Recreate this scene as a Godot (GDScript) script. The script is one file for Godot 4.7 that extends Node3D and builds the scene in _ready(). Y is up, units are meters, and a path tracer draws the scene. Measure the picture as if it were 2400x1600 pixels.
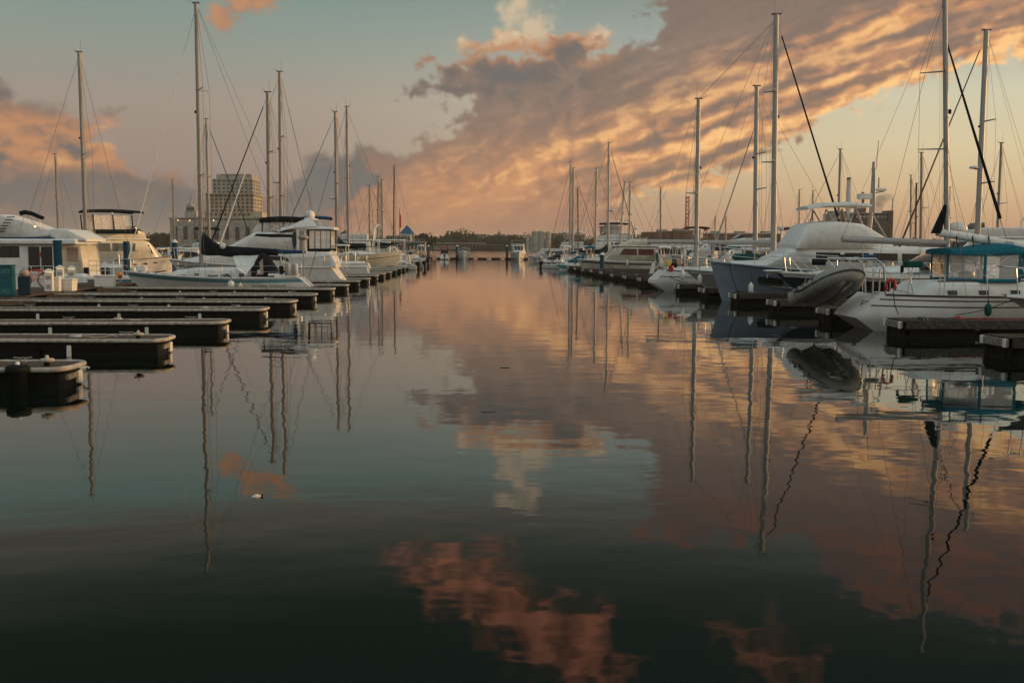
extends Node3D

const FOCAL := 2530.0            # focal length in the pixels of a 2400 x 1600 picture
const EYE := Vector3(0, 2.5, 0)
var cam: Camera3D
var M := {}
var used := {}
var rng := RandomNumberGenerator.new()

func _ready():
	rng.seed = 7
	cam = Camera3D.new(); cam.name = "camera"
	cam.position = EYE
	cam.rotation_order = EULER_ORDER_YXZ
	cam.rotation_degrees = Vector3(-5.08, -3.05, 0.24)
	cam.fov = 35.09
	cam.near = 0.1; cam.far = 9000.0
	add_child(cam)
	var env := Environment.new()
	env.background_mode = Environment.BG_SKY
	env.tonemap_mode = Environment.TONE_MAPPER_LINEAR
	env.tonemap_exposure = 1.06
	env.sdfgi_enabled = true; env.ssao_enabled = true; env.ssil_enabled = true
	env.fog_enabled = true
	env.fog_density = 0.00022
	env.fog_light_color = Color(0.68, 0.66, 0.62)
	env.volumetric_fog_enabled = true; env.volumetric_fog_density = 0.0      # for the steam over the factory
	var sky := Sky.new()
	var pano := PanoramaSkyMaterial.new()
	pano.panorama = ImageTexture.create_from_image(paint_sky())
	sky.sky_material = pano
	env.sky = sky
	var we := WorldEnvironment.new(); we.name = "environment"; we.environment = env
	add_child(we)
	var sun := DirectionalLight3D.new(); sun.name = "sun"
	sun.light_color = Color(1.0, 0.76, 0.50)
	sun.light_energy = 0.85
	sun.light_angular_distance = 0.6
	sun.shadow_enabled = true
	sun.rotation_order = EULER_ORDER_YXZ
	sun.rotation_degrees = Vector3(-5.0, 100.0, 0)      # low in the west, to the right of the picture
	add_child(sun)
	materials()
	build_setting()
	build_left_docks()
	build_right_docks()
	build_far_shore()
	build_left_boats()
	build_right_boats()
	build_far_boats()
	build_small_things()

# ---------------------------------------------------------------- sky
var sdf := {}
var nz1 := FastNoiseLite.new()
var nz2 := FastNoiseLite.new()
var nz3 := FastNoiseLite.new()
const SA0 := -42.0
const SA1 := 42.0
const SE1 := 42.0

func lin(r: float, g: float, b: float) -> Vector3:
	var c := Color(r / 255.0, g / 255.0, b / 255.0).srgb_to_linear()
	return Vector3(c.r, c.g, c.b)

func sdf_poly(called: String, flat: PackedFloat32Array):
	var pts := PackedVector2Array()
	for i in range(0, flat.size(), 2): pts.append(Vector2(flat[i], flat[i + 1]))
	var w := 120; var h := 60
	var im := Image.create(w, h, false, Image.FORMAT_RF)
	for y in h:
		for x in w:
			var p := Vector2(lerpf(SA0, SA1, (x + 0.5) / w), lerpf(0.0, SE1, (y + 0.5) / h))
			var best := 1e9
			for i in pts.size():
				best = minf(best, p.distance_squared_to(Geometry2D.get_closest_point_to_segment(p, pts[i], pts[(i + 1) % pts.size()])))
			var d := sqrt(best)
			if not Geometry2D.is_point_in_polygon(p, pts): d = -d
			im.set_pixel(x, y, Color(d, 0, 0))
	sdf[called] = im.get_data().to_float32_array()

func sd(called: String, a: float, e: float) -> float:
	var fx := (a - SA0) / (SA1 - SA0) * 120.0 - 0.5
	var fy := e / SE1 * 60.0 - 0.5
	if fx < 0.0 or fx > 118.99 or fy > 58.99: return -30.0
	fy = maxf(fy, 0.0)
	var ix := int(fx); var iy := int(fy)
	var d: PackedFloat32Array = sdf[called]
	var k := iy * 120 + ix
	return lerpf(lerpf(d[k], d[k + 1], fx - ix), lerpf(d[k + 120], d[k + 121], fx - ix), fy - iy)

func ramp(stops: Array, e: float) -> Vector3:
	for i in range(1, stops.size()):
		if e <= stops[i][0]:
			var t: float = clampf((e - stops[i - 1][0]) / (stops[i][0] - stops[i - 1][0]), 0, 1)
			return stops[i - 1][1].lerp(stops[i][1], t)
	return stops[-1][1]

var away_ramp := []
var warm_ramp := []
var sun_ramp := []
var back_ramp := []
var CL := {}

func paint_sky() -> Image:
	for n in [nz1, nz2, nz3]:
		n.noise_type = FastNoiseLite.TYPE_SIMPLEX_SMOOTH
		n.fractal_type = FastNoiseLite.FRACTAL_FBM
	nz1.seed = 11; nz1.frequency = 0.22; nz1.fractal_octaves = 6; nz1.fractal_gain = 0.5
	nz2.seed = 23; nz2.frequency = 0.30; nz2.fractal_octaves = 5; nz2.fractal_gain = 0.52
	nz3.seed = 5; nz3.frequency = 0.05; nz3.fractal_octaves = 5
	away_ramp = [[0.0, lin(146, 121, 112)], [2.2, lin(138, 122, 114)], [4.2, lin(150, 134, 124)], [7.0, lin(157, 143, 132)], [9.4, lin(144, 147, 137)], [12.4, lin(124, 146, 139)], [14.0, lin(124, 121, 109)], [16.5, lin(84, 91, 82)], [19.0, lin(52, 64, 57)], [22.5, lin(52, 66, 62)], [31.0, lin(104, 120, 122)], [55.0, lin(136, 154, 160)], [90.0, lin(140, 158, 164)]]
	warm_ramp = [[0.0, lin(192, 146, 116)], [1.2, lin(202, 160, 124)], [2.8, lin(212, 182, 140)], [5.0, lin(216, 199, 160)], [7.5, lin(206, 200, 172)], [10.5, lin(166, 172, 164)], [14.0, lin(122, 122, 114)], [17.0, lin(84, 90, 86)], [20.0, lin(60, 70, 66)], [22.5, lin(60, 72, 69)], [31.0, lin(108, 122, 124)], [55.0, lin(138, 154, 160)], [90.0, lin(140, 158, 164)]]
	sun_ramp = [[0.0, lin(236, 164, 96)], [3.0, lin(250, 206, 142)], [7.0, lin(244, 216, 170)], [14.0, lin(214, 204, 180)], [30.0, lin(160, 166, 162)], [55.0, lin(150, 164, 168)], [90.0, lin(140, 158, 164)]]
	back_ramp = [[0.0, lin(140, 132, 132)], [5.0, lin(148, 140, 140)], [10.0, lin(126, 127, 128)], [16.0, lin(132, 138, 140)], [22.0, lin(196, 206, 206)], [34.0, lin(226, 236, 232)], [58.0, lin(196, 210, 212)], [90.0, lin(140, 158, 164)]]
	CL = {"salmon": lin(204, 128, 100), "mauve": lin(131, 112, 101), "rose": lin(158, 114, 96), "amber": lin(206, 146, 103), "gold": lin(246, 192, 126), "slate": lin(98, 98, 97), "ember": lin(186, 118, 88), "cream": lin(224, 200, 164), "dusk": lin(122, 98, 92), "leftorange": lin(190, 134, 94)}
	sdf_poly("bank", [-2.5, 8.1, -1.7, 9, -0.1, 9.3, 1.1, 9.9, 3.3, 10.0, 5.7, 10.6, 8.4, 10.0, 10.5, 10.8, 9.9, 12.2, 10.9, 13.6, 9.7, 15.0, 12.0, 15.4, 18.5, 14.8, 21, 17.6, 30, 18, 42, 16, 42, 12, 33.2, 10.2, 28, 9.2, 23.1, 8.1, 19.5, 6.6, 17.1, 5.3, 15, 3.8, 12.8, 3.2, 9.8, 2.7, 7.5, 0.3, -0.1, -2, -8.1, -2, -5.4, 2.1, -4.3, 3.4, -4.5, 4.8, -1.6, 5.2, 0.3, 6.4, 0.5, 7.7, -1.4, 7.5])
	sdf_poly("low", [-15, -2, -14.5, 1.6, -12.2, 2.3, -10.2, 1.9, -8.6, 2.8, -7.6, 4.3, -4.5, 5.0, -1.4, 5.0, 0.4, 4.4, 0.8, 2.3, 4.2, 0.3, 4.2, -2])
	sdf_poly("west_heap", [-40, 6.5, -25.5, 7.5, -21.9, 7.6, -21.4, 7.2, -19.9, 6.4, -18.4, 6.4, -16.3, 6.7, -16.5, 6.2, -17.7, 5.1, -15.7, 3.9, -12.9, 2.9, -12.7, 1.2, -13, -2, -40, -2])
	sdf_poly("puff", [-12.5, 10.4, -12.3, 11.4, -11.2, 12.5, -8.3, 13.2, -8.6, 12.2, -10.9, 11.0, -11.5, 10.2])
	sdf_poly("tower", [1.6, 9.6, 1.9, 11.6, 2.0, 13.6, 3.9, 14.2, 5.2, 12.8, 5.4, 11.2, 6.0, 10.0, 3.9, 9.5])
	sdf_poly("crest", [-0.6, 10.2, 0.4, 10.6, 1.4, 10.5, 2.6, 11.0, 4.2, 10.6, 6.0, 11.0, 7.6, 11.0, 8.6, 10.4, 8.0, 9.7, 5.0, 9.5, 3.0, 9.6, 1.0, 9.8])
	sdf_poly("high", [-3.6, 16.4, -1.3, 15.8, 0.3, 16.5, 2.6, 15.8, 3, 16.9, 4.7, 18.4, 8.4, 19, 8.2, 20.5, 10, 21.7, 7.7, 23.2, 4.9, 22, 1.4, 20.1, -1.6, 18.2])
	sdf_poly("high_east", [14.5, 19.7, 16.7, 19.3, 18.5, 19.9, 19.5, 20.6, 18.0, 21.6, 16.8, 21.6, 15, 21.2])
	var big := Image.create(1024, 512, false, Image.FORMAT_RGBF)
	for y in 512:
		var e := 90.0 - (y + 0.5) / 512.0 * 180.0
		for x in 1024:
			if e < -1.5 and x > 0 and y > 262:
				big.set_pixel(x, y, Color(0.05, 0.05, 0.045)); continue
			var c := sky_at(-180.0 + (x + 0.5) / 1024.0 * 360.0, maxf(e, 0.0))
			big.set_pixel(x, y, Color(c.x, c.y, c.z))
	big.resize(4096, 2048, Image.INTERPOLATE_BILINEAR)
	var x0 := int((SA0 + 2.0 + 180.0) / 360.0 * 4096.0)
	var x1 := int((SA1 - 2.0 + 180.0) / 360.0 * 4096.0)
	var y0 := int((90.0 - 30.0) / 180.0 * 2048.0)
	for y in range(y0, 1026):
		var e := maxf(90.0 - (y + 0.5) / 2048.0 * 180.0, 0.0)
		for x in range(x0, x1):
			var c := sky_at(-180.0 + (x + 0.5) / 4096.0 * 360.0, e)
			big.set_pixel(x, y, Color(c.x, c.y, c.z))
	var turned := Image.create(4096, 2048, false, Image.FORMAT_RGBF)      # the first column of the panorama looks down the fairway
	turned.blit_rect(big, Rect2i(2048, 0, 2048, 2048), Vector2i(0, 0))
	turned.blit_rect(big, Rect2i(0, 0, 2048, 2048), Vector2i(2048, 0))
	return turned

func sky_at(a: float, e: float) -> Vector3:
	var g := cos(deg_to_rad(a - 92.0))
	var t := smoothstep(-0.32, 0.48, g)
	var c: Vector3 = ramp(away_ramp, e).lerp(ramp(warm_ramp, e), t)
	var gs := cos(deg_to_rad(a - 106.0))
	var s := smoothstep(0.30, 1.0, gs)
	if s > 0.0: c = c.lerp(ramp(sun_ramp, e) * (1.0 + 2.6 * s * s * exp(-e / 26.0)), s)  # glow round the out-of-view sun, strengthened to light pale faces
	var back := smoothstep(0.1, -0.7, cos(deg_to_rad(a - 3.0)))      # eastern sky out of view, brightened to light the white boats
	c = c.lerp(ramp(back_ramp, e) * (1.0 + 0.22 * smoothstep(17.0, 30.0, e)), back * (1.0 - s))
	var wa := a + 0.75 * nz2.get_noise_2d(a * 1.3, e * 1.6 + 40.0)
	var we := e + 0.5 * nz2.get_noise_2d(a * 1.3 + 90.0, e * 1.6)
	var n := nz1.get_noise_2d(wa * 2.2, we * 3.4)
	var nf := nz2.get_noise_2d(wa * 6.0 + 70.0, we * 9.0)
	# the same kind of broken cloud all round the horizon, thinning towards the zenith
	var far := nz3.get_noise_2d(a * 1.2 + 300.0, e * 3.2) + 0.25 * n
	var out := clampf(maxf(absf(a - 3.0) - 34.0, e - 25.0) / 8.0, 0.0, 1.0)
	if out > 0.0 and e < 70.0:
		var k := smoothstep(0.02, 0.3, far) * out * 0.75 * (1.0 - smoothstep(40.0, 70.0, e))
		var tone: Vector3 = CL.mauve.lerp(CL.amber, smoothstep(-0.3, 0.7, g) * smoothstep(0.3, -0.1, n) * (1.0 - smoothstep(10.0, 34.0, e)))
		c = c.lerp(tone, k)
	if absf(a) > 41.0 or e > 41.0: return c
	# thin dusk layer near the skyline
	var d := sd("low", a, e) + 0.9 * n + 0.3 * nf
	if d > -1.0:
		var k := smoothstep(-0.3, 0.55, d) * 0.95
		c = c.lerp(CL.slate.lerp(CL.rose, clampf(0.12 + 1.1 * n + (1.6 - e) * 0.16, 0, 1)), k)
	d = sd("west_heap", a, e) + 0.8 * n + 0.35 * nf
	if d > -1.0:
		var k := smoothstep(-0.15, 0.55, d) * 0.9
		var lay := nz1.get_noise_2d(wa * 0.8 + 57.0, we * 3.2)
		var lit := smoothstep(2.8, 4.4, e) * (1.0 - smoothstep(5.7, 6.9, e + 0.8 * n)) * smoothstep(-0.5, 0.45, lay + 0.4 * n + 0.1)
		var tone: Vector3 = CL.slate.lerp(CL.mauve, clampf(0.3 + 1.4 * n, 0, 1)).lerp(CL.leftorange, clampf(lit * 1.15, 0, 1))
		tone = tone.lerp(CL.gold, clampf(smoothstep(0.12, 0.5, lay) * lit * 0.5, 0, 1))
		c = c.lerp(tone, k)
	d = sd("tower", a, e) + 1.1 * n + 0.6 * nf
	if d > -1.0:
		c = c.lerp(CL.cream.lerp(CL.mauve, 0.25), smoothstep(-0.1, 0.9, d) * clampf(0.62 + 1.5 * nz1.get_noise_2d(a * 3.0, e * 2.4 + 9.0), 0.1, 0.9))
	d = sd("crest", a, e) + 0.9 * n + 0.35 * nf
	if d > -1.0:
		c = c.lerp(CL.leftorange.lerp(CL.cream, clampf(0.15 + 1.6 * n, 0, 1)), smoothstep(-0.2, 0.4, d) * 0.85)
	d = sd("puff", a, e) + 1.0 * n + 0.3 * nf
	if d > -1.0:
		c = c.lerp(CL.leftorange.lerp(CL.rose, clampf(0.35 - 1.2 * n, 0, 1)), smoothstep(-0.35, 0.45, d) * 0.85)
	d = sd("bank", a, e) + 1.25 * n + 0.5 * nf
	if d > -1.4:
		var k := smoothstep(-0.22, 0.3, d) * lerpf(0.95, 0.88, smoothstep(4.0, 0.0, e))
		# streaks that climb to the right
		# relief: bright where the puffs thin out towards the low sun on the right
		var sa := (a * 0.7 + wa * 0.3) * 0.975 + e * 0.22; var sv := (e * 0.6 + we * 0.4) * 0.975 - a * 0.22
		var st := 2.9 * (nz1.get_noise_2d(sa * 0.34 + 31.0, sv * 1.75) - nz1.get_noise_2d((sa + 0.8) * 0.34 + 31.0, (sv - 0.26) * 1.75)) + 0.55 * nz3.get_noise_2d(sa * 1.4 + 31.0, sv * 7.0)
		# rounder heads on the near, left part of the bank
		var pf := 2.3 * (nz1.get_noise_2d(wa * 1.0 + 5.0, we * 1.7) - nz1.get_noise_2d((wa + 0.45) * 1.0 + 5.0, (we - 0.12) * 1.7))
		st = lerpf(pf * smoothstep(0.8, 4.5, e), st * 0.9 + 0.3 * pf, smoothstep(1.0, 13.0, a))
		var sf := 2.0 * (nz2.get_noise_2d(sa * 1.0 + 11.0, sv * 4.0) - nz2.get_noise_2d((sa + 0.3) * 1.0 + 11.0, (sv - 0.1) * 4.0))
		var line := e - (3.4 + 0.235 * (a - 3.0))
		var band := exp(-pow(line / (2.1 + 0.02 * maxf(a, 0.0)), 2.0))
		var band2 := exp(-pow((line - 3.1) / 0.8, 2.0)) * smoothstep(10.0, 17.0, a)
		var glow := clampf(maxf(band * smoothstep(-7.5, 0.5, a), band2), 0.0, 1.0)
		var rim := (1.0 - smoothstep(0.0, 1.3, d)) * smoothstep(7.0, 13.0, a) * smoothstep(4.0, -0.5, line - 1.0)
		var low := smoothstep(5.5, 0.5, e) * (1.0 - smoothstep(8.0, 14.0, a))
		var tone: Vector3 = CL.mauve.lerp(CL.slate, clampf(0.35 + 1.3 * n, 0, 1) * smoothstep(6.5, 8.5, e) * (1.0 - smoothstep(4.0, 14.0, a)))
		tone = tone.lerp(CL.rose, low * 0.85)
		tone = tone.lerp(CL.amber, clampf(glow * (0.82 + lerpf(0.35, 0.9, smoothstep(0.0, 12.0, a)) * st) + 0.5 * rim, 0, 1))
		tone = tone.lerp(CL.leftorange, smoothstep(1.0, 0.1, d) * smoothstep(8.6, 9.6, e) * smoothstep(11.4, 10.4, e) * smoothstep(10.0, 7.0, a) * 0.7)
		tone = tone.lerp(CL.gold, clampf(glow * smoothstep(0.10, 0.62, st + 0.45 * sf) * lerpf(0.42, 0.85, smoothstep(0.0, 13.0, a)) + rim * (0.30 + 0.8 * sf), 0, 1))
		tone = tone.lerp(CL.mauve * 0.95, clampf(smoothstep(0.08, 0.46, -st - 0.35 * sf) * lerpf(0.25, 0.72, smoothstep(2.0, 15.0, a)), 0, 1))
		tone = tone.lerp(CL.dusk, smoothstep(11.5, 15.5, e) * 0.8)
		tone = tone.lerp(CL.ember * 0.8, smoothstep(12.0, 15.0, e) * smoothstep(0.0, 0.5, st) * 0.5)
		tone *= 1.0 + 0.10 * nf + 0.14 * clampf(st + 0.5 * sf, -0.6, 0.6) * smoothstep(12.0, 9.0, e) * smoothstep(-4.0, 12.0, a)
		c = c.lerp(tone, k)
	for name_ in ["high", "high_east"]:
		d = sd(name_, a, e) + 1.3 * n + 0.15 * nf
		if d > -1.0:
			c = c.lerp(CL.salmon * (0.95 + 0.9 * n), smoothstep(-0.9, 1.6, d) * (0.8 if name_ == "high" else 0.5))
	return c

# ---------------------------------------------------------------- picture helpers
func at(px: float, py: float, dist: float) -> Vector3:   # the point on that line of sight, dist metres down the fairway
	var r := cam.basis * Vector3((px - 1200.0) / FOCAL, -(py - 800.0) / FOCAL, -1.0)
	return EYE + r * (dist / -r.z)

func afloat(px: float, dist: float) -> Vector3:          # a point of the water surface
	var p := at(px, 640.0, dist)
	return Vector3(p.x, 0, p.z)

# ---------------------------------------------------------------- naming helpers
func numbered(called: String) -> String:
	var n: int = used.get(called, -1) + 1
	used[called] = n
	return called if n == 0 else "%s_%03d" % [called, n]

func tag(o: Node, label: String, category := "", group := "", kind := ""):
	if label: o.set_meta("label", label)
	if category: o.set_meta("category", category)
	if group: o.set_meta("group", group)
	if kind: o.set_meta("kind", kind)
	return o

func thing(called: String, label: String, category: String, where := Vector3.ZERO, turn := 0.0, group := "") -> Node3D:
	var o := Node3D.new()
	o.name = numbered(called)
	o.position = where
	o.rotation_degrees.y = turn
	add_child(o)
	return tag(o, label, category, group)

func fresh() -> SurfaceTool:
	var s := SurfaceTool.new()
	s.begin(Mesh.PRIMITIVE_TRIANGLES)
	s.set_smooth_group(-1)
	return s

func put(called: String, s: SurfaceTool, mat: Material, parent: Node = self) -> MeshInstance3D:
	s.generate_normals()
	var o := MeshInstance3D.new()
	o.mesh = s.commit()
	o.material_override = mat
	o.name = numbered(called) if parent == self else called
	parent.add_child(o, true)
	return o

func put_mesh(called: String, m: Mesh, mat: Material, parent: Node, where := Vector3.ZERO) -> MeshInstance3D:
	var o := MeshInstance3D.new()
	o.mesh = m
	o.material_override = mat
	o.name = numbered(called) if parent == self else called
	o.position = where
	parent.add_child(o, true)
	return o

# ---------------------------------------------------------------- shape helpers
func tri(s: SurfaceTool, a: Vector3, b: Vector3, c: Vector3):
	s.add_vertex(a); s.add_vertex(b); s.add_vertex(c)

func quad(s: SurfaceTool, a: Vector3, b: Vector3, c: Vector3, d: Vector3):
	tri(s, a, b, c); tri(s, a, c, d)

func box(s: SurfaceTool, c: Vector3, size: Vector3, basis := Basis.IDENTITY):
	var h := size * 0.5
	var p := []
	for i in 8:
		p.append(c + basis * Vector3(h.x if i & 1 else -h.x, h.y if i & 2 else -h.y, h.z if i & 4 else -h.z))
	s.set_smooth_group(-1)
	quad(s, p[0], p[4], p[6], p[2]); quad(s, p[1], p[3], p[7], p[5])
	quad(s, p[0], p[1], p[5], p[4]); quad(s, p[2], p[6], p[7], p[3])
	quad(s, p[0], p[2], p[3], p[1]); quad(s, p[4], p[5], p[7], p[6])

func cbox(s: SurfaceTool, c: Vector3, size: Vector3, r: float, basis := Basis.IDENTITY):   # a box with chamfered edges
	var h := size * 0.5
	var ring := func(y: float, inset: float) -> PackedVector3Array:
		var hx := h.x - inset; var hz := h.z - inset
		var out := PackedVector3Array()
		for q in [Vector2(hx - r, hz), Vector2(hx, hz - r), Vector2(hx, -hz + r), Vector2(hx - r, -hz), Vector2(-hx + r, -hz), Vector2(-hx, -hz + r), Vector2(-hx, hz - r), Vector2(-hx + r, hz)]:
			out.append(c + basis * Vector3(q.x, y, q.y))
		return out
	loft(s, [ring.call(-h.y, r), ring.call(-h.y + r, 0.0), ring.call(h.y - r, 0.0), ring.call(h.y, r)], true, -1)

func loft(s: SurfaceTool, rings: Array, caps := true, group := 0):
	s.set_smooth_group(group)
	for i in rings.size() - 1:
		var a: PackedVector3Array = rings[i]
		var b: PackedVector3Array = rings[i + 1]
		var n := a.size()
		for k in n:
			var k2 := (k + 1) % n
			quad(s, a[k], b[k], b[k2], a[k2])
	if caps:
		s.set_smooth_group(-1)
		for e in [0, rings.size() - 1]:
			var r: PackedVector3Array = rings[e]
			var m := Vector3.ZERO
			for p in r: m += p
			m /= r.size()
			for k in r.size():
				if e == 0: tri(s, m, r[k], r[(k + 1) % r.size()])
				else: tri(s, m, r[(k + 1) % r.size()], r[k])

func tube(s: SurfaceTool, pts: Array, r0: float, r1 := -1.0, sides := 6, flat := 1.0):
	if r1 < 0.0: r1 = r0
	var rings := []
	var up := Vector3.UP
	for i in pts.size():
		var d: Vector3 = (pts[mini(i + 1, pts.size() - 1)] - pts[maxi(i - 1, 0)]).normalized()
		var u := Vector3(0, 0, 1) if absf(d.y) > 0.9 else up
		var x := d.cross(u).normalized()
		var y := x.cross(d).normalized()
		var r := lerpf(r0, r1, float(i) / maxf(pts.size() - 1, 1))
		var ring := PackedVector3Array()
		for k in sides:
			var t := TAU * k / sides
			ring.append(pts[i] + x * cos(t) * r * flat + y * sin(t) * r)
		rings.append(ring)
	loft(s, rings, true, 0)

func lathe(s: SurfaceTool, prof: Array, c := Vector3.ZERO, sides := 14, basis := Basis.IDENTITY, group := 0):   # [radius, height] pairs, upwards
	var rings := []
	for q in prof:
		var ring := PackedVector3Array()
		for k in sides:
			var t := -TAU * k / sides
			ring.append(c + basis * Vector3(cos(t) * q[0], q[1], sin(t) * q[0]))
		rings.append(ring)
	loft(s, rings, true, group)

func sag(a: Vector3, b: Vector3, drop: float, n := 6) -> Array:
	var out := []
	for i in n + 1:
		var t := float(i) / n
		out.append(a.lerp(b, t) - Vector3(0, drop * 4.0 * t * (1.0 - t), 0))
	return out

# ---------------------------------------------------------------- materials
func noise_tex(freq: float, c0: Color, c1: Color, octaves := 4, sd_ := 1, size := 512, mid := 0.5) -> NoiseTexture2D:
	var n := FastNoiseLite.new()
	n.seed = sd_; n.frequency = freq; n.fractal_octaves = octaves
	var t := NoiseTexture2D.new()
	t.width = size; t.height = size; t.seamless = true; t.noise = n
	var g := Gradient.new()
	g.set_color(0, c0); g.set_color(1, c1)
	g.set_offset(0, mid - 0.35); g.set_offset(1, mid + 0.35)
	t.color_ramp = g
	return t

func mat(called: String, albedo: Color, rough := 0.5, metal := 0.0, spread := 0.0, scale := 0.5) -> StandardMaterial3D:
	var m := StandardMaterial3D.new()
	m.resource_name = called
	m.albedo_color = albedo.linear_to_srgb()
	m.roughness = rough
	m.metallic = metal
	if spread > 0.0:
		var key := "mottle%d" % int(spread * 100)
		if not M.has(key):
			M[key] = noise_tex(0.012, Color(1 - spread, 1 - spread, 1 - spread * 1.1), Color(1, 1, 1), 6, int(spread * 100))
		m.albedo_texture = M[key]
		m.uv1_triplanar = true
		m.uv1_world_triplanar = true
		m.uv1_scale = Vector3(scale, scale, scale)
	if rough >= 0.6 and metal == 0.0: m.metallic_specular = 0.22
	M[called] = m
	return m

func materials():
	mat("gelcoat", Color(0.80, 0.81, 0.79), 0.28, 0.0, 0.08, 0.25)
	mat("cream", Color(0.70, 0.66, 0.55), 0.32, 0.0, 0.14, 0.25)
	mat("deck_white", Color(0.72, 0.72, 0.68), 0.6, 0.0, 0.14, 0.4)
	mat("grey_hull", Color(0.20, 0.25, 0.31), 0.35, 0.0, 0.12, 0.3)
	mat("navy_hull", Color(0.016, 0.024, 0.045), 0.3)
	mat("bottom_paint", Color(0.03, 0.025, 0.03), 0.8)
	mat("teal_stripe", Color(0.10, 0.26, 0.30), 0.4)
	mat("navy_stripe", Color(0.02, 0.035, 0.08), 0.4)
	mat("black_line", Color(0.02, 0.02, 0.025), 0.5)
	mat("turquoise", Color(0.05, 0.42, 0.38), 0.4)
	mat("navy_canvas", Color(0.007, 0.016, 0.022), 0.9, 0.0, 0.25, 1.5)
	mat("blue_canvas", Color(0.02, 0.075, 0.16), 0.9, 0.0, 0.2, 1.5)
	mat("teal_canvas", Color(0.012, 0.16, 0.22), 0.9, 0.0, 0.2, 1.5)
	mat("green_canvas", Color(0.012, 0.09, 0.08), 0.9, 0.0, 0.2, 1.5)
	mat("white_canvas", Color(0.74, 0.74, 0.71), 0.9, 0.0, 0.08, 0.5)
	mat("tan_canvas", Color(0.45, 0.36, 0.28), 0.9, 0.0, 0.2, 1.0)
	mat("dark_canvas", Color(0.012, 0.014, 0.018), 0.9)
	mat("red_canvas", Color(0.45, 0.06, 0.035), 0.8)
	mat("glass", Color(0.012, 0.016, 0.018), 0.08)
	mat("brown_glass", Color(0.09, 0.028, 0.018), 0.1)
	mat("green_glass", Color(0.03, 0.07, 0.065), 0.1)
	var clear := mat("clear_vinyl", Color(0.8, 0.8, 0.78), 0.12)
	clear.transparency = BaseMaterial3D.TRANSPARENCY_ALPHA
	clear.albedo_color.a = 0.22
	mat("alloy", Color(0.29, 0.28, 0.265), 0.5, 0.1, 0.1, 0.6)
	mat("white_spar", Color(0.37, 0.37, 0.355), 0.4, 0.0, 0.1, 0.6)
	mat("dark_spar", Color(0.06, 0.055, 0.055), 0.5)
	mat("steel", Color(0.62, 0.62, 0.62), 0.28, 0.8)
	mat("wire", Color(0.12, 0.11, 0.11), 0.5, 0.3)
	mat("rope", Color(0.45, 0.42, 0.36), 0.9)
	mat("dark_rope", Color(0.02, 0.025, 0.03), 0.9)
	mat("red_rope", Color(0.36, 0.05, 0.045), 0.9)
	mat("teak", Color(0.17, 0.09, 0.055), 0.6, 0.0, 0.3, 2.0)
	mat("planks", Color(0.15, 0.11, 0.09), 0.85, 0.0, 0.3, 1.2)
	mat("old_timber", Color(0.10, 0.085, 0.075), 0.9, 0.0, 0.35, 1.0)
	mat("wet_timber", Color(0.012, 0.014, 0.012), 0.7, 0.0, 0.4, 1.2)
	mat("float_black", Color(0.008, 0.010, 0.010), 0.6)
	mat("rim_vinyl", Color(0.56, 0.51, 0.45), 0.6, 0.0, 0.3, 0.9)
	mat("concrete", Color(0.34, 0.31, 0.28), 0.9, 0.0, 0.3, 1.0)
	mat("pile_blue", Color(0.012, 0.085, 0.15), 0.6, 0.0, 0.3, 1.0)
	mat("kiosk_teal", Color(0.02, 0.12, 0.15), 0.6, 0.0, 0.2, 1.0)
	mat("bin_navy", Color(0.012, 0.035, 0.055), 0.6)
	mat("white_plastic", Color(0.74, 0.73, 0.69), 0.5, 0.0, 0.08, 1.0)
	mat("red_paint", Color(0.36, 0.03, 0.02), 0.4)
	mat("orange_plastic", Color(0.7, 0.22, 0.03), 0.5)
	mat("yellow_plastic", Color(0.6, 0.42, 0.05), 0.5)
	mat("rubber", Color(0.012, 0.012, 0.012), 0.8)
	mat("rib_grey", Color(0.40, 0.40, 0.37), 0.6, 0.0, 0.2, 2.0)
	mat("rib_dark", Color(0.07, 0.075, 0.08), 0.7)
	mat("stone_grey", Color(0.40, 0.39, 0.36), 0.9, 0.0, 0.25, 0.05)
	mat("stone_tan", Color(0.48, 0.43, 0.34), 0.9, 0.0, 0.2, 0.05)
	mat("brick_red", Color(0.17, 0.075, 0.055), 0.9, 0.0, 0.25, 0.08)
	mat("brick_dark", Color(0.085, 0.075, 0.068), 0.9, 0.0, 0.25, 0.08)
	mat("silo", Color(0.40, 0.40, 0.37), 0.85, 0.0, 0.2, 0.06)
	mat("far_white", Color(0.5, 0.48, 0.44), 0.8, 0.0, 0.2, 0.05)
	mat("far_glass", Color(0.03, 0.035, 0.04), 0.3)
	mat("roof_blue", Color(0.015, 0.12, 0.24), 0.6, 0.0, 0.15, 0.5)
	mat("bark", Color(0.05, 0.04, 0.03), 0.9)
	mat("land", Color(0.05, 0.06, 0.045), 0.95, 0.0, 0.4, 0.05)
	mat("tower_red", Color(0.4, 0.08, 0.04), 0.7)
	mat("ink", Color(0.03, 0.03, 0.035), 0.6)
	mat("sign_red", Color(0.25, 0.03, 0.03), 0.6)
	mat("skin", Color(0.38, 0.2, 0.14), 0.6)
	var lamp := mat("lamp_glow", Color(1, 0.9, 0.7), 0.5)
	lamp.emission_enabled = true; lamp.emission = Color(1, 0.85, 0.6); lamp.emission_energy_multiplier = 1.5
	var leaf := mat("leaf", Color(0.026, 0.05, 0.034), 0.9)
	leaf.vertex_color_use_as_albedo = true
	leaf.backlight_enabled = true; leaf.backlight = Color(0.1, 0.12, 0.05)

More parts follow.
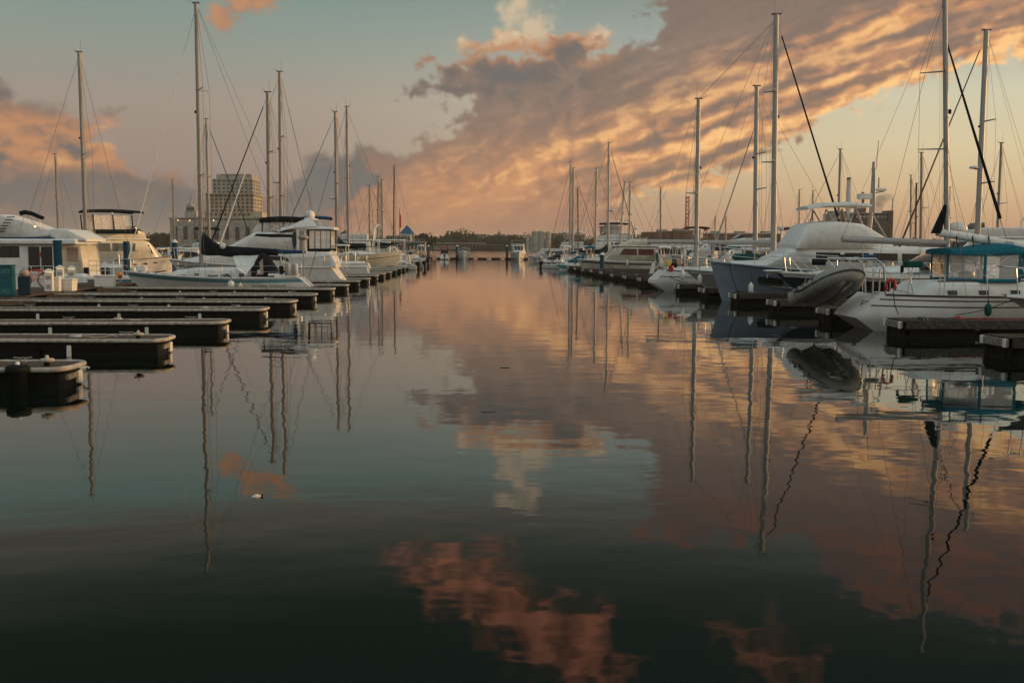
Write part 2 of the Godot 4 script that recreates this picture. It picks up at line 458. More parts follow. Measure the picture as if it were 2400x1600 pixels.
# ---------------------------------------------------------------- setting
func build_setting():
	var water := StandardMaterial3D.new()
	water.resource_name = "harbour_water"
	water.albedo_color = Color(0.002, 0.007, 0.005).linear_to_srgb()
	water.roughness = 0.015
	water.metallic_specular = 0.38
	water.normal_enabled = true
	var n := FastNoiseLite.new()
	n.seed = 3; n.noise_type = FastNoiseLite.TYPE_SIMPLEX_SMOOTH
	n.frequency = 0.006; n.fractal_octaves = 4; n.fractal_gain = 0.46
	var t := NoiseTexture2D.new()
	t.width = 1024; t.height = 1024; t.seamless = true; t.as_normal_map = true; t.bump_strength = 12.0; t.noise = n
	water.normal_texture = t
	water.normal_scale = 0.026
	water.uv1_scale = Vector3(1, 1, 1)
	# sheets that meet edge to edge: calm between the docks, more ruffled down the fairway, wind-ruffled outside
	var e := 4500.0
	for q in [[e, -45.0, 0.024, 0.015], [-45.0, -80.0, 0.034, 0.02], [-80.0, -187.0, 0.05, 0.03], [-187.0, -e, 0.20, 0.10]]:
		var m: StandardMaterial3D = water.duplicate()
		m.normal_scale = q[2]; m.roughness = q[3]
		var s := fresh()
		for c in [[-e, q[0]], [e, q[0]], [e, q[1]], [-e, q[0]], [e, q[1]], [-e, q[1]]]:
			s.set_uv(Vector2(c[0] / 16.0, c[1] / 9.0))
			s.add_vertex(Vector3(c[0], 0, c[1]))
		s.index(); s.generate_normals(); s.generate_tangents()
		var o := MeshInstance3D.new()
		o.mesh = s.commit(); o.material_override = m; o.name = numbered("water")
		add_child(o)
		tag(o, "", "", "", "structure")

# ---------------------------------------------------------------- docks
func copy_of(o: Node3D, where: Vector3, label: String, turn := NAN) -> Node3D:
	var c: Node3D = o.duplicate()
	c.name = numbered(str(o.name).rstrip("0123456789").rstrip("_"))
	add_child(c)
	c.position = where
	if not is_nan(turn): c.rotation_degrees.y = turn
	c.set_meta("label", label)
	return c

func deck_boards(x0: float, x1: float, z0: float, z1: float, y: float, along_x: bool, parent: Node, m: Material, pitch := 0.145) -> MeshInstance3D:
	var s := fresh()
	var a := x0 if along_x else z0
	var b := x1 if along_x else z1
	var n := int((b - a) / pitch)
	for i in n:
		var c := a + (i + 0.5) * (b - a) / n
		var lift := rng.randf_range(-0.004, 0.004)
		if along_x: box(s, Vector3(c, y - 0.02 + lift, (z0 + z1) / 2), Vector3((b - a) / n - 0.012, 0.04, z1 - z0 + rng.randf_range(-0.02, 0.0)))
		else: box(s, Vector3((x0 + x1) / 2, y - 0.02 + lift, c), Vector3(x1 - x0 + rng.randf_range(-0.02, 0.0), 0.04, (b - a) / n - 0.012))
	var o := put("deck_boards", s, m, parent)
	o.set_meta("kind", "stuff")
	return o

func cleat(parent: Node, where: Vector3, turn := 0.0, m: Material = null):
	var s := fresh()
	var b := Basis(Vector3.UP, turn)
	tube(s, [where + b * Vector3(-0.16, 0.085, 0), where + b * Vector3(-0.08, 0.075, 0), where + b * Vector3(0.08, 0.075, 0), where + b * Vector3(0.16, 0.085, 0)], 0.014, 0.014, 6)
	for k in [-0.05, 0.05]: tube(s, [where + b * Vector3(k, 0, 0), where + b * Vector3(k, 0.075, 0)], 0.016, 0.012, 6)
	put("cleat", s, m if m else M.alloy, parent)

const FW := 1.15      # width of a finger dock
const FY := 0.38      # its deck above the water
func rounded_finger(label: String, where: Vector3, length: float) -> Node3D:
	var t := thing("finger_dock", label, "finger dock", where, 0.0, "finger docks with white rims on the left")
	var w := FW / 2
	deck_boards(-length, -0.06, -w + 0.05, w - 0.05, FY, true, t, M.planks)
	var s := fresh()
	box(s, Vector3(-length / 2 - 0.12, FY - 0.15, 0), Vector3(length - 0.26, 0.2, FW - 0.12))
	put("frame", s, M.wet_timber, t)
	# the rounded white rim, in lengths with open joints
	var path := []
	var x := -length
	while x < -0.36: path.append(Vector3(x, FY - 0.035, w)); x += 1.7
	for k in 7:
		var q := PI / 2 * k / 6.0
		path.append(Vector3(-0.30 + 0.30 * sin(q), FY - 0.035 + 0.015 * sin(q), w - 0.30 + 0.30 * cos(q)))
	for k in 7:
		var q := PI / 2 * k / 6.0
		path.append(Vector3(-0.30 + 0.30 * cos(q), FY - 0.02, -w + 0.30 - 0.30 * sin(q)))
	path.append(Vector3(-length, FY - 0.035, -w))
	var start := 0
	var cut := []
	for i in range(2, path.size() - 16, 2): cut.append(i)
	cut.append(path.size() - 1)
	for c in cut:
		s = fresh()
		var part := path.slice(start, c + 1)
		part[-1] = part[-1] + (part[-2] - part[-1]).normalized() * (0.02 if c != path.size() - 1 else 0.0)
		tube(s, part, 0.047, 0.047, 8)
		put("rim_section", s, M.rim_vinyl, t)
		start = c
	# floats
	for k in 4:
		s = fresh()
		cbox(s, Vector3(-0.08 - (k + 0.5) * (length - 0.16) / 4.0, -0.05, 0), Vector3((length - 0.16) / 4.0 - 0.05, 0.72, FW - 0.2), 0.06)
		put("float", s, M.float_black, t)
	# pads on the side, end blocks, cleats
	for k in 3:
		s = fresh()
		cbox(s, Vector3(-2.1 - k * 2.6, 0.11, w - 0.045), Vector3(0.10, 0.26, 0.05), 0.015)
		put("side_pad", s, M.white_plastic, t)
	s = fresh()
	cbox(s, Vector3(-0.10, FY - 0.19, 0.1), Vector3(0.12, 0.10, 0.5), 0.01)
	put("end_block", s, M.concrete, t)
	s = fresh()
	cbox(s, Vector3(-0.07, 0.14, -0.25), Vector3(0.06, 0.22, 0.2), 0.01)
	put("end_pad", s, M.white_plastic, t)
	for k in 3: cleat(t, Vector3(-1.1 - k * 3.4, FY, -w + 0.2))
	for q in [1.0, -1.0]:      # gussets at the walkway
		s = fresh()
		var a := Vector3(-length, FY - 0.02, q * w); var b := Vector3(-length, FY - 0.02, q * (w + 0.9)); var c := Vector3(-length + 1.3, FY - 0.02, q * w)
		var dn := Vector3(0, -0.15, 0)
		tri(s, a, b, c); quad(s, b, b + dn, c + dn, c)
		put("gusset", s, M.old_timber, t)
	return t

func corner_wheel(parent: Node, where: Vector3):
	var s := fresh()
	lathe(s, [[0.05, 0.0], [0.055, 0.10]], where, 10)
	put("wheel_stem", s, M.float_black, parent)
	s = fresh()
	lathe(s, [[0.10, 0.10], [0.122, 0.112], [0.122, 0.142], [0.10, 0.155], [0.03, 0.158], [0.032, 0.20], [0.02, 0.212]], where, 18)
	put("corner_wheel", s, M.rim_vinyl, parent)

func build_left_docks():
	var zs := [-18.75, -24.45, -30.1, -35.75, -41.4, -46.6, -52.4, -58.1, -63.7, -69.4, -75.1, -80.8, -86.5, -92.2, -97.9, -103.6, -109.3, -115.0, -120.7]
	var names := ["nearest", "second", "third", "fourth", "fifth", "sixth", "seventh", "eighth", "ninth", "tenth", "eleventh", "twelfth", "thirteenth", "fourteenth", "fifteenth", "sixteenth", "seventeenth", "eighteenth", "nineteenth"]
	var first: Node3D
	for i in zs.size():
		var xe: float = -6.65 + 0.0235 * (-18.75 - zs[i])
		var lab: String = "white-rimmed floating finger dock on the left, %s from the camera" % names[i]
		var where := Vector3(xe, 0, zs[i] - FW / 2)
		if i == 0: first = rounded_finger(lab, where, 10.9)
		else:
			var c := copy_of(first, where + Vector3(0, rng.randf_range(-0.03, 0.02), 0), lab)
			c.rotation_degrees = Vector3(rng.randf_range(-0.4, 0.4), rng.randf_range(-0.5, 0.5), rng.randf_range(-0.25, 0.25))
	corner_wheel(get_node("finger_dock"), Vector3(-0.42, FY - 0.02, 0.30))
	corner_wheel(get_node("finger_dock_001"), Vector3(-0.60, FY - 0.02, 0.42))
	var p := get_node("finger_dock")
	var s := fresh()
	lathe(s, [[0.15, -0.8], [0.15, 0.30], [0.20, 0.32], [0.20, 0.41], [0.16, 0.44], [0.05, 0.45]], Vector3(-0.78, 0, 0.66), 14)
	put("bumper_post", s, M.float_black, p)
	s = fresh()
	lathe(s, [[0.035, 0.445], [0.035, 0.49], [0.02, 0.50]], Vector3(-0.78, 0, 0.66), 10)
	put("post_knob", s, M.white_plastic, p)
	# the walkway the fingers hang from
	var w := thing("walkway_dock", "long brown plank walkway dock behind the left finger docks", "walkway dock", Vector3(-18.8, 0, 0))
	deck_boards(-1.5, 1.5, -92.0, -38.0, FY + 0.01, false, w, M.planks)
	s = fresh()
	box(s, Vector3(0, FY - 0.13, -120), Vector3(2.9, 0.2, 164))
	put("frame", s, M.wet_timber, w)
	s = fresh()
	box(s, Vector3(0, FY - 0.02, -146), Vector3(3.0, 0.045, 107.9))
	put("far_deck", s, M.planks, w)
	for k in 16:
		s = fresh()
		cbox(s, Vector3(0, -0.08, -41.0 - k * 10.0), Vector3(2.6, 0.7, 6.0), 0.06)
		put("float", s, M.float_black, w)
	for k in 8:
		s = fresh()
		tube(s, [Vector3(-1.5, FY - 0.02, -40 - k * 6.5), Vector3(-1.5, FY - 0.02, -46 - k * 6.5)], 0.06, 0.06, 8)
		put("rim_section", s, M.rim_vinyl, w)

# ---- square timber fingers on the right
func timber_finger(label: String, where: Vector3, length: float) -> Node3D:
	var t := thing("timber_finger_dock", label, "finger dock", where, 0.0, "square timber finger docks on the right")
	var y := 0.50; var w := 0.6
	deck_boards(0.02, length, -w + 0.02, w - 0.02, y, true, t, M.old_timber)
	for k in [1.0, -1.0]:
		var s := fresh()
		cbox(s, Vector3(length / 2 + 0.05, y - 0.14, k * (w - 0.03)), Vector3(length - 0.1, 0.19, 0.09), 0.012)
		put("side_beam", s, M.old_timber, t)
		s = fresh()
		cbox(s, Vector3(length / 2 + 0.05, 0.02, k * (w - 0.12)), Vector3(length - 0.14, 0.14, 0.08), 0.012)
		put("low_beam", s, M.wet_timber, t)
	var s := fresh()
	cbox(s, Vector3(-0.02, y - 0.125, 0), Vector3(0.07, 0.185, 1.16), 0.012)
	put("end_plate", s, M.concrete, t)
	for k in [0.52, -0.52]:
		s = fresh()
		cbox(s, Vector3(-0.045, y - 0.125, k), Vector3(0.09, 0.20, 0.10), 0.012)
		put("corner_bracket", s, M.white_plastic, t)
	for k in 7:
		s = fresh()
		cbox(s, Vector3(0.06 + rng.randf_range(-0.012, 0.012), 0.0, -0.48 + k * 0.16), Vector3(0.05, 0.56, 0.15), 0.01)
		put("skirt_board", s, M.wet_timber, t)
	for k in 5:
		s = fresh()
		cbox(s, Vector3(1.2 + k * (length - 2.4) / 4.0, -0.05, 0), Vector3(1.9, 0.66, 0.92), 0.05)
		put("float", s, M.float_black, t)
	for k in 3: cleat(t, Vector3(0.7 + k * 3.6, y, w - 0.14))
	return t

func piling(label: String, where: Vector3, top: float, r := 0.2, cone := true) -> Node3D:
	var t := thing("blue_piling", label, "piling", where, 0.0, "blue mooring pilings")
	var s := fresh()
	lathe(s, [[r, -1.5], [r, top]], Vector3.ZERO, 14)
	put("shaft", s, M.pile_blue, t)
	s = fresh()
	if cone: lathe(s, [[r * 1.08, top], [r * 1.08, top + 0.04], [r * 0.1, top + r * 1.1]], Vector3.ZERO, 14)
	else: lathe(s, [[r * 1.06, top], [r * 1.06, top + 0.05], [r * 0.9, top + 0.07]], Vector3.ZERO, 14)
	put("cap", s, M.white_plastic if cone else M.pile_blue, t)
	s = fresh()
	lathe(s, [[r * 1.02, 0.0], [r * 1.06, 0.02], [r * 1.06, 0.30], [r * 1.02, 0.34]], Vector3.ZERO, 14)
	put("growth_band", s, M.wet_timber, t)
	return t

func piling_at(label: String, px: float, ptop: float, dist: float, r := 0.2, cone := true) -> Node3D:
	return piling(label, afloat(px, dist), at(px, ptop, dist).y, r, cone)

func build_right_docks():
	var names := ["nearest", "second", "third", "fourth", "fifth", "sixth", "seventh", "eighth", "ninth", "tenth", "eleventh", "twelfth", "thirteenth", "fourteenth", "fifteenth", "sixteenth", "seventeenth", "eighteenth", "nineteenth", "twentieth", "twenty-first"]
	var first: Node3D
	for i in names.size():
		var z := -23.3 - 5.56 * i
		var x := 12.32 - 0.012 * 5.56 * i
		var lab: String = "dark timber finger dock on the right, %s from the camera" % names[i]
		if i == 0: first = timber_finger(lab, Vector3(x, 0, z - 0.6), 12.0)
		else:
			var c := copy_of(first, Vector3(x, rng.randf_range(-0.04, 0.02), z - 0.6), lab)
			c.rotation_degrees = Vector3(rng.randf_range(-0.5, 0.5), rng.randf_range(-0.4, 0.4), rng.randf_range(-0.2, 0.2))
	var w := thing("walkway_dock", "timber walkway dock behind the right finger docks", "walkway dock", Vector3(25.6, 0, 0))
	var s := fresh()
	box(s, Vector3(0, 0.47, -90), Vector3(2.6, 0.05, 150))
	put("deck", s, M.old_timber, w)
	s = fresh()
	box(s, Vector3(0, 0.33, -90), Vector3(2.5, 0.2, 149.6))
	put("frame", s, M.wet_timber, w)
	for k in 15:
		s = fresh()
		cbox(s, Vector3(0, -0.05, -20.0 - k * 10.0), Vector3(2.2, 0.7, 6.0), 0.06)
		put("float", s, M.float_black, w)
	piling_at("blue piling with white cap beside the brown-windowed cruiser on the right", 1411, 597, 94)
	piling_at("flat-topped blue piling among the boats right of the brown-windowed cruiser", 1568, 577, 132, 0.19, false)
	piling_at("thick blue piling beside the white houseboat at far left", 136, 566, 55, 0.21, false)
	piling_at("blue piling between the trawler yacht and the bow of the teal-striped sailboat", 297, 568, 70, 0.2, false)
	piling_at("blue piling with white cone cap left of the tall mast with navy sail cover", 410, 568, 76, 0.2)
	piling_at("blue piling with white cap at the left end of the far dock", 1004, 577, 191, 0.22)
	piling_at("blue piling just left of the small white motorboat on the far dock", 1071, 577, 191, 0.22)
	piling_at("blue piling left of the white cruiser on the far dock", 1188, 577, 191, 0.22)
	# the dock across the end of the fairway
	var a := afloat(985, 193); var b := afloat(1275, 193)
	var f := thing("cross_dock", "low dark floating dock across the far end of the fairway", "floating dock", Vector3((a.x + b.x) / 2, 0, -194))
	s = fresh()
	box(s, Vector3(0, 0.30, 0), Vector3(b.x - a.x, 0.06, 1.8))
	put("deck", s, M.planks, f)
	for k in 9:
		s = fresh()
		cbox(s, Vector3((k - 4) * (b.x - a.x) / 9.0, 0.06, 0), Vector3((b.x - a.x) / 9.0 - 0.8, 0.34, 1.7), 0.05)
		put("float", s, M.float_black, f)

# ---------------------------------------------------------------- boat kit: boats lie along their own x, bow at +x, waterline at y = 0
func hull_spec(over: Dictionary) -> Dictionary:
	var p := {"L": 10.0, "B": 3.3, "fb": 1.3, "fs": 0.95, "sag": 0.12, "draft": 0.5, "tw": 0.62, "pw": 2.1, "ov": 1.3, "rs": 0.0, "cs": 0.9, "vt": 0.45, "hard": false, "nu": 22, "nv": 9}
	p.merge(over, true)
	return p

func sheer(p: Dictionary, u: float) -> float:
	return p.fs + (p.fb - p.fs) * pow(u, 1.7) - p.sag * sin(PI * u)

func hull_pt(p: Dictionary, u: float, v: float, side: float) -> Vector3:
	var f: float
	if u < 0.42: f = lerpf(p.tw, 1.0, sin(u / 0.42 * PI / 2))
	else: f = 1.0 - pow((u - 0.42) / 0.58, p.pw)
	var top := sheer(p, u)
	var keel: float = -p.draft * (1.0 - 0.7 * pow(maxf(0.0, (u - 0.75) / 0.25), 2.0))
	var y := lerpf(keel, top, v)
	var w: float
	if p.hard:
		w = v / 0.36 * 0.84 if v < 0.36 else 0.84 + 0.16 * pow((v - 0.36) / 0.64, 1.3)
		w = lerpf(w, pow(v, 1.15), u * u)
	else: w = pow(v, lerpf(0.34, 0.9, u * u))
	var xb: float = p.L / 2 - p.ov * pow(1.0 - v, 1.1)
	var xs: float = -p.L / 2
	if v > p.vt: xs += p.rs * (v - p.vt) / (1.0 - p.vt)
	else: xs += p.cs * (p.vt - v) / p.vt
	return Vector3(lerpf(xs, xb, u), y, side * p.B / 2 * f * w)

func v_for(p: Dictionary, u: float, drop: float) -> float:       # the v that lies drop metres below the sheer
	var keel: float = -p.draft * (1.0 - 0.7 * pow(maxf(0.0, (u - 0.75) / 0.25), 2.0))
	return clampf(1.0 - drop / (sheer(p, u) - keel), 0.02, 1.0)

func hull(root: Node3D, p: Dictionary, m: Material, deck_m: Material = null):
	var s := fresh()
	s.set_smooth_group(0)
	var nu: int = p.nu; var nv: int = p.nv
	for side in [1.0, -1.0]:
		for i in nu:
			for j in nv:
				var a := hull_pt(p, float(i) / nu, float(j) / nv, side); var b := hull_pt(p, float(i + 1) / nu, float(j) / nv, side)
				var c := hull_pt(p, float(i + 1) / nu, float(j + 1) / nv, side); var d := hull_pt(p, float(i) / nu, float(j + 1) / nv, side)
				if side > 0: quad(s, a, d, c, b)
				else: quad(s, a, b, c, d)
	put("hull", s, m, root)
	s = fresh()
	for j in nv:
		quad(s, hull_pt(p, 0, float(j) / nv, 1), hull_pt(p, 0, float(j) / nv, -1), hull_pt(p, 0, float(j + 1) / nv, -1), hull_pt(p, 0, float(j + 1) / nv, 1))
	put("transom", s, p.get("transom_m", m), root)
	s = fresh()
	s.set_smooth_group(0)
	for i in nu:
		var u0 := float(i) / nu; var u1 := float(i + 1) / nu
		var a := hull_pt(p, u0, 1, 1); var b := hull_pt(p, u1, 1, 1); var c := hull_pt(p, u1, 1, -1); var d := hull_pt(p, u0, 1, -1)
		var dn := Vector3(0, 0.03, 0)
		var m0 := (a + d) / 2 + Vector3(0, 0.05, 0); var m1 := (b + c) / 2 + Vector3(0, 0.05 * (1.0 - u1), 0)
		quad(s, a - dn, m0, m1, b - dn); quad(s, m0, d - dn, c - dn, m1)
	put("deck", s, deck_m if deck_m else M.deck_white, root)

func rub_rail(root: Node3D, p: Dictionary, m: Material, r := 0.03, drop := 0.0, called := "rub_rail", u0 := 0.0, u1 := 0.995):
	for side in [1.0, -1.0]:
		var pts := []
		for i in 15:
			var u := lerpf(u0, u1, i / 14.0)
			pts.append(hull_pt(p, u, v_for(p, u, drop), side) + Vector3(0, 0, side * r * 0.4))
		var s := fresh()
		tube(s, pts, r, r, 6)
		put(called, s, m, root)

func stripe(root: Node3D, p: Dictionary, m: Material, d0: float, d1: float, u0 := 0.0, u1 := 0.985, called := "stripe"):
	for side in [1.0, -1.0]:
		var s := fresh()
		s.set_smooth_group(0)
		var n := 20
		for i in n:
			var ua := lerpf(u0, u1, float(i) / n); var ub := lerpf(u0, u1, float(i + 1) / n)
			var o := Vector3(0.004, 0.0, side * 0.008)
			var a := hull_pt(p, ua, v_for(p, ua, d0), side) + o; var b := hull_pt(p, ub, v_for(p, ub, d0), side) + o
			var c := hull_pt(p, ub, v_for(p, ub, d1), side) + o; var d := hull_pt(p, ua, v_for(p, ua, d1), side) + o
			if side > 0: quad(s, d, a, b, c)
			else: quad(s, a, d, c, b)
		put(called, s, m, root)

# a deckhouse from stations [x, half width at the foot, half width at the roof, foot height, roof height]
func house_ring(q: Array, r: float, crown: float) -> PackedVector3Array:
	var x: float = q[0]; var wb: float = q[1]; var wt: float = q[2]; var y0: float = q[3]; var y1: float = q[4]
	r = minf(r, minf(wt * 0.7, (y1 - y0) * 0.6))
	var out := PackedVector3Array()
	for side in [1.0, -1.0]:
		var row := [Vector3(x, y0, side * wb), Vector3(x, y1 - r, side * wt), Vector3(x, y1 - 0.3 * r, side * (wt - 0.12 * r)), Vector3(x, y1 - 0.04 * r, side * (wt - 0.5 * r)), Vector3(x, y1 + crown * 0.6, side * (wt - r) * 0.7), Vector3(x, y1 + crown, 0)]
		if side > 0:
			for v in row: out.append(v)
		else:
			row.reverse()
			for v in row.slice(1): out.append(v)
	return out

func house(root: Node3D, called: String, m: Material, st: Array, r := 0.12, crown := 0.05) -> MeshInstance3D:
	var s := fresh()
	var rings := []
	for q in st: rings.append(house_ring(q, r, crown))
	loft(s, rings, true, -1 if st.size() < 3 else 0)
	return put(called, s, m, root)

func on_house(st: Array, x: float, f: float, side: float, r := 0.12) -> Vector3:
	for i in range(1, st.size()):
		var a: Array = st[i - 1]; var b: Array = st[i]
		if (x - a[0]) * (x - b[0]) <= 0.0001:
			var t: float = (x - a[0]) / (b[0] - a[0]) if absf(b[0] - a[0]) > 1e-5 else 0.0
			var wb := lerpf(a[1], b[1], t); var wt := lerpf(a[2], b[2], t); var y0 := lerpf(a[3], b[3], t); var y1 := lerpf(a[4], b[4], t) - minf(r, 0.6 * (b[4] - b[3]))
			return Vector3(x, lerpf(y0, y1, f), side * lerpf(wb, wt, f))
	return Vector3(x, st[0][3], side * st[0][1])

func plate(root: Node, called: String, m: Material, pts: Array, thick := 0.02, along := Vector3.ZERO) -> MeshInstance3D:   # a flat piece with a thickness
	var n: Vector3 = along
	if n == Vector3.ZERO: n = (pts[1] - pts[0]).cross(pts[2] - pts[0]).normalized()
	var ax: Vector3 = (pts[1] - pts[0]).normalized(); var ay := n.cross(ax).normalized()
	var flat := PackedVector2Array()
	for q in pts: flat.append(Vector2((q - pts[0]).dot(ax), (q - pts[0]).dot(ay)))
	var idx := Geometry2D.triangulate_polygon(flat)
	var s := fresh()
	for i in range(0, idx.size(), 3):
		tri(s, pts[idx[i]] + n * thick, pts[idx[i + 1]] + n * thick, pts[idx[i + 2]] + n * thick)
		tri(s, pts[idx[i]] - n * 0.01, pts[idx[i + 2]] - n * 0.01, pts[idx[i + 1]] - n * 0.01)
	for i in pts.size():
		var a: Vector3 = pts[i]; var b: Vector3 = pts[(i + 1) % pts.size()]
		quad(s, a - n * 0.01, b - n * 0.01, b + n * thick, a + n * thick)
	return put(called, s, m, root)

func side_window(root: Node, st: Array, poly: Array, m: Material, called := "window", out := 0.012, both := true):   # poly: [x, share of the wall's height]
	for side in ([1.0, -1.0] if both else [1.0]):
		var pts := []
		for q in poly: pts.append(on_house(st, q[0], q[1], side))
		plate(root, called, m, pts, out, Vector3(0, 0, side))

func end_window(root: Node, st: Array, i0: int, i1: int, y0: float, y1: float, w: float, m: Material, n := 1, called := "windshield"):   # panes on the slope between two stations
	var a: Array = st[i0]; var b: Array = st[i1]
	for k in n:
		var z0 := lerpf(-w, w, (k + 0.04) / n); var z1 := lerpf(-w, w, (k + 0.96) / n)
		var pa := func(t: float, z: float) -> Vector3:
			return Vector3(lerpf(a[0], b[0], t), lerpf(a[4], b[4], t), z * lerpf(a[2], b[2], t) / maxf(a[2], b[2]))
		var n_: Vector3 = Vector3(b[4] - a[4], a[0] - b[0], 0).normalized()
		if n_.y < 0: n_ = -n_
		plate(root, called, m, [pa.call(y0, z0), pa.call(y1, z0), pa.call(y1, z1), pa.call(y0, z1)], 0.05, n_)

func line_part(root: Node, called: String, m: Material, pts: Array, r: float, sides := 5, r1 := -1.0):
	var s := fresh()
	tube(s, pts, r, r1, sides)
	return put(called, s, m, root)

# a mast with everything that holds it. q: x, base, top, rake (metres aft at the top), w, boom, boom_y, cover, bow, stern, furl, spreaders, beam, wire
func rig(root: Node3D, q: Dictionary):
	var m: Material = q.get("mat", M.alloy)
	var top := Vector3(q.x - q.get("rake", 0.0), q.top, q.get("z", 0.0)); var foot := Vector3(q.x, q.base, q.get("z", 0.0))
	var w: float = q.get("w", 0.09)
	var wr: float = q.get("wire", 0.008)
	line_part(root, "mast", m, [foot, foot.lerp(top, 0.5), top], w, 10, w * 0.86)
	var along := func(t: float) -> Vector3: return foot.lerp(top, t)
	var half: float = q.get("beam", 3.2) / 2
	var sp: Array = q.get("spreaders", [0.52])
	var deck_y: float = q.get("deck", 1.0)
	for side in [1.0, -1.0]:
		var last: Vector3 = Vector3(q.x - 0.15, deck_y, side * half)
		var chain := [last]
		for k in sp.size():
			var tip: Vector3 = along.call(sp[k]) + Vector3(-0.42, 0.07, side * half * lerpf(0.62, 0.42, float(k) / maxf(1, sp.size())))
			line_part(root, "spreader", m, [along.call(sp[k]), tip], w * 0.32, 5, w * 0.2)
			chain.append(tip)
		chain.append(top - Vector3(0, 0.12, 0))
		line_part(root, "cap_shroud", M.wire, chain, wr, 4)
		line_part(root, "lower_shroud", M.wire, [Vector3(q.x - 0.5, deck_y, side * half * 0.96), along.call(sp[0] - 0.02)], wr, 4)
		if q.get("fine", false): line_part(root, "lower_shroud", M.wire, [Vector3(q.x + 0.4, deck_y, side * half * 0.96), along.call(sp[0] - 0.02)], wr, 4)
	if q.has("bow"):
		var hi: Vector3 = along.call(q.get("stay_at", 0.985))
		line_part(root, "forestay", M.wire, [q.bow, hi], wr, 4)
		if q.get("furl") != null:
			var a: Vector3 = q.bow.lerp(hi, 0.04); var b: Vector3 = q.bow.lerp(hi, 0.93); var fr: float = q.get("furl_r", 0.075)
			line_part(root, "furled_jib", q.furl, [a, a.lerp(b, 0.08), a.lerp(b, 0.4), b], fr, 8, fr * 0.4)
			var s := fresh()
			lathe(s, [[0.10, 0], [0.13, 0.03], [0.13, 0.10], [0.09, 0.13]], q.bow + Vector3(0, 0.12, 0), 10)
			put("furler_drum", s, M.wire, root)
	if q.has("stern"): line_part(root, "backstay", M.wire, [q.stern, top], wr, 4)
	if q.get("boom", 0.0) != 0.0:
		var by: float = q.get("boom_y", q.base + 1.0)
		var bx: float = q.x - absf(q.boom)
		var z0: float = q.get("z", 0.0)
		var dy: float = q.get("boom_rise", 0.0)
		line_part(root, "boom", m, [Vector3(q.x - 0.1, by, z0), Vector3(bx, by + dy, z0)], q.get("boom_r", 0.065), 8)
		line_part(root, "topping_lift", M.wire, [Vector3(bx, by + dy, z0), top], wr * 0.8, 4)
		if q.get("sheet", true): line_part(root, "mainsheet", M.rope, [Vector3(lerpf(q.x, bx, 0.8), by, z0), Vector3(lerpf(q.x, bx, 0.8), deck_y + 0.3, z0)], 0.014, 4)
		if q.get("cover") != null:
			var rings := []
			var long: float = absf(q.boom) * q.get("cover_len", 0.93)
			var hump: float = q.get("hump", 0.75)
			for i in 15:
				var t := i / 14.0
				var x: float = q.x - 0.05 - t * long
				var up: float = 0.16 + 0.22 * (1.0 - t) + hump * exp(-pow(t / 0.13, 1.6))
				var dn: float = 0.16 + 0.10 * sin(PI * clampf(t * 1.2, 0, 1)) + 0.03 * sin(t * 21.0)
				var wd: float = 0.17 + 0.05 * sin(t * PI) + 0.015 * sin(t * 33.0)
				var ring := PackedVector3Array()
				for k in 10:
					var a := TAU * k / 10.0
					var yy := sin(a)
					ring.append(Vector3(x, by + dy * t + (yy * up if yy > 0 else yy * dn), z0 + cos(a) * wd * (1.0 if yy <= 0.2 else 0.75)))
				rings.append(ring)
			var s := fresh()
			loft(s, rings, true, 0)
			put("sail_cover", s, q.cover, root)
	# a steaming light on the fore side, a winch and a spotlight bracket
	var fit := fresh()
	box(fit, along.call(0.60) + Vector3(w + 0.03, 0, 0), Vector3(0.08, 0.13, 0.09))
	put("mast_light", fit, M.dark_canvas, root)
	if q.get("radar", false):
		radome(root, along.call(0.42) + Vector3(0.42, 0.02, 0), 0.27)
		line_part(root, "radar_bracket", m, [along.call(0.42), along.call(0.42) + Vector3(0.42, 0.02, 0)], 0.04, 5)
	for k in 2:
		line_part(root, "halyard", M.rope, [along.call(0.97) + Vector3(-w - 0.04, 0, 0.05 - 0.1 * k), along.call(0.03) + Vector3(-w - 0.08 - 0.05 * k, 0, 0.05 - 0.1 * k)], wr * 0.7, 3)
	# masthead gear
	var s := fresh()
	box(s, top + Vector3(0, 0.03, 0), Vector3(w * 3.0, 0.06, w * 1.3))
	put("masthead", s, M.wire, root)
	line_part(root, "antenna", M.wire, [top + Vector3(-0.1, 0.05, 0), top + Vector3(-0.1, 0.85, 0)], wr * 0.9, 4)
	line_part(root, "wind_vane", M.wire, [top + Vector3(0.06, 0.05, 0), top + Vector3(0.35, 0.12, 0), top + Vector3(0.38, 0.32, 0)], wr, 4)

func lifelines(root: Node3D, p: Dictionary, u0: float, u1: float, n: int, h := 0.62, r := 0.013, wires := 2):
	for side in [1.0, -1.0]:
		var tops := []; var mids := []
		for i in n:
			var u := lerpf(u0, u1, float(i) / (n - 1))
			var b := hull_pt(p, u, 1.0, side * 0.965)
			line_part(root, "stanchion", M.steel, [b, b + Vector3(0, h, 0)], r, 5)
			tops.append(b + Vector3(0, h, 0)); mids.append(b + Vector3(0, h * 0.52, 0))
		line_part(root, "lifeline", M.steel, tops, r * 0.5, 4)
		if wires > 1: line_part(root, "lifeline", M.steel, mids, r * 0.5, 4)

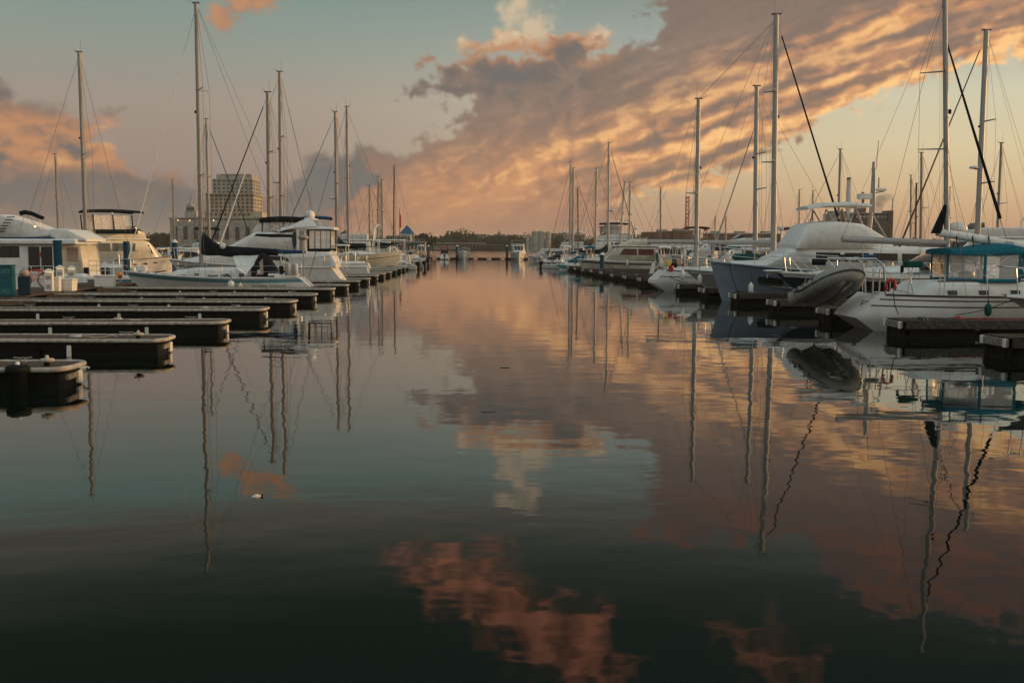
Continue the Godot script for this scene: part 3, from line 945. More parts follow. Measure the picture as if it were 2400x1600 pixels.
func bow_rail(root: Node3D, p: Dictionary, u0: float, h := 0.65, r := 0.016, out := 0.15, posts := 3):
	out *= 0.4
	var left := []; var right := []
	for i in 7:
		var u := lerpf(u0, 0.985, i / 6.0)
		left.append(hull_pt(p, u, 1.0, 0.95) + Vector3(out * i / 6.0, h, 0)); right.append(hull_pt(p, u, 1.0, -0.95) + Vector3(out * i / 6.0, h, 0))
	right.reverse()
	line_part(root, "bow_rail", M.steel, left + [hull_pt(p, 1.0, 1.0, 1) + Vector3(out * 1.3, h, 0)] + right, r, 6)
	for side in [1.0, -1.0]:
		for k in posts:
			var u := lerpf(u0, 0.95, float(k) / maxf(1, posts - 1))
			var b := hull_pt(p, u, 1.0, side * 0.95)
			line_part(root, "rail_post", M.steel, [b, b + Vector3(out * (u - u0) / (0.985 - u0), h, 0)], r * 0.9, 5)

func stern_rail(root: Node3D, p: Dictionary, u1: float, h := 0.65, r := 0.016):
	var pts := []
	for i in 4: pts.append(hull_pt(p, lerpf(u1, 0.01, i / 3.0), 1.0, 0.94) + Vector3(0, h, 0))
	for i in 4: pts.append(hull_pt(p, lerpf(0.01, u1, i / 3.0), 1.0, -0.94) + Vector3(0, h, 0))
	line_part(root, "stern_rail", M.steel, pts, r, 6)
	for side in [1.0, -1.0]:
		for u in [0.012, u1]:
			var b := hull_pt(p, u, 1.0, side * 0.94)
			line_part(root, "rail_post", M.steel, [b, b + Vector3(0, h, 0)], r * 0.9, 5)

# cloth top on a frame of tubes. x0 aft, x1 forward
func bimini(root: Node3D, x0: float, x1: float, w: float, y: float, foot: float, m: Material, thick := 0.12, arch := 0.12, called := "bimini"):
	var s := fresh()
	var rings := []
	for i in 7:
		var t := i / 6.0
		var x := lerpf(x0, x1, t)
		var yy := y + arch * sin(PI * t) * 0.7
		var ring := PackedVector3Array()
		for k in 7:
			var z := lerpf(-w, w, k / 6.0)
			ring.append(Vector3(x, yy + arch * (1.0 - pow(z / w, 2.0)), z))
		for k in 7:
			var z := lerpf(w, -w, k / 6.0)
			ring.append(Vector3(x, yy + arch * (1.0 - pow(z / w, 2.0)) - thick * (1.0 if k == 0 or k == 6 else 0.25), z))
		rings.append(ring)
	loft(s, rings, true, 0)
	put(called, s, m, root)
	for side in [1.0, -1.0]:
		var mid := Vector3((x0 + x1) / 2, foot, side * w * 0.96)
		for x in [x0 + 0.05, lerpf(x0, x1, 0.4), x1 - 0.05]:
			line_part(root, "frame_tube", M.steel, [mid, Vector3(x, y, side * w * 0.96)], 0.016, 5)

func lettering(root: Node, words: String, size: float, where: Vector3, turn: float, m: Material, serif := true, tilt := 0.0, italic := false) -> MeshInstance3D:
	var t := TextMesh.new()
	var f := SystemFont.new()
	f.font_names = PackedStringArray(["Droid Serif" if serif else "Droid Sans"])
	f.font_italic = italic
	t.font = f
	t.text = words
	t.font_size = 32
	t.pixel_size = size / 32.0
	t.depth = 0.01
	t.curve_step = 2.0
	var o := put_mesh("lettering", t, m, root, where)
	o.rotation_degrees = Vector3(tilt, turn, 0)
	return o

# where a boat lies: its middle, its length and its turn, from the picture columns of stern and bow
func berth(stern_px: float, bow_px: float, dist: float) -> Dictionary:
	var a := afloat(stern_px, dist); var b := afloat(bow_px, dist)
	return {"at": (a + b) / 2, "L": absf(b.x - a.x), "turn": 0.0 if bow_px > stern_px else 180.0}

# ---- a sailing boat of the usual kind
func sailboat(label: String, q: Dictionary) -> Node3D:
	var t := thing("sailboat", label, "sailboat", q.at, q.get("turn", 0.0), q.get("group", ""))
	var L: float = q.L
	var fine: bool = q.get("fine", false)
	var p := hull_spec({"L": L, "B": L * 0.31, "fb": L * 0.125, "fs": L * 0.09, "sag": L * 0.012, "ov": L * 0.13, "rs": q.get("rs", 0.35), "cs": L * 0.12, "nu": 22 if fine else 14, "nv": 9 if fine else 6})
	p.merge(q.get("hull", {}), true)
	hull(t, p, q.get("mat", M.gelcoat))
	rub_rail(t, p, q.get("rail", M.gelcoat), 0.025 if fine else 0.03)
	if q.has("stripe"): stripe(t, p, q.stripe, q.get("s0", 0.06), q.get("s1", 0.2))
	stripe(t, p, q.get("boot", M.navy_stripe), sheer(p, 0.5) - 0.10, sheer(p, 0.5) - 0.02, 0.06, 0.94, "boot_top")
	var B: float = p.B
	var c0: float = q.get("cabin0", -0.12) * L; var c1: float = q.get("cabin1", 0.26) * L
	var dy := sheer(p, 0.5) - 0.06
	var ch: float = q.get("cabin_h", 0.042 * L)
	var st := [[c0, B * 0.33, B * 0.29, dy, dy + ch], [c0 + 0.4, B * 0.33, B * 0.29, dy, dy + ch], [lerpf(c0, c1, 0.6), B * 0.30, B * 0.25, dy + 0.03, dy + ch * 0.95], [c1 - 0.5, B * 0.2, B * 0.16, dy + 0.06, dy + ch * 0.7], [c1, B * 0.15, B * 0.12, dy + 0.08, dy + 0.16]]
	house(t, "cabin_trunk", q.get("cabin_mat", M.gelcoat), st, 0.08, 0.05)
	for w in q.get("windows", [[0.06, 0.2], [0.24, 0.38], [0.44, 0.52]]):
		var xa := lerpf(c0, c1, w[0]); var xb := lerpf(c0, c1, w[1])
		side_window(t, st, [[xa, 0.35], [xb, 0.35], [xb - 0.06, 0.85], [xa + 0.06, 0.85]], M.glass)
	# cockpit coamings and companionway
	var s := fresh()
	for side in [1.0, -1.0]: pass
	house(t, "cockpit_coaming", q.get("cabin_mat", M.gelcoat), [[-L * 0.42, B * 0.26, B * 0.24, dy, dy + 0.22], [c0 - 0.02, B * 0.31, B * 0.28, dy, dy + 0.3]], 0.06, 0.0)
	line_part(t, "helm_post", M.steel, [Vector3(-L * 0.33, dy + 0.2, 0), Vector3(-L * 0.33, dy + 0.95, 0)], 0.05, 6)
	s = fresh()
	var wheel := []
	for k in 17: wheel.append(Vector3(-L * 0.33 - 0.08, dy + 0.9 + 0.42 * sin(TAU * k / 16.0), 0.42 * cos(TAU * k / 16.0)))
	tube(s, wheel, 0.018, 0.018, 5)
	put("steering_wheel", s, M.steel, t)
	if q.get("dodger") != null:
		var d: Material = q.dodger
		var ds := [[c0 - 0.15, B * 0.31, B * 0.26, dy + ch * 0.8, dy + ch + 0.75], [c0 + 0.45, B * 0.30, B * 0.24, dy + ch * 0.8, dy + ch + 0.68], [c0 + 1.0, B * 0.28, B * 0.2, dy + ch * 0.8, dy + ch * 0.8 + 0.12]]
		house(t, "dodger", d, ds, 0.25, 0.06)
		side_window(t, ds, [[c0 - 0.0, 0.3], [c0 + 0.5, 0.3], [c0 + 0.4, 0.85], [c0, 0.9]], M.green_glass, "dodger_window")
	if q.get("bimini") != null: bimini(t, -L * 0.44, c0 - 0.5, B * 0.34, dy + 1.75, dy + 0.3, q.bimini, 0.1, 0.08)
	for hx in [0.3, 0.75]:
		s = fresh()
		cbox(s, Vector3(lerpf(c0, c1, hx), dy + ch * lerpf(1.03, 0.86, hx), 0), Vector3(0.46, 0.07, 0.46), 0.02)
		put("deck_hatch", s, M.green_glass, t)
	for side in [1.0, -1.0]:
		s = fresh()
		lathe(s, [[0.08, 0], [0.06, 0.08], [0.085, 0.14], [0.02, 0.16]], Vector3(c0 - 0.5, dy + 0.28, side * B * 0.29), 8)
		put("winch", s, M.steel, t)
	lifelines(t, p, 0.1, 0.88, 6 if fine else 4, 0.6, 0.013 if fine else 0.016, 2)
	bow_rail(t, p, 0.88, 0.62, 0.016, 0.1, 2)
	stern_rail(t, p, 0.1)
	var mx: float = q.get("mast", 0.08) * L
	var r := {"x": mx, "base": dy + ch * 0.6, "top": q.top, "w": q.get("w", 0.12), "beam": B * 0.92, "deck": dy, "bow": Vector3(L / 2 - 0.1, p.fb + 0.05, 0), "stern": Vector3(-L / 2 + 0.15 + p.rs, p.fs + 0.05, 0), "boom": L * 0.36, "boom_y": dy + ch + 0.75, "spreaders": [0.52], "fine": fine}
	r.merge(q.get("rig", {}), true)
	rig(t, r)
	t.set_meta("spec", p)
	return t

# ---- a motor cruiser; kinds: "fly" (flying bridge), "express", "sedan"
func cruiser(label: String, q: Dictionary) -> Node3D:
	var t := thing("motor_cruiser", label, "motor cruiser", q.at, q.get("turn", 0.0), q.get("group", ""))
	var L: float = q.L
	var fine: bool = q.get("fine", false)
	var p := hull_spec({"L": L, "B": L * 0.33, "fb": L * 0.15, "fs": L * 0.10, "sag": 0.05, "ov": L * 0.13, "rs": 0.12, "cs": 0.1, "tw": 0.86, "pw": 2.6, "hard": true, "vt": 0.4, "nu": 20 if fine else 14, "nv": 8 if fine else 6})
	p.merge(q.get("hull", {}), true)
	hull(t, p, q.get("mat", M.gelcoat))
	rub_rail(t, p, q.get("rail", M.white_plastic), 0.035, 0.04)
	if q.has("stripe"): stripe(t, p, q.stripe, q.get("s0", 0.12), q.get("s1", 0.3))
	stripe(t, p, M.navy_stripe, sheer(p, 0.4) - 0.12, sheer(p, 0.4) - 0.02, 0.02, 0.9, "boot_top")
	var B: float = p.B
	var dy := sheer(p, 0.45) - 0.05
	var kind: String = q.get("kind", "fly")
	var g: Material = q.get("glass", M.glass)
	var cm: Material = q.get("cabin_mat", M.gelcoat)
	var h: float = q.get("h", 1.25)
	var a: float = q.get("aft", -0.26) * L; var f: float = q.get("fore", 0.14) * L
	var w := B * 0.40
	if kind == "express":
		var st := [[a, w, w * 0.9, dy, dy + 0.32], [f - 0.9, w, w * 0.86, dy, dy + 0.55], [f + 0.2, w * 0.86, w * 0.66, dy, dy + 0.5], [L * 0.34, w * 0.5, w * 0.32, dy + 0.1, dy + 0.24], [L * 0.40, w * 0.3, w * 0.2, dy + 0.12, dy + 0.17]]
		house(t, "cabin", cm, st, 0.2, 0.08)
		var ws := [[f - 1.3, w * 0.95, w * 0.9, dy + 0.4, dy + 1.15], [f - 0.9, w * 0.95, w * 0.86, dy + 0.4, dy + 1.1], [f + 0.35, w * 0.72, w * 0.6, dy + 0.4, dy + 0.52]]
		house(t, "windscreen", g, ws, 0.1, 0.04)
		side_window(t, st, [[f - 0.5, 0.5], [f + 0.6, 0.5], [f + 0.9, 0.7], [f - 0.5, 0.9]], g)
	else:
		var st := [[a, w, w * 0.94, dy, dy + h], [a + 0.4, w, w * 0.94, dy, dy + h], [f - 0.3, w, w * 0.9, dy, dy + h], [f + 0.15, w * 0.98, w * 0.84, dy, dy + h * 0.93], [f + 0.15 + h * 0.85, w * 0.85, w * 0.6, dy, dy + 0.22], [L * 0.36, w * 0.46, w * 0.34, dy + 0.1, dy + 0.2]]
		house(t, "cabin", cm, st, 0.1, 0.04)
		var n: int = q.get("panes", 2)
		var x0 := a + 0.25; var x1 := f + 0.2
		for k in n:
			var xa := lerpf(x0, x1, (k + 0.05) / n); var xb := lerpf(x0, x1, (k + 0.95) / n)
			side_window(t, st, [[xa, 0.48], [xb + (0.35 if k == n - 1 else 0.0), 0.48], [xb, 0.92], [xa, 0.92]], g)
		end_window(t, st, 3, 4, 0.1, 0.72, w * 0.8, g, 3)
		# roof that reaches over the cockpit
		var roof := [[a - q.get("overhang", 1.0), w * 1.0, w * 0.98, dy + h + 0.03, dy + h + 0.13], [f - 0.2, w * 0.98, w * 0.95, dy + h + 0.03, dy + h + 0.13], [f + 0.25, w * 0.85, w * 0.8, dy + h + 0.03, dy + h + 0.10]]
		house(t, "roof", cm, roof, 0.05, 0.03)
		for side in [1.0, -1.0]: line_part(t, "roof_post", cm, [Vector3(a - q.get("overhang", 1.0) + 0.12, dy, side * w * 0.9), Vector3(a - q.get("overhang", 1.0) + 0.1, dy + h + 0.04, side * w * 0.9)], 0.03, 5)
		if kind == "fly":
			var y1 := dy + h + 0.12
			var fl := [[a + 0.2, w * 0.8, w * 0.86, y1, y1 + 0.62], [f - 0.8, w * 0.8, w * 0.86, y1, y1 + 0.62], [f - 0.1, w * 0.7, w * 0.66, y1, y1 + 0.5], [f + 0.15, w * 0.6, w * 0.5, y1, y1 + 0.08]]
			house(t, "flying_bridge", cm, fl, 0.06, -0.03)
			var fs := [[f - 0.85, w * 0.78, w * 0.72, y1 + 0.6, y1 + 0.95], [f - 0.75, w * 0.76, w * 0.7, y1 + 0.6, y1 + 0.93], [f - 0.15, w * 0.6, w * 0.56, y1 + 0.5, y1 + 0.55]]
			house(t, "bridge_screen", M.green_glass, fs, 0.03, 0.0)
			if q.get("bimini") != null: bimini(t, a + 0.3, f - 0.2, w * 0.85, y1 + 2.0, y1 + 0.6, q.bimini)
	if q.get("bimini") != null and kind != "fly": bimini(t, -L * 0.42, a + 0.3, w * 0.95, dy + 1.9, dy + 0.2, q.bimini)
	if q.get("arch", false):
		var ax: float = a - 0.1
		var ay := dy + (h + 1.5 if kind == "fly" else 1.75)
		var s := fresh()
		tube(s, [Vector3(ax - 0.1, dy + 0.2, w * 0.98), Vector3(ax - 0.5, ay - 0.25, w * 0.92), Vector3(ax - 0.6, ay, w * 0.72), Vector3(ax - 0.6, ay, -w * 0.72), Vector3(ax - 0.5, ay - 0.25, -w * 0.92), Vector3(ax - 0.1, dy + 0.2, -w * 0.98)], 0.07, 0.07, 6)
		put("radar_arch", s, cm, t)
		radome(t, Vector3(ax - 0.6, ay + 0.06, 0), 0.26)
		line_part(t, "antenna", M.white_spar, [Vector3(ax - 0.55, ay, w * 0.6), Vector3(ax - 0.9, ay + 2.4, w * 0.6)], 0.016, 4, 0.006)
	if q.get("outboard", false): outboard(t, Vector3(-L / 2 - 0.1, 0.35, 0))
	for u in [0.52, 0.62, 0.71]:
		for side in [1.0, -1.0]:
			var o: Vector3 = hull_pt(p, u, v_for(p, u, 0.42), side) + Vector3(0, 0, side * 0.01)
			plate(t, "hull_port", M.glass, [o + Vector3(-0.2, -0.05, 0), o + Vector3(0.2, -0.05, 0), o + Vector3(0.24, 0.0, 0), o + Vector3(0.2, 0.06, 0), o + Vector3(-0.2, 0.06, 0), o + Vector3(-0.24, 0, 0)], 0.02, Vector3(0, 0, side))
	var hs := fresh()
	cbox(hs, Vector3(L * 0.30, sheer(p, 0.8) + 0.08, 0), Vector3(0.5, 0.06, 0.5), 0.02)
	put("fore_hatch", hs, M.green_glass, t)
	bow_rail(t, p, q.get("rail_from", 0.55), 0.6, 0.017, 0.2, 4)
	var s := fresh()
	cbox(s, Vector3(-L / 2 - 0.28, 0.22, 0), Vector3(0.66, 0.08, B * 0.74), 0.03)
	put("swim_platform", s, cm, t)
	t.set_meta("spec", p)
	return t

func radome(root: Node, where: Vector3, r: float):
	var s := fresh()
	lathe(s, [[r * 0.5, 0.0], [r, r * 0.1], [r, r * 0.38], [r * 0.8, r * 0.6], [r * 0.1, r * 0.72]], where, 14)
	put("radar_dome", s, M.white_plastic, root)

func outboard(root: Node, where: Vector3, m: Material = null):
	var s := fresh()
	cbox(s, where + Vector3(0, 0.42, 0), Vector3(0.46, 0.42, 0.34), 0.08)
	put("engine_cowl", s, m if m else M.rubber, root)
	s = fresh()
	cbox(s, where + Vector3(-0.06, -0.15, 0), Vector3(0.2, 0.8, 0.14), 0.03)
	put("engine_leg", s, M.rubber, root)

# ---------------------------------------------------------------- boats on the left
func hang_fender(label: String, where: Vector3, m: Material, long := 0.45, r := 0.11):
	var t := thing("fender", label, "fender", where, 0.0)
	var s := fresh()
	lathe(s, [[0.02, 0.0], [r * 0.7, 0.03], [r, 0.1], [r, long - 0.1], [r * 0.7, long - 0.03], [0.03, long], [0.02, long + 0.06]], Vector3.ZERO, 12)
	put("fender_body", s, m, t)
	line_part(t, "line", M.dark_rope, [Vector3(0, long + 0.05, 0), Vector3(0, long + 0.5, -0.03)], 0.01, 4)

func teal_sloop():
	var b := berth(733, 289, 56)
	var D := 56.0
	var t := sailboat("white sloop with teal sheer stripe and navy sail cover, bow to the left", {"at": b.at, "L": b.L, "turn": b.turn, "fine": true, "top": at(465, 8, D).y, "w": 0.11, "mast": 0.09,
		"hull": {"fb": 1.13, "fs": 0.86, "sag": 0.10, "rs": 0.62, "vt": 0.62, "cs": 1.3, "ov": 1.25, "tw": 0.66}, "stripe": M.teal_stripe, "s0": 0.07, "s1": 0.24, "cabin0": -0.175, "cabin1": 0.262, "cabin_h": 0.56, "windows": [],
		"rig": {"boom": 5.3, "boom_y": 2.12, "cover": M.navy_canvas, "cover_len": 0.72, "hump": 0.72, "spreaders": [0.36, 0.68], "sheet": true, "boom_r": 0.075, "furl": M.white_canvas, "furl_r": 0.035}})
	var p: Dictionary = t.get_meta("spec")
	var z := -1.0
	# cabin ports
	var B: float = p.B
	var dy := sheer(p, 0.5) - 0.06
	var c0: float = -0.175 * b.L; var c1: float = 0.262 * b.L
	var st := [[c0, B * 0.33, B * 0.29, dy, dy + 0.56], [c0 + 0.4, B * 0.33, B * 0.29, dy, dy + 0.56], [lerpf(c0, c1, 0.6), B * 0.30, B * 0.25, dy + 0.03, dy + 0.53], [c1 - 0.5, B * 0.2, B * 0.16, dy + 0.06, dy + 0.4], [c1, B * 0.15, B * 0.12, dy + 0.08, dy + 0.16]]
	for q in [[2.25, 2.47, 0.30, 0.70, 0.0], [1.52, 1.76, 0.30, 0.68, 0.0], [0.80, 1.04, 0.28, 0.64, 0.0], [-0.14, 0.42, 0.16, 0.60, 0.22], [-0.86, -0.30, 0.16, 0.60, -0.22], [-1.46, -1.20, 0.2, 0.58, 0.0]]:
		side_window(t, st, [[q[0] - minf(q[4], 0.0) * 0.0, q[2]], [q[1], q[2]], [q[1] - maxf(q[4], 0.0), q[3]], [q[0] - minf(q[4], 0.0), q[3]]], M.green_glass if q[4] == 0.0 else M.glass, "port_light", 0.014)
	# the thin end of the boom in its blue sleeve
	line_part(t, "boom_sleeve", M.blue_canvas, [Vector3(-2.75, 2.16, 0), Vector3(-3.4, 2.12, 0), Vector3(-4.25, 2.13, 0)], 0.125, 8, 0.085)
	var s := fresh()
	lathe(s, [[0.02, -0.13], [0.13, -0.1], [0.16, 0.0], [0.13, 0.1], [0.02, 0.13]], Vector3(-0.28, 2.42, -0.2), 10, Basis(Vector3.RIGHT, PI / 2))
	put("cover_patch", s, M.white_canvas, t)
	# awning across the boom
	s = fresh()
	var ridge0 := Vector3(-0.72, 2.02, 0); var ridge1 := Vector3(-2.25, 2.05, 0)
	for side in [1.0, -1.0]:
		var foot0 := Vector3(-1.15, 1.28, side * 1.12); var foot1 := Vector3(-1.62, 0.98, side * 1.3)
		tri(s, ridge0, ridge1, foot1); tri(s, ridge0, foot1, foot0)
	put("boom_awning", s, M.white_canvas, t)
	# dark spray hood with a tan panel
	var hood := [[-2.95, B * 0.31, B * 0.20, dy + 0.1, dy + 0.42], [-2.45, B * 0.31, B * 0.26, dy + 0.1, dy + 1.2], [-2.2, B * 0.31, B * 0.26, dy + 0.1, dy + 1.26], [-1.72, B * 0.31, B * 0.2, dy + 0.1, dy + 0.5]]
	house(t, "spray_hood", M.dark_canvas, hood, 0.25, 0.06)
	side_window(t, hood, [[-2.42, 0.12], [-1.92, 0.12], [-2.1, 0.7], [-2.38, 0.9]], M.tan_canvas, "hood_panel", 0.014)
	# stern gear: pole with grill, outboard on the rail, fenders in a rack
	line_part(t, "grill_pole", M.white_spar, [Vector3(-4.45, 0.85, -1.0), Vector3(-4.45, 2.75, -1.0)], 0.03, 6)
	s = fresh()
	lathe(s, [[0.05, -0.08], [0.24, -0.02], [0.28, 0.06], [0.24, 0.14], [0.05, 0.2]], Vector3(-4.45, 2.8, -1.0), 12)
	put("grill", s, M.alloy, t)
	s = fresh()
	cbox(s, Vector3(-3.35, 1.22, -1.1), Vector3(0.2, 0.42, 0.2), 0.04)
	put("rail_outboard", s, M.rubber, t)
	for k in 4:
		s = fresh()
		lathe(s, [[0.03, 0], [0.075, 0.05], [0.075, 0.55], [0.03, 0.6]], Vector3(-3.6 - k * 0.17, 0.95, -1.12), 8)
		put("rack_fender", s, M.white_plastic if k % 2 else M.tan_canvas, t)
	line_part(t, "flag_staff", M.teak, [Vector3(-4.55, 0.85, 0.2), Vector3(-4.95, 2.2, 0.2)], 0.018, 5)
	s = fresh()
	cbox(s, Vector3(3.9, 1.25, 0.1), Vector3(0.5, 0.28, 0.4), 0.05)
	put("anchor_locker", s, M.white_plastic, t)
	for side in [1.0, -1.0]:
		line_part(t, "grab_rail", M.teak, [Vector3(-1.2, dy + 0.62, side * B * 0.26), Vector3(1.4, dy + 0.58, side * B * 0.22)], 0.025, 5)
	for x in [-0.4, 0.4, 1.2, 1.9]:
		s = fresh()
		cbox(s, Vector3(x, dy + 0.62, 0.1), Vector3(0.34, 0.07, 0.42), 0.02)
		put("deck_hatch", s, M.green_glass, t)
	# the name on the quarter, reading towards the fairway
	var u := 0.21
	var v := v_for(p, u, 0.40)
	var at0 := hull_pt(p, u, v, z)
	var fwd := hull_pt(p, u - 0.08, v, z); var aft := hull_pt(p, u + 0.08, v, z)
	var o := lettering(t, "So Nice, So Good", 0.21, at0 + Vector3(0, 0, -0.03), 180.0 - rad_to_deg(atan2(aft.z - fwd.z, aft.x - fwd.x)), M.ink, true, -8.0, true)
	o.name = "name_lettering"
	hang_fender("white fender with black cap hanging at the middle of the teal-striped sloop", b.at + Vector3(0.95, 0.28, 1.62), M.white_plastic, 0.42, 0.17)
	hang_fender("cream fender hanging below the awning of the teal-striped sloop", b.at + Vector3(-0.60 + 2.0, 0.26, 1.60), M.cream, 0.3, 0.12)

func bridge_sedan():
	var D := 67.0
	var b := berth(815, 395, D)
	var t := thing("motor_yacht", "white flying bridge yacht with navy bimini behind the teal-striped sloop", "motor yacht", b.at, b.turn)
	var p := hull_spec({"L": b.L, "B": 3.9, "fb": 1.6, "fs": 1.18, "sag": 0.04, "ov": 1.5, "rs": 0.85, "cs": 0.0, "tw": 0.9, "pw": 2.6, "hard": true, "vt": 0.3, "nu": 24, "nv": 9})
	hull(t, p, M.gelcoat)
	rub_rail(t, p, M.white_plastic, 0.045, 0.03)
	stripe(t, p, M.navy_stripe, sheer(p, 0.3) - 0.12, sheer(p, 0.3) - 0.0, 0.03, 0.9, "boot_top")
	var w := 1.62
	var low := [[-4.85, w, w * 0.96, 1.1, 1.5], [-4.45, w, w * 0.95, 1.1, 2.1], [-2.5, w, w * 0.95, 1.1, 2.15], [1.1, w, w * 0.92, 1.1, 2.3], [3.2, w * 0.75, w * 0.6, 1.2, 1.78], [4.4, w * 0.4, w * 0.3, 1.35, 1.55]]
	house(t, "deckhouse", M.gelcoat, low, 0.15, 0.05)
	var up := [[-2.75, w * 0.95, w * 0.88, 2.1, 3.15], [-2.4, w * 0.95, w * 0.88, 2.1, 3.22], [-0.1, w * 0.95, w * 0.86, 2.1, 3.26], [0.5, w * 0.92, w * 0.78, 2.1, 2.95], [1.5, w * 0.85, w * 0.66, 2.1, 2.42], [3.2, w * 0.55, w * 0.4, 1.7, 1.95]]
	house(t, "bridge_body", M.gelcoat, up, 0.14, 0.05)
	side_window(t, up, [[-2.4, 0.84], [0.05, 0.84], [-0.15, 1.0], [-2.4, 1.0]], M.navy_canvas, "screen_band", 0.02)
	side_window(t, up, [[-2.2, 0.52], [0.3, 0.54], [0.3, 0.555], [-2.2, 0.535]], M.black_line, "body_line", 0.012)
	side_window(t, low, [[-2.1, 0.42], [-0.5, 0.50], [-0.45, 0.80], [-1.2, 0.86], [-2.0, 0.62]], M.glass, "window", 0.02)
	side_window(t, low, [[0.0, 0.5], [1.6, 0.5], [1.4, 0.8], [0.0, 0.84]], M.glass, "window", 0.02)
	# after cabin: posts, framed panes, hard top
	var top := [[-4.75, w * 0.98, w * 0.96, 3.40, 3.52], [-2.2, w * 0.98, w * 0.95, 3.42, 3.60], [-1.6, w * 0.95, w * 0.9, 3.30, 3.5]]
	house(t, "hard_top", M.gelcoat, top, 0.06, 0.06)
	for side in [1.0, -1.0]:
		var z: float = side * w * 0.93
		var s := fresh()
		cbox(s, Vector3(-2.82, 2.78, z), Vector3(0.55, 1.32, 0.09), 0.02)
		put("pillar", s, M.gelcoat, t)
		s = fresh()
		cbox(s, Vector3(-2.86, 2.74, z + side * 0.035), Vector3(0.30, 1.2, 0.06), 0.02)
		put("door_panel", s, M.tan_canvas, t)
		plate(t, "quarter_window", M.glass, [Vector3(-2.42, 2.15, z), Vector3(-2.32, 2.5, z), Vector3(-2.28, 2.85, z), Vector3(-2.36, 3.2, z), Vector3(-2.5, 3.38, z), Vector3(-2.54, 2.6, z)], 0.05, Vector3(0, 0, side))
		# dark frame round the cockpit curtain
		s = fresh()
		for q in [[Vector3(-3.24, 2.76, z), Vector3(0.11, 1.30, 0.06)], [Vector3(-4.55, 2.76, z), Vector3(0.05, 1.30, 0.05)], [Vector3(-3.98, 2.76, z), Vector3(0.035, 1.30, 0.05)]]:
			cbox(s, q[0], q[1], 0.01)
			put("curtain_post", s, M.dark_canvas, t); s = fresh()
		cbox(s, Vector3(-3.88, 2.18, z), Vector3(1.40, 0.17, 0.07), 0.015)
		put("curtain_hem", s, M.dark_canvas, t)
		s = fresh()
		cbox(s, Vector3(-3.88, 3.385, z), Vector3(1.40, 0.06, 0.06), 0.015)
		put("curtain_head", s, M.dark_canvas, t)
		plate(t, "curtain_pane", M.clear_vinyl, [Vector3(-4.52, 2.27, z), Vector3(-3.3, 2.27, z), Vector3(-3.3, 3.36, z), Vector3(-4.52, 3.36, z)], 0.004, Vector3(0, 0, side))
		# swept arch that carries the radar
		plate(t, "arch_side", M.gelcoat, [Vector3(-1.3, 3.2, z), Vector3(-3.0, 4.02, z * 0.9), Vector3(-3.5, 4.06, z * 0.9), Vector3(-3.75, 3.58, z), Vector3(-2.3, 3.5, z)], 0.09, Vector3(0, 0, side))
		line_part(t, "canvas_edge", M.dark_canvas, [Vector3(-1.25, 3.28, z), Vector3(-1.75, 3.24, z), Vector3(-3.0, 4.02, z * 0.9)], 0.035, 5)
		plate(t, "bridge_curtain", M.clear_vinyl, [Vector3(0.15, 3.25, z * 0.93), Vector3(-0.40, 3.98, z * 0.9), Vector3(-2.9, 4.0, z * 0.9), Vector3(-1.7, 3.28, z * 0.93)], 0.004, Vector3(0, 0, side))
		for x in [-0.5, -1.75]:
			line_part(t, "bimini_leg", M.dark_canvas, [Vector3(x - 0.02, 4.0, z * 0.9), Vector3(x, 3.26, z * 0.92)], 0.04, 5)
		line_part(t, "bimini_brace", M.dark_canvas, [Vector3(-0.5, 3.95, z * 0.88), Vector3(-1.7, 3.3, z * 0.88)], 0.024, 5)
		line_part(t, "bimini_brace", M.dark_canvas, [Vector3(-1.75, 3.95, z * 0.88), Vector3(-0.6, 3.3, z * 0.88)], 0.024, 5)
	plate(t, "bridge_front_curtain", M.clear_vinyl, [Vector3(0.15, 3.25, -1.25), Vector3(0.15, 3.25, 1.25), Vector3(-0.40, 3.98, 1.2), Vector3(-0.40, 3.98, -1.2)], 0.004)
	bimini(t, -2.95, -0.35, w * 0.9, 4.02, 3.3, M.navy_canvas, 0.24, 0.12)
	var s := fresh()
	cbox(s, Vector3(-3.25, 4.05, 0), Vector3(0.5, 0.09, w * 1.75), 0.03)
	put("arch_top", s, M.gelcoat, t)
	s = fresh()
	lathe(s, [[0.22, 4.10], [0.30, 4.12], [0.30, 4.36], [0.24, 4.5], [0.12, 4.58], [0.02, 4.6]], Vector3(-3.15, 0, 0), 16)
	put("radar_dome", s, M.white_plastic, t)
	line_part(t, "antenna", M.wire, [Vector3(-3.2, 4.1, -1.0), Vector3(-3.4, 5.9, -1.0)], 0.012, 4)
	s = fresh()
	var ring := []
	for k in 13: ring.append(hull_pt(p, 0.30, v_for(p, 0.30, 0.32), -1.0) + Vector3(0.18 * cos(TAU * k / 12.0), 0.075 * sin(TAU * k / 12.0), -0.0))
	plate(t, "port_light", M.glass, ring.slice(0, 12), 0.03, Vector3(0, 0, -1))
	for side in [1.0, -1.0]:
		line_part(t, "cockpit_rail", M.steel, [Vector3(-5.3, 1.95, side * 1.5), Vector3(-3.4, 1.72, side * 1.68), Vector3(-0.5, 1.85, side * 1.75)], 0.018, 5)
		for x in [-5.2, -4.2, -3.0, -1.6]: line_part(t, "rail_post", M.steel, [Vector3(x, 1.15, side * 1.62), Vector3(x, 1.8, side * 1.64)], 0.016, 5)
		line_part(t, "ladder", M.steel, [Vector3(-4.3, 2.1, side * 1.1), Vector3(-5.4, 0.9, side * 1.1)], 0.02, 5)
	bow_rail(t, p, 0.5, 0.7, 0.02, 0.2, 5)
	s = fresh()
	cbox(s, Vector3(-5.72, 0.24, 0), Vector3(0.7, 0.10, 3.2), 0.04)
	put("swim_platform", s, M.gelcoat, t)

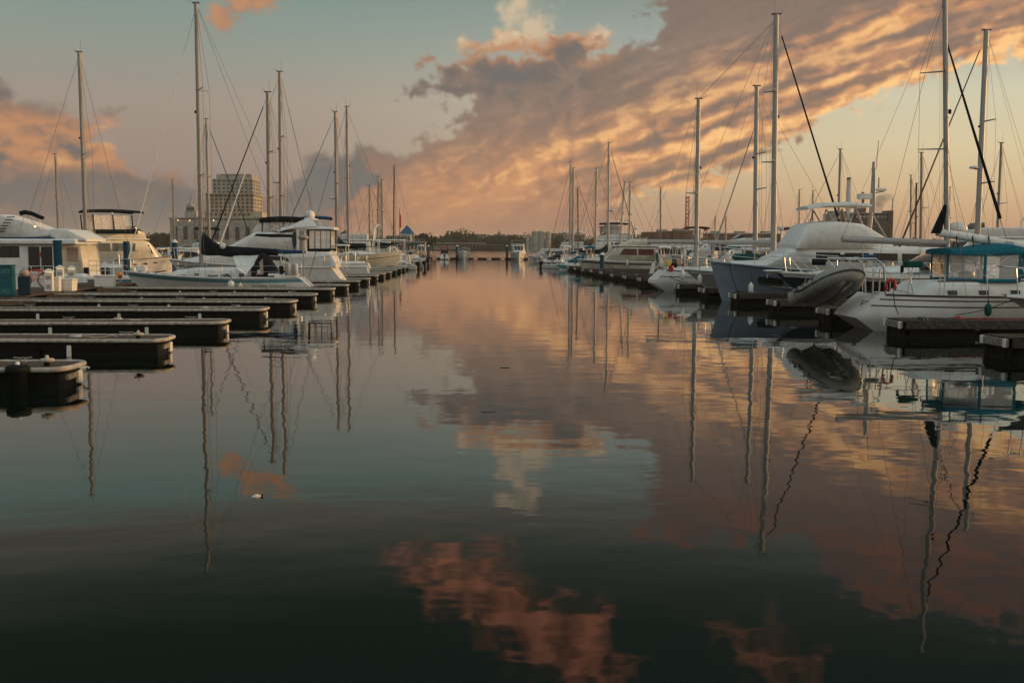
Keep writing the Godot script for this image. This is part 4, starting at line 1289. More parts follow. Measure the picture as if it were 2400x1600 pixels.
func houseboat():
	var D := 60.0
	var e := afloat(197, D)
	var t := thing("houseboat", "big white houseboat with dark windows at the far left edge", "houseboat", e, 0.0)
	var Wd := 3.9
	var p := {"L": 9.0}
	var s := fresh()
	cbox(s, Vector3(-4.9, 0.32, -Wd / 2), Vector3(10.0, 1.1, Wd), 0.15)
	put("hull", s, M.gelcoat, t)
	var wall := [[-9.6, Wd / 2, Wd / 2, 0.8, 2.42], [-1.45, Wd / 2, Wd / 2, 0.8, 2.42]]
	var h := house(t, "cabin", M.gelcoat, wall, 0.08, 0.02)
	h.position.z = -Wd / 2
	s = fresh()
	cbox(s, Vector3(-4.95, 2.60, -Wd / 2), Vector3(9.3, 0.30, Wd + 0.5), 0.07)
	put("roof", s, M.gelcoat, t)
	s = fresh()
	cbox(s, Vector3(-5.5, 2.80, -Wd / 2), Vector3(7.9, 0.07, Wd + 0.1), 0.02)
	put("roof_stripe", s, M.blue_canvas, t)
	# dark windows, the slanted louvre and the sliding door
	plate(t, "window", M.glass, [Vector3(-4.62, 1.74, 0.0), Vector3(-3.42, 1.74, 0.0), Vector3(-3.42, 2.36, 0.0), Vector3(-4.40, 2.36, 0.0)], 0.02, Vector3(0, 0, 1))
	s = fresh(); box(s, Vector3(-3.9, 2.05, 0.022), Vector3(0.02, 0.6, 0.02)); put("window_mullion", s, M.black_line, t)
	for k in 4:
		plate(t, "louvre", M.blue_canvas, [Vector3(-5.2, 1.78 + k * 0.16, 0.0), Vector3(-4.72 + k * 0.05, 1.78 + k * 0.16, 0.0), Vector3(-4.68 + k * 0.05, 1.87 + k * 0.16, 0.0), Vector3(-5.2, 1.87 + k * 0.16, 0.0)], 0.02, Vector3(0, 0, 1))
	for k in 2:
		var x := -2.95 + k * 0.68
		plate(t, "door_pane", M.glass, [Vector3(x, 1.0, 0.0), Vector3(x + 0.62, 1.0, 0.0), Vector3(x + 0.62, 2.34, 0.0), Vector3(x, 2.34, 0.0)], 0.012, Vector3(0, 0, 1))
	for x in [-2.99, -2.305, -1.63]:
		s = fresh(); cbox(s, Vector3(x, 1.66, 0.02), Vector3(0.05, 1.5, 0.07), 0.01); put("door_frame", s, M.white_plastic, t)
	s = fresh(); cbox(s, Vector3(-2.31, 1.9, 0.05), Vector3(0.10, 0.28, 0.03), 0.01); put("door_notice", s, M.red_paint, t)
	for y in [1.28, 0.93]:
		line_part(t, "deck_rail", M.white_plastic, [Vector3(-3.3, y, 0.28), Vector3(-1.55, y, 0.28)], 0.022, 5)
	for x in [-3.3, -2.72, -2.1, -1.55]: line_part(t, "rail_post", M.white_plastic, [Vector3(x, 0.75, 0.28), Vector3(x, 1.28, 0.28)], 0.02, 5)
	# open after deck at the right end
	var aft := house(t, "after_cabin", M.cream, [[-1.3, 1.6, 1.6, 0.8, 2.4], [-0.35, 1.55, 1.5, 0.8, 2.4], [-0.22, 1.55, 1.5, 0.8, 1.5]], 0.06, 0.0)  # cream puts the warm sunlight on this end into its colour
	aft.position.z = -Wd / 2
	plate(t, "curtain", M.tan_canvas, [Vector3(-1.02, 1.58, -0.33), Vector3(-0.42, 1.58, -0.36), Vector3(-0.42, 2.3, -0.41), Vector3(-1.02, 2.3, -0.38)], 0.03, Vector3(0, 0, 1))
	plate(t, "after_window", M.glass, [Vector3(-0.36, 1.55, -1.1), Vector3(-0.36, 1.55, -2.8), Vector3(-0.36, 2.25, -2.8), Vector3(-0.36, 2.25, -1.1)], 0.03, Vector3(1, 0, 0))
	# the sloped canvas over the right end and the covered bridge
	var cv := house(t, "stern_canvas", M.white_canvas, [[-1.75, 1.9, 1.75, 2.75, 3.3], [-0.95, 1.9, 1.7, 2.75, 3.26], [0.12, 1.9, 1.9, 2.62, 2.74]], 0.05, 0.02)
	cv.position.z = -Wd / 2
	var br := house(t, "bridge_cover", M.white_canvas, [[-9.0, 1.6, 1.3, 2.82, 4.0], [-4.6, 1.6, 1.25, 2.82, 4.05], [-3.6, 1.6, 1.1, 2.82, 3.75], [-1.9, 1.5, 1.1, 2.82, 3.15]], 0.1, 0.05)
	br.position.z = -Wd / 2
	for k in 6:
		s = fresh()
		cbox(s, Vector3(-4.55 + k * 0.115, 3.15 + k * 0.155, -0.42), Vector3(0.42, 0.05, 0.05), 0.01)
		put("ladder_rung", s, M.navy_canvas, t)
	s = fresh()
	tube(s, [Vector3(-3.55, 4.12, -0.6), Vector3(-3.3, 4.2, -0.6), Vector3(-2.9, 4.12, -0.6), Vector3(-2.45, 3.92, -0.6), Vector3(-2.3, 3.88, -0.6)], 0.13, 0.1, 8)
	put("folded_bimini", s, M.navy_canvas, t)
	for q in [[Vector3(-3.3, 4.1, -0.6), Vector3(-3.6, 3.0, -0.6)], [Vector3(-2.5, 3.95, -0.6), Vector3(-1.2, 2.95, -0.6)], [Vector3(-2.5, 3.95, -0.6), Vector3(-2.5, 3.2, -0.6)], [Vector3(-3.2, 4.05, -0.6), Vector3(-2.4, 3.1, -0.6)]]:
		line_part(t, "bimini_frame", M.steel, q, 0.018, 5)
	s = fresh()
	lathe(s, [[0.01, -0.05], [0.06, -0.03], [0.06, 0.03], [0.01, 0.05]], Vector3(-2.68, 3.42, -0.35), 8)
	put("deck_lamp", s, M.lamp_glow, t)
	# stern platform with its rails, stacked chairs and coiled hoses
	s = fresh()
	cbox(s, Vector3(1.0, 0.62, -1.6), Vector3(3.2, 0.22, 3.0), 0.06)
	put("stern_platform", s, M.gelcoat, t)
	s = fresh()
	cbox(s, Vector3(1.0, 0.42, -1.6), Vector3(3.0, 0.18, 2.8), 0.04)
	put("platform_band", s, M.teal_stripe, t)
	for y in [1.05, 1.32, 1.58]:
		line_part(t, "platform_rail", M.white_plastic, [Vector3(0.2, y, -0.2), Vector3(1.5, y, -0.2)], 0.02, 5)
	for x in [0.2, 0.6, 1.05, 1.5]: line_part(t, "rail_post", M.white_plastic, [Vector3(x, 0.7, -0.2), Vector3(x, 1.6, -0.2)], 0.022, 5)
	for x in [-0.2, 0.9]:
		s = fresh()
		cbox(s, Vector3(x, 1.0, -0.7), Vector3(0.45, 0.4, 0.3), 0.04)
		put("deck_locker", s, M.glass if x > 0 else M.dark_canvas, t)

func build_left_boats():
	teal_sloop()
	bridge_sedan()
	houseboat()
	# trawler yacht beyond the walkway, stern quarter towards us
	var c := afloat(292, 84)
	var tr := cruiser("white trawler yacht with navy bimini enclosure beyond the left walkway", {"at": c, "turn": 40.0, "L": 9.6, "bimini": M.navy_canvas, "h": 1.5, "aft": -0.34, "fore": 0.14, "panes": 3, "fine": true, "hull": {"fb": 1.75, "fs": 1.25}, "mat": M.gelcoat, "rail": M.teak, "cabin_mat": M.cream})
	for side in [1.0, -1.0]:
		plate(tr, "bridge_curtain", M.clear_vinyl, [Vector3(-2.6, 3.35, side * 1.1), Vector3(0.4, 3.35, side * 1.05), Vector3(0.2, 4.6, side * 1.05), Vector3(-2.8, 4.6, side * 1.1)], 0.004, Vector3(0, 0, side))
		plate(tr, "curtain_hem", M.navy_canvas, [Vector3(-2.6, 3.25, side * 1.16), Vector3(0.6, 3.25, side * 1.12), Vector3(0.6, 3.6, side * 1.12), Vector3(-2.6, 3.55, side * 1.16)], 0.02, Vector3(0, 0, side))
		for x in [-2.7, -1.2, 0.25]: line_part(tr, "curtain_post", M.navy_canvas, [Vector3(x, 3.4, side * 1.14), Vector3(x - 0.1, 4.65, side * 1.14)], 0.05, 5)
	var sb := func(label: String, stern: float, bow: float, D: float, mast_px: float, tx: float, ty: float, extra: Dictionary):
		var b := berth(stern, bow, D)
		var mx: float = afloat(mast_px, D).x - b.at.x
		if b.turn == 180.0: mx = -mx
		var tp := at(tx, ty, D)
		var q := {"at": b.at, "L": b.L, "turn": b.turn, "top": tp.y, "mast": mx / b.L, "w": 0.125, "group": ""}
		q.merge(extra, true)
		var foot := at(mast_px, 590, D)
		var r := {"rake": (foot.x - (tp.x - (tp.y - foot.y) * 0.0)) * (1.0 if b.turn == 0.0 else -1.0)}
		if q.has("rig"): r.merge(q.rig, true)
		q.rig = r
		return sailboat(label, q)
	sb.call("sailboat with tall bare mast behind the houseboat", 330, 30, 80, 203, 186, 122, {"rig": {"wire": 0.012, "w": 0.15, "boom": 0.0}})
	sb.call("small distant sailboat mast left of the tall mast behind the houseboat", 215, 60, 125, 139, 130, 361, {"rig": {"boom": 0.0, "wire": 0.014}})
	sb.call("distant sailboat with short mast left of the grey wharf building", 460, 340, 150, 410, 405, 421, {"rig": {"boom": 0.0, "wire": 0.015}})
	sb.call("sailboat with green furled jib before the tan tower", 420, 610, 108, 492, 484, 279, {"rig": {"furl": M.green_canvas, "boom": 2.8, "cover": M.navy_canvas, "hump": 0.4, "wire": 0.012}})
	sb.call("sailboat with navy furled jib crossing the tan tower", 735, 472, 78.4, 632, 628, 216, {"rig": {"furl": M.navy_canvas, "furl_r": 0.08, "boom": 3.2, "cover": M.blue_canvas, "w": 0.165, "wire": 0.011, "spreaders": [0.4, 0.66]}})
	sb.call("sailboat with white furled jib and tallest mast right of the tan tower", 775, 500, 90, 659, 656, 168, {"rig": {"radar": true, "furl": M.white_canvas, "furl_r": 0.085, "boom": 3.4, "w": 0.165, "wire": 0.012, "spreaders": [0.35, 0.66]}})
	sb.call("sailboat with navy sail cover and yellow buoy right of the flying bridge yacht", 872, 640, 101, 790, 786, 262, {"fine": true, "dodger": M.white_canvas, "rig": {"radar": true, "boom": 3.5, "boom_y": 2.35, "cover": M.navy_canvas, "cover_len": 0.75, "hump": 0.8, "w": 0.15, "wire": 0.013, "furl": M.dark_canvas, "furl_r": 0.05}})
	sb.call("sunlight-tinted cream sailboat with bow to the right beside the open fairway", 706, 942, 106.5, 817, 813, 250, {"fine": true, "mat": M.cream, "dodger": M.green_canvas, "hull": {"fb": 1.95, "fs": 1.45, "sag": 0.12, "ov": 0.55, "B": 3.2}, "stripe": M.black_line, "s0": 0.44, "s1": 0.49, "rig": {"boom": 3.6, "w": 0.14, "wire": 0.013, "boom_y": 3.0}})  # cream hull colour holds the yellow sunlight on its side
	sb.call("sailboat with dark thin mast near the blue pyramid roof", 985, 868, 190, 922, 924, 388, {"rig": {"mat": M.dark_spar, "boom": 0.0, "wire": 0.018}})
	sb.call("sailboat with leaning thin mast, left of a close pair on the left row", 930, 815, 145, 884, 887, 415, {"rig": {"boom": 2.6, "cover": M.blue_canvas, "wire": 0.016, "hump": 0.3}})
	sb.call("sailboat with thin mast, right of a close pair on the left row", 815, 938, 138, 897, 895, 422, {"rig": {"boom": 2.6, "cover": M.navy_canvas, "wire": 0.016, "hump": 0.3}})
	sb.call("sailboat with low navy boom cover left of the white dock house", 962, 820, 122, 866, 866, 436, {"dodger": M.green_canvas, "rig": {"boom": 3.6, "boom_y": 2.5, "cover": M.navy_canvas, "hump": 0.15, "w": 0.1, "mat": M.alloy, "wire": 0.014}})
	var mc := func(label: String, stern: float, bow: float, D: float, extra: Dictionary):
		var b := berth(stern, bow, D)
		var q := {"at": b.at, "L": b.L, "turn": b.turn}
		q.merge(extra, true)
		return cruiser(label, q)
	mc.call("flying bridge cruiser with thin navy bimini on open legs, left row", 866, 600, 84, {"bimini": M.blue_canvas, "h": 1.5, "aft": -0.2, "fore": 0.12})
	mc.call("white cruiser with raked bridge screen behind the sunlight-tinted cream sailboat", 918, 722, 112.5, {"arch": true, "h": 1.7, "aft": -0.24, "hull": {"fb": 1.6, "fs": 1.2}})
	mc.call("white sedan boat with long dark window strip left of the blue pyramid roof", 962, 765, 130, {"kind": "sedan", "panes": 4, "h": 1.7, "overhang": 1.8, "hull": {"fb": 1.7, "fs": 1.3}})
	mc.call("white covered cruiser with its bow to the right near the dock house", 830, 975, 148, {"kind": "sedan", "panes": 3, "h": 1.6})
	mc.call("express boat with its stern to the fairway at the end of the left row", 990, 880, 156, {"kind": "express", "bimini": M.green_canvas})
	mc.call("small white launch with blue screen at the far end of the left row", 1000, 925, 168, {"kind": "express", "bimini": M.white_canvas})
	mc.call("pale cabin boat between the trawler yacht and the teal-striped sloop", 360, 520, 104, {"kind": "sedan", "panes": 4, "h": 1.4})
	mc.call("cream motor cruiser behind the mast of the teal-striped sloop", 560, 395, 118, {"kind": "fly", "bimini": M.navy_canvas, "mat": M.cream})
	for q in [["mooring line from the teal-striped sloop's bow to the walkway", 296, 640, 56.0, 272, 664, 55.0], ["mooring line from the teal-striped sloop's stern to the seventh finger dock", 716, 652, 55.0, 742, 673, 53.2], ["mooring line from the flying bridge yacht's stern to its finger dock", 806, 640, 66.0, 830, 658, 64.2]]:
		var l := put("mooring_line", tube_of(sag(at(q[1], q[2], q[3]), at(q[4], q[5], q[6]), 0.10), 0.016), M.rope)
		tag(l, q[0], "rope")
	for q in [["coiled white rope on the second finger dock from the camera, left", -8.6, -24.9], ["coiled white rope on the third finger dock from the camera, left", -9.4, -30.6], ["coiled white rope on the fourth finger dock from the camera, left", -8.3, -36.2]]:
		coil(q[0], Vector3(q[1], FY + 0.005, q[2]), 0.14, M.rope)
	# small craft whose sterns stick out
	for q in [["grey inflatable tender lying beside the left row, stern to the fairway", 972, 116.0, M.rib_grey], ["small white outboard skiff tucked beside the sunlight-tinted cream sailboat's bow", 955, 110.0, M.gelcoat], ["low pale skiff beyond the grey inflatable tender", 985, 134.0, M.deck_white]]:
		skiff(q[0], afloat(q[1] - 18, q[2]), 180.0, 3.4, q[3])
	var ky := thing("kayak", "low white kayak with its bow past the nearest finger dock", "kayak", Vector3(at(212, 885, 20.4).x - 1.55, 0, -20.4), -2.0)
	var kp := hull_spec({"L": 3.1, "B": 0.62, "fb": 0.22, "fs": 0.2, "sag": 0.05, "draft": 0.08, "ov": 0.3, "rs": 0.1, "cs": 0.1, "tw": 0.1, "pw": 2.0, "nu": 16, "nv": 6})
	hull(ky, kp, M.gelcoat, M.gelcoat)
	line_part(ky, "bow_line", M.rope, [Vector3(1.5, 0.23, 0), Vector3(1.2, 0.27, 0.05), Vector3(0.7, 0.3, 0.2)], 0.008, 4)
	line_part(ky, "toggle", M.rubber, [Vector3(1.52, 0.2, -0.05), Vector3(1.52, 0.2, 0.05)], 0.015, 5)

func skiff(label: String, where: Vector3, turn: float, L: float, m: Material, engine := true) -> Node3D:
	var t := thing("skiff", label, "skiff", where, turn)
	var p := hull_spec({"L": L, "B": L * 0.42, "fb": 0.52, "fs": 0.42, "sag": 0.03, "draft": 0.16, "ov": 0.5, "rs": 0.05, "cs": 0.1, "tw": 0.85, "pw": 2.4, "hard": true, "nu": 14, "nv": 6})
	hull(t, p, m, M.deck_white)
	rub_rail(t, p, m, 0.05)
	for x in [-0.28, 0.1]:
		var s := fresh()
		cbox(s, Vector3(x * L, 0.5, 0), Vector3(0.28, 0.10, L * 0.34), 0.02)
		put("thwart", s, M.teak, t)
	if engine: outboard(t, Vector3(-L / 2 - 0.12, 0.2, 0))
	bow_rail(t, p, 0.7, 0.18, 0.012, 0.0, 2)
	return t

# ---------------------------------------------------------------- boats on the right
func cockpit_ketch():
	var D := 32.3
	var b := berth(1980, 2900, D)
	var t := thing("ketch", "white ketch with teal cockpit enclosure, nearest boat on the right", "sailboat", b.at, 0.0)
	var p := hull_spec({"L": b.L, "B": 3.7, "fb": 1.5, "fs": 1.10, "sag": 0.10, "ov": 1.8, "rs": 0.85, "cs": 1.5, "vt": 0.60, "tw": 0.60, "draft": 0.55, "nu": 26, "nv": 12})
	hull(t, p, M.gelcoat)
	rub_rail(t, p, M.bark, 0.028, 0.0, "toe_rail")
	rub_rail(t, p, M.black_line, 0.018, 0.13, "rub_line")
	stripe(t, p, M.black_line, 0.30, 0.335, 0.0, 0.98, "cove_stripe")
	stripe(t, p, M.bottom_paint, 1.02, 1.12, 0.10, 0.9, "boot_top")
	var dy := 1.0
	var cab := [[-4.45, 1.05, 0.85, dy, dy + 0.16], [-3.9, 1.25, 1.08, dy, dy + 0.46], [-0.4, 1.32, 1.15, dy, dy + 0.5], [1.8, 1.2, 1.0, dy + 0.05, dy + 0.5], [3.4, 0.8, 0.6, dy + 0.1, dy + 0.36]]
	house(t, "cabin_trunk", M.gelcoat, cab, 0.08, 0.05)
	for x in [-3.52, -2.58, -1.63, -0.2, 0.8]:
		side_window(t, cab, [[x, 0.28], [x + 0.29, 0.28], [x + 0.29, 0.66], [x, 0.66]], M.glass, "port_light", 0.018)
	for side in [1.0, -1.0]:
		line_part(t, "grab_rail", M.teak, [Vector3(-3.75, dy + 0.50, side * 1.02), Vector3(1.6, dy + 0.53, side * 1.0)], 0.022, 5)
	# cockpit enclosure: teal cloth bands with clear panels
	var roof := [[-3.3, 0.95, 0.9, 2.30, 2.42], [-2.4, 1.18, 1.12, 2.24, 2.46], [-1.6, 1.2, 1.15, 2.28, 2.58], [-1.25, 1.18, 1.1, 2.30, 2.54], [-0.7, 1.1, 1.05, 2.15, 2.34]]
	house(t, "enclosure_top", M.teal_canvas, roof, 0.18, 0.06)
	for side in [1.0, -1.0]:
		var corner := [Vector3(-3.25, 0, side * 0.55), Vector3(-2.4, 0, side * 1.16), Vector3(-1.36, 0, side * 1.18)]
		for k in 2:
			var a: Vector3 = corner[k]; var c: Vector3 = corner[k + 1]
			var up0 := Vector3(0, 1.50, 0); var up1 := Vector3(0, 2.30, 0)
			plate(t, "clear_panel", M.clear_vinyl, [a + up0, c + up0, c + up1, a + up1], 0.004)
			line_part(t, "panel_hem", M.teal_canvas, [a + up0 + Vector3(0, 0.02, 0), c + up0 + Vector3(0, 0.02, 0)], 0.06, 6)
			line_part(t, "panel_post", M.teal_canvas, [c + up0, c + up1], 0.045, 6)
		line_part(t, "panel_post", M.teal_canvas, [corner[0] + Vector3(0, 1.5, 0), corner[0] + Vector3(0, 2.32, 0)], 0.03, 6)
		line_part(t, "frame_tube", M.steel, [Vector3(-1.9, 1.5, side * 1.1), Vector3(-2.9, 2.28, side * 0.8)], 0.014, 5)
		line_part(t, "frame_tube", M.steel, [Vector3(-2.6, 1.5, side * 1.05), Vector3(-1.6, 2.28, side * 1.1)], 0.014, 5)
		var hood := Vector3(-0.75, 0, side * 1.08)
		line_part(t, "dodger_post", M.teal_canvas, [hood + Vector3(0, 1.48, 0), hood + Vector3(0, 2.2, 0)], 0.06, 6)
		plate(t, "dodger_side", M.teal_canvas, [Vector3(-0.72, 1.5, side * 1.1), Vector3(0.1, 1.5, side * 1.05), Vector3(-0.3, 2.18, side * 1.05), Vector3(-0.72, 2.22, side * 1.1)], 0.02, Vector3(0, 0, side))
	var s := fresh()
	var wheel := []
	for k in 17: wheel.append(Vector3(-2.0, 1.75 + 0.36 * sin(TAU * k / 16.0), 0.36 * cos(TAU * k / 16.0)))
	tube(s, wheel, 0.018, 0.018, 5)
	put("steering_wheel", s, M.steel, t)
	s = fresh(); cbox(s, Vector3(-1.95, 1.55, 0), Vector3(0.22, 0.6, 0.22), 0.04); put("helm_pedestal", s, M.white_plastic, t)
	s = fresh(); cbox(s, Vector3(-2.7, 1.62, 0.55), Vector3(0.32, 0.36, 0.32), 0.06); put("cushion", s, M.green_canvas, t)
	# mizzen with its boom over the stern, main boom above the enclosure
	rig(t, {"x": -2.99, "base": 1.45, "top": at(2207, -11, D).y, "rake": 0.42, "w": 0.085, "mat": M.white_spar, "boom": 3.32, "boom_y": 2.62, "boom_rise": 0.12, "boom_r": 0.10, "spreaders": [0.47, 0.74], "beam": 3.2, "deck": 1.05, "stern": Vector3(-5.5, 1.1, 0.3), "wire": 0.006, "fine": true, "sheet": true})
	line_part(t, "furled_sail", M.dark_canvas, [at(2345, 512, D) - b.at, at(2215, 86, D) - b.at + Vector3(0, 0, 0.02)], 0.055, 8, 0.025)
	line_part(t, "staysail_wire", M.wire, [at(2362, 566, D) - b.at, at(2345, 512, D) - b.at], 0.012, 4)
	rig(t, {"x": 1.1, "base": 1.5, "top": 15.2, "w": 0.11, "mat": M.white_spar, "spreaders": [0.38, 0.68], "beam": 3.4, "deck": 1.15, "bow": Vector3(5.9, 1.55, 0), "furl": M.blue_canvas, "wire": 0.007})
	line_part(t, "main_boom", M.white_canvas, [Vector3(1.0, 2.25, 0), Vector3(-1.2, 2.62, 0), Vector3(-3.36, 2.96, 0)], 0.15, 10, 0.125)
	o_letters(t, Vector3(-1.15, 2.62, 0.15))
	s = fresh()
	var rings := []
	for k in 6:
		var q := k / 5.0
		var c := Vector3(lerpf(-3.40, -3.07, q), lerpf(2.92, 3.95, q), 0)
		var ring := PackedVector3Array()
		for j in 8: ring.append(c + Vector3(cos(TAU * j / 8.0) * lerpf(0.17, 0.05, q), 0, sin(TAU * j / 8.0) * lerpf(0.16, 0.06, q)))
		rings.append(ring)
	loft(s, rings)
	put("sail_bundle", s, M.navy_canvas, t)
	# dome on a short pole, stern gear
	line_part(t, "dome_pole", M.steel, [Vector3(-2.5, 2.35, -0.5), Vector3(-2.5, 3.02, -0.5)], 0.03, 6)
	s = fresh(); lathe(s, [[0.29, 3.0], [0.31, 3.03], [0.29, 3.14], [0.2, 3.25], [0.03, 3.28]], Vector3(-2.5, 0, -0.5), 18); put("antenna_dome", s, M.white_plastic, t)
	for k in 3: line_part(t, "enclosure_stay", M.dark_canvas, [Vector3(-2.9 + k * 0.5, 2.42, 0.4), Vector3(-2.8 + k * 0.5, 2.85, 0.1)], 0.02, 5)
	lifelines(t, p, 0.14, 0.95, 9, 0.62, 0.013)
	stern_rail(t, p, 0.13, 0.62, 0.016)
	line_part(t, "grill_post", M.steel, [Vector3(-4.55, 1.1, 1.2), Vector3(-4.72, 1.9, 1.2)], 0.016, 5)
	line_part(t, "grill_post", M.steel, [Vector3(-4.75, 1.1, 1.2), Vector3(-4.6, 1.9, 1.2)], 0.016, 5)
	s = fresh(); cbox(s, Vector3(-4.6, 2.0, 1.2), Vector3(0.5, 0.19, 0.32), 0.03); put("covered_grill", s, M.green_canvas, t)
	s = fresh(); lathe(s, [[0.02, 1.74], [0.05, 1.77], [0.055, 1.93], [0.02, 1.97]], Vector3(-4.92, 0, 1.2), 8); put("hanging_bag", s, M.navy_canvas, t)
	# davits and self-steering frame
	for z in [0.9, -0.7]:
		line_part(t, "davit", M.steel, [Vector3(-5.25, 1.05, z), Vector3(-5.35, 1.95, z), Vector3(-5.6, 2.15, z), Vector3(-6.5, 2.15, z)], 0.035, 6)
	for x in [-5.3, -5.5]:
		line_part(t, "steering_frame", M.steel, [Vector3(x, 0.75, 0.5), Vector3(x, 1.85, 0.5)], 0.025, 5)
	s = fresh(); cbox(s, Vector3(-5.42, 1.55, 0.5), Vector3(0.42, 0.06, 0.3), 0.02); put("steering_vane", s, M.alloy, t)
	s = fresh()
	var shoe := []
	for k in 11: shoe.append(Vector3(-5.28 + 0.14 * cos(lerpf(-0.6, PI + 0.6, k / 10.0)), 1.35 + 0.2 * sin(lerpf(-0.6, PI + 0.6, k / 10.0)), 1.28))
	tube(s, shoe, 0.055, 0.055, 6)
	put("horseshoe_buoy", s, M.red_paint, t)
	# the name on the transom
	var tn := Vector3(hull_pt(p, 0.0, 0.86, 1).x - 0.05, 0.80, 0.55)
	var o := lettering(t, "FOX", 0.26, tn, -62.0, M.ink, false, -30.0, true)
	o.name = "name_lettering"
	hang_fender("dark green fender hanging on the white ketch near the right edge", at(2316, 741, 30.3) + Vector3(0, 0, 0), M.green_canvas, 0.36, 0.10)
	var l := put("mooring_line", tube_of([at(2094, 684, 30.4), at(2098, 715, 30.35), at(2106, 737, 30.2)], 0.014), M.dark_rope)
	tag(l, "dark mooring line hanging from the ketch's rail to the second dock", "rope")
	l = put("mooring_line", tube_of(sag(at(2240, 738, 30.2), at(2400, 690, 30.3), 0.10, 8), 0.012), M.dark_rope)
	tag(l, "thin mooring line crossing the ketch's white side near the right edge", "rope")
	# the tender on the davits
	tender("grey inflatable tender hung bow-up across the white ketch's stern", at(1942, 676, 32.7))

func o_letters(t: Node3D, where: Vector3):
	var o := lettering(t, "FOX", 0.16, where, 0.0, M.teal_stripe, false)
	o.rotation_degrees.z = -9.0
	o.name = "sail_lettering"

func tube_of(pts: Array, r: float) -> SurfaceTool:
	var s := fresh()
	tube(s, pts, r, r, 5)
	return s

func tender(label: String, where: Vector3):
	var t := thing("inflatable_tender", label, "dinghy", where, 0.0)
	var R := 0.25
	var path := []
	for k in 5: path.append(Vector3(-0.95 + k * 0.27, 0, 0.62))
	for k in 11:
		var a := PI / 2 - PI * (k + 0.5) / 11.0
		path.append(Vector3(0.28 + 0.86 * cos(a), 0.14 * cos(a), 0.62 * sin(a)))
	for k in 5: path.append(Vector3(0.13 - k * 0.27, 0, -0.62))
	var s := fresh()
	tube(s, path, R, R, 14)
	put("tube", s, M.rib_grey, t)
	s = fresh()
	var rub := []
	for q in path: rub.append(q + Vector3(q.x - 0.0, 0, q.z).normalized() * (R + 0.005) * Vector3(1 if q.x > 0.35 else 0, 0, 1))
	tube(s, rub, 0.035, 0.035, 6)
	put("rub_strake", s, M.rib_dark, t)
	s = fresh()
	s.set_smooth_group(0)
	for side in [1.0, -1.0]:
		for k in 8:
			var xa := lerpf(-0.9, 1.05, k / 8.0); var xb := lerpf(-0.9, 1.05, (k + 1) / 8.0)
			var ka := -0.34 + 0.36 * pow(maxf(0, (xa - 0.1) / 1.05), 2.0); var kb := -0.34 + 0.36 * pow(maxf(0, (xb - 0.1) / 1.05), 2.0)
			var wa := 0.46 * (1.0 - pow(maxf(0, (xa - 0.2) / 1.0), 2.2)); var wb := 0.46 * (1.0 - pow(clampf((xb - 0.2) / 1.0, 0, 1), 2.2))
			quad(s, Vector3(xa, ka, 0), Vector3(xb, kb, 0), Vector3(xb, -0.12, side * maxf(wb, 0.01)), Vector3(xa, -0.12, side * maxf(wa, 0.01)))
	put("bottom", s, M.rib_grey, t)
	s = fresh()
	tube(s, [Vector3(-0.9, -0.36, 0), Vector3(0.1, -0.36, 0), Vector3(0.6, -0.28, 0), Vector3(1.05, -0.02, 0)], 0.022, 0.022, 6)
	put("keel_strip", s, M.rib_dark, t)
	s = fresh(); cbox(s, Vector3(-0.8, 0.02, 0), Vector3(0.05, 0.44, 0.85), 0.01); put("transom", s, M.rib_dark, t)
	s = fresh(); cbox(s, Vector3(-0.2, 0.12, 0), Vector3(0.22, 0.04, 0.85), 0.01); put("seat", s, M.rib_dark, t)
	for q in [[0.5, 0.80], [-0.4, 0.88]]:
		s = fresh(); cbox(s, Vector3(q[0], 0.06, q[1]), Vector3(0.26, 0.06, 0.04), 0.015); put("handle", s, M.rib_dark, t)
	for side in [1.0, -1.0]:
		var grab := []
		for k in 13:
			var x := -0.75 + k * 0.1
			grab.append(Vector3(x, 0.17 - 0.05 * absf(sin(k * PI / 3.0)), side * (0.62 + 0.20)))
		line_part(t, "grab_line", M.dark_rope, grab, 0.010, 4)
		for x in [-0.75, -0.45, -0.15, 0.15, 0.45]:
			s = fresh(); lathe(s, [[0.06, -0.012], [0.055, 0.014], [0.02, 0.02]], Vector3(x, 0.175, side * (0.62 + 0.185)), 8, Basis(Vector3.RIGHT, side * 0.8)); put("tube_patch", s, M.rib_dark, t)
		line_part(t, "davit_fall", M.rope, [Vector3(-0.7, 0.2, side * 0.45), Vector3(-0.3, 0.85, side * 0.3)], 0.012, 4)
	for x in [-0.55, 0.0, 0.5]:
		for side in [1.0, -1.0]:
			var band := []
			for k in 15: band.append(Vector3(x, R * 1.006 * sin(TAU * k / 14.0), side * 0.62 + R * 1.006 * cos(TAU * k / 14.0)))
			line_part(t, "seam_tape", M.rib_dark, band, 0.008, 4)
	t.rotation_order = EULER_ORDER_YXZ
	t.rotation_degrees = Vector3(0, -76, 20)

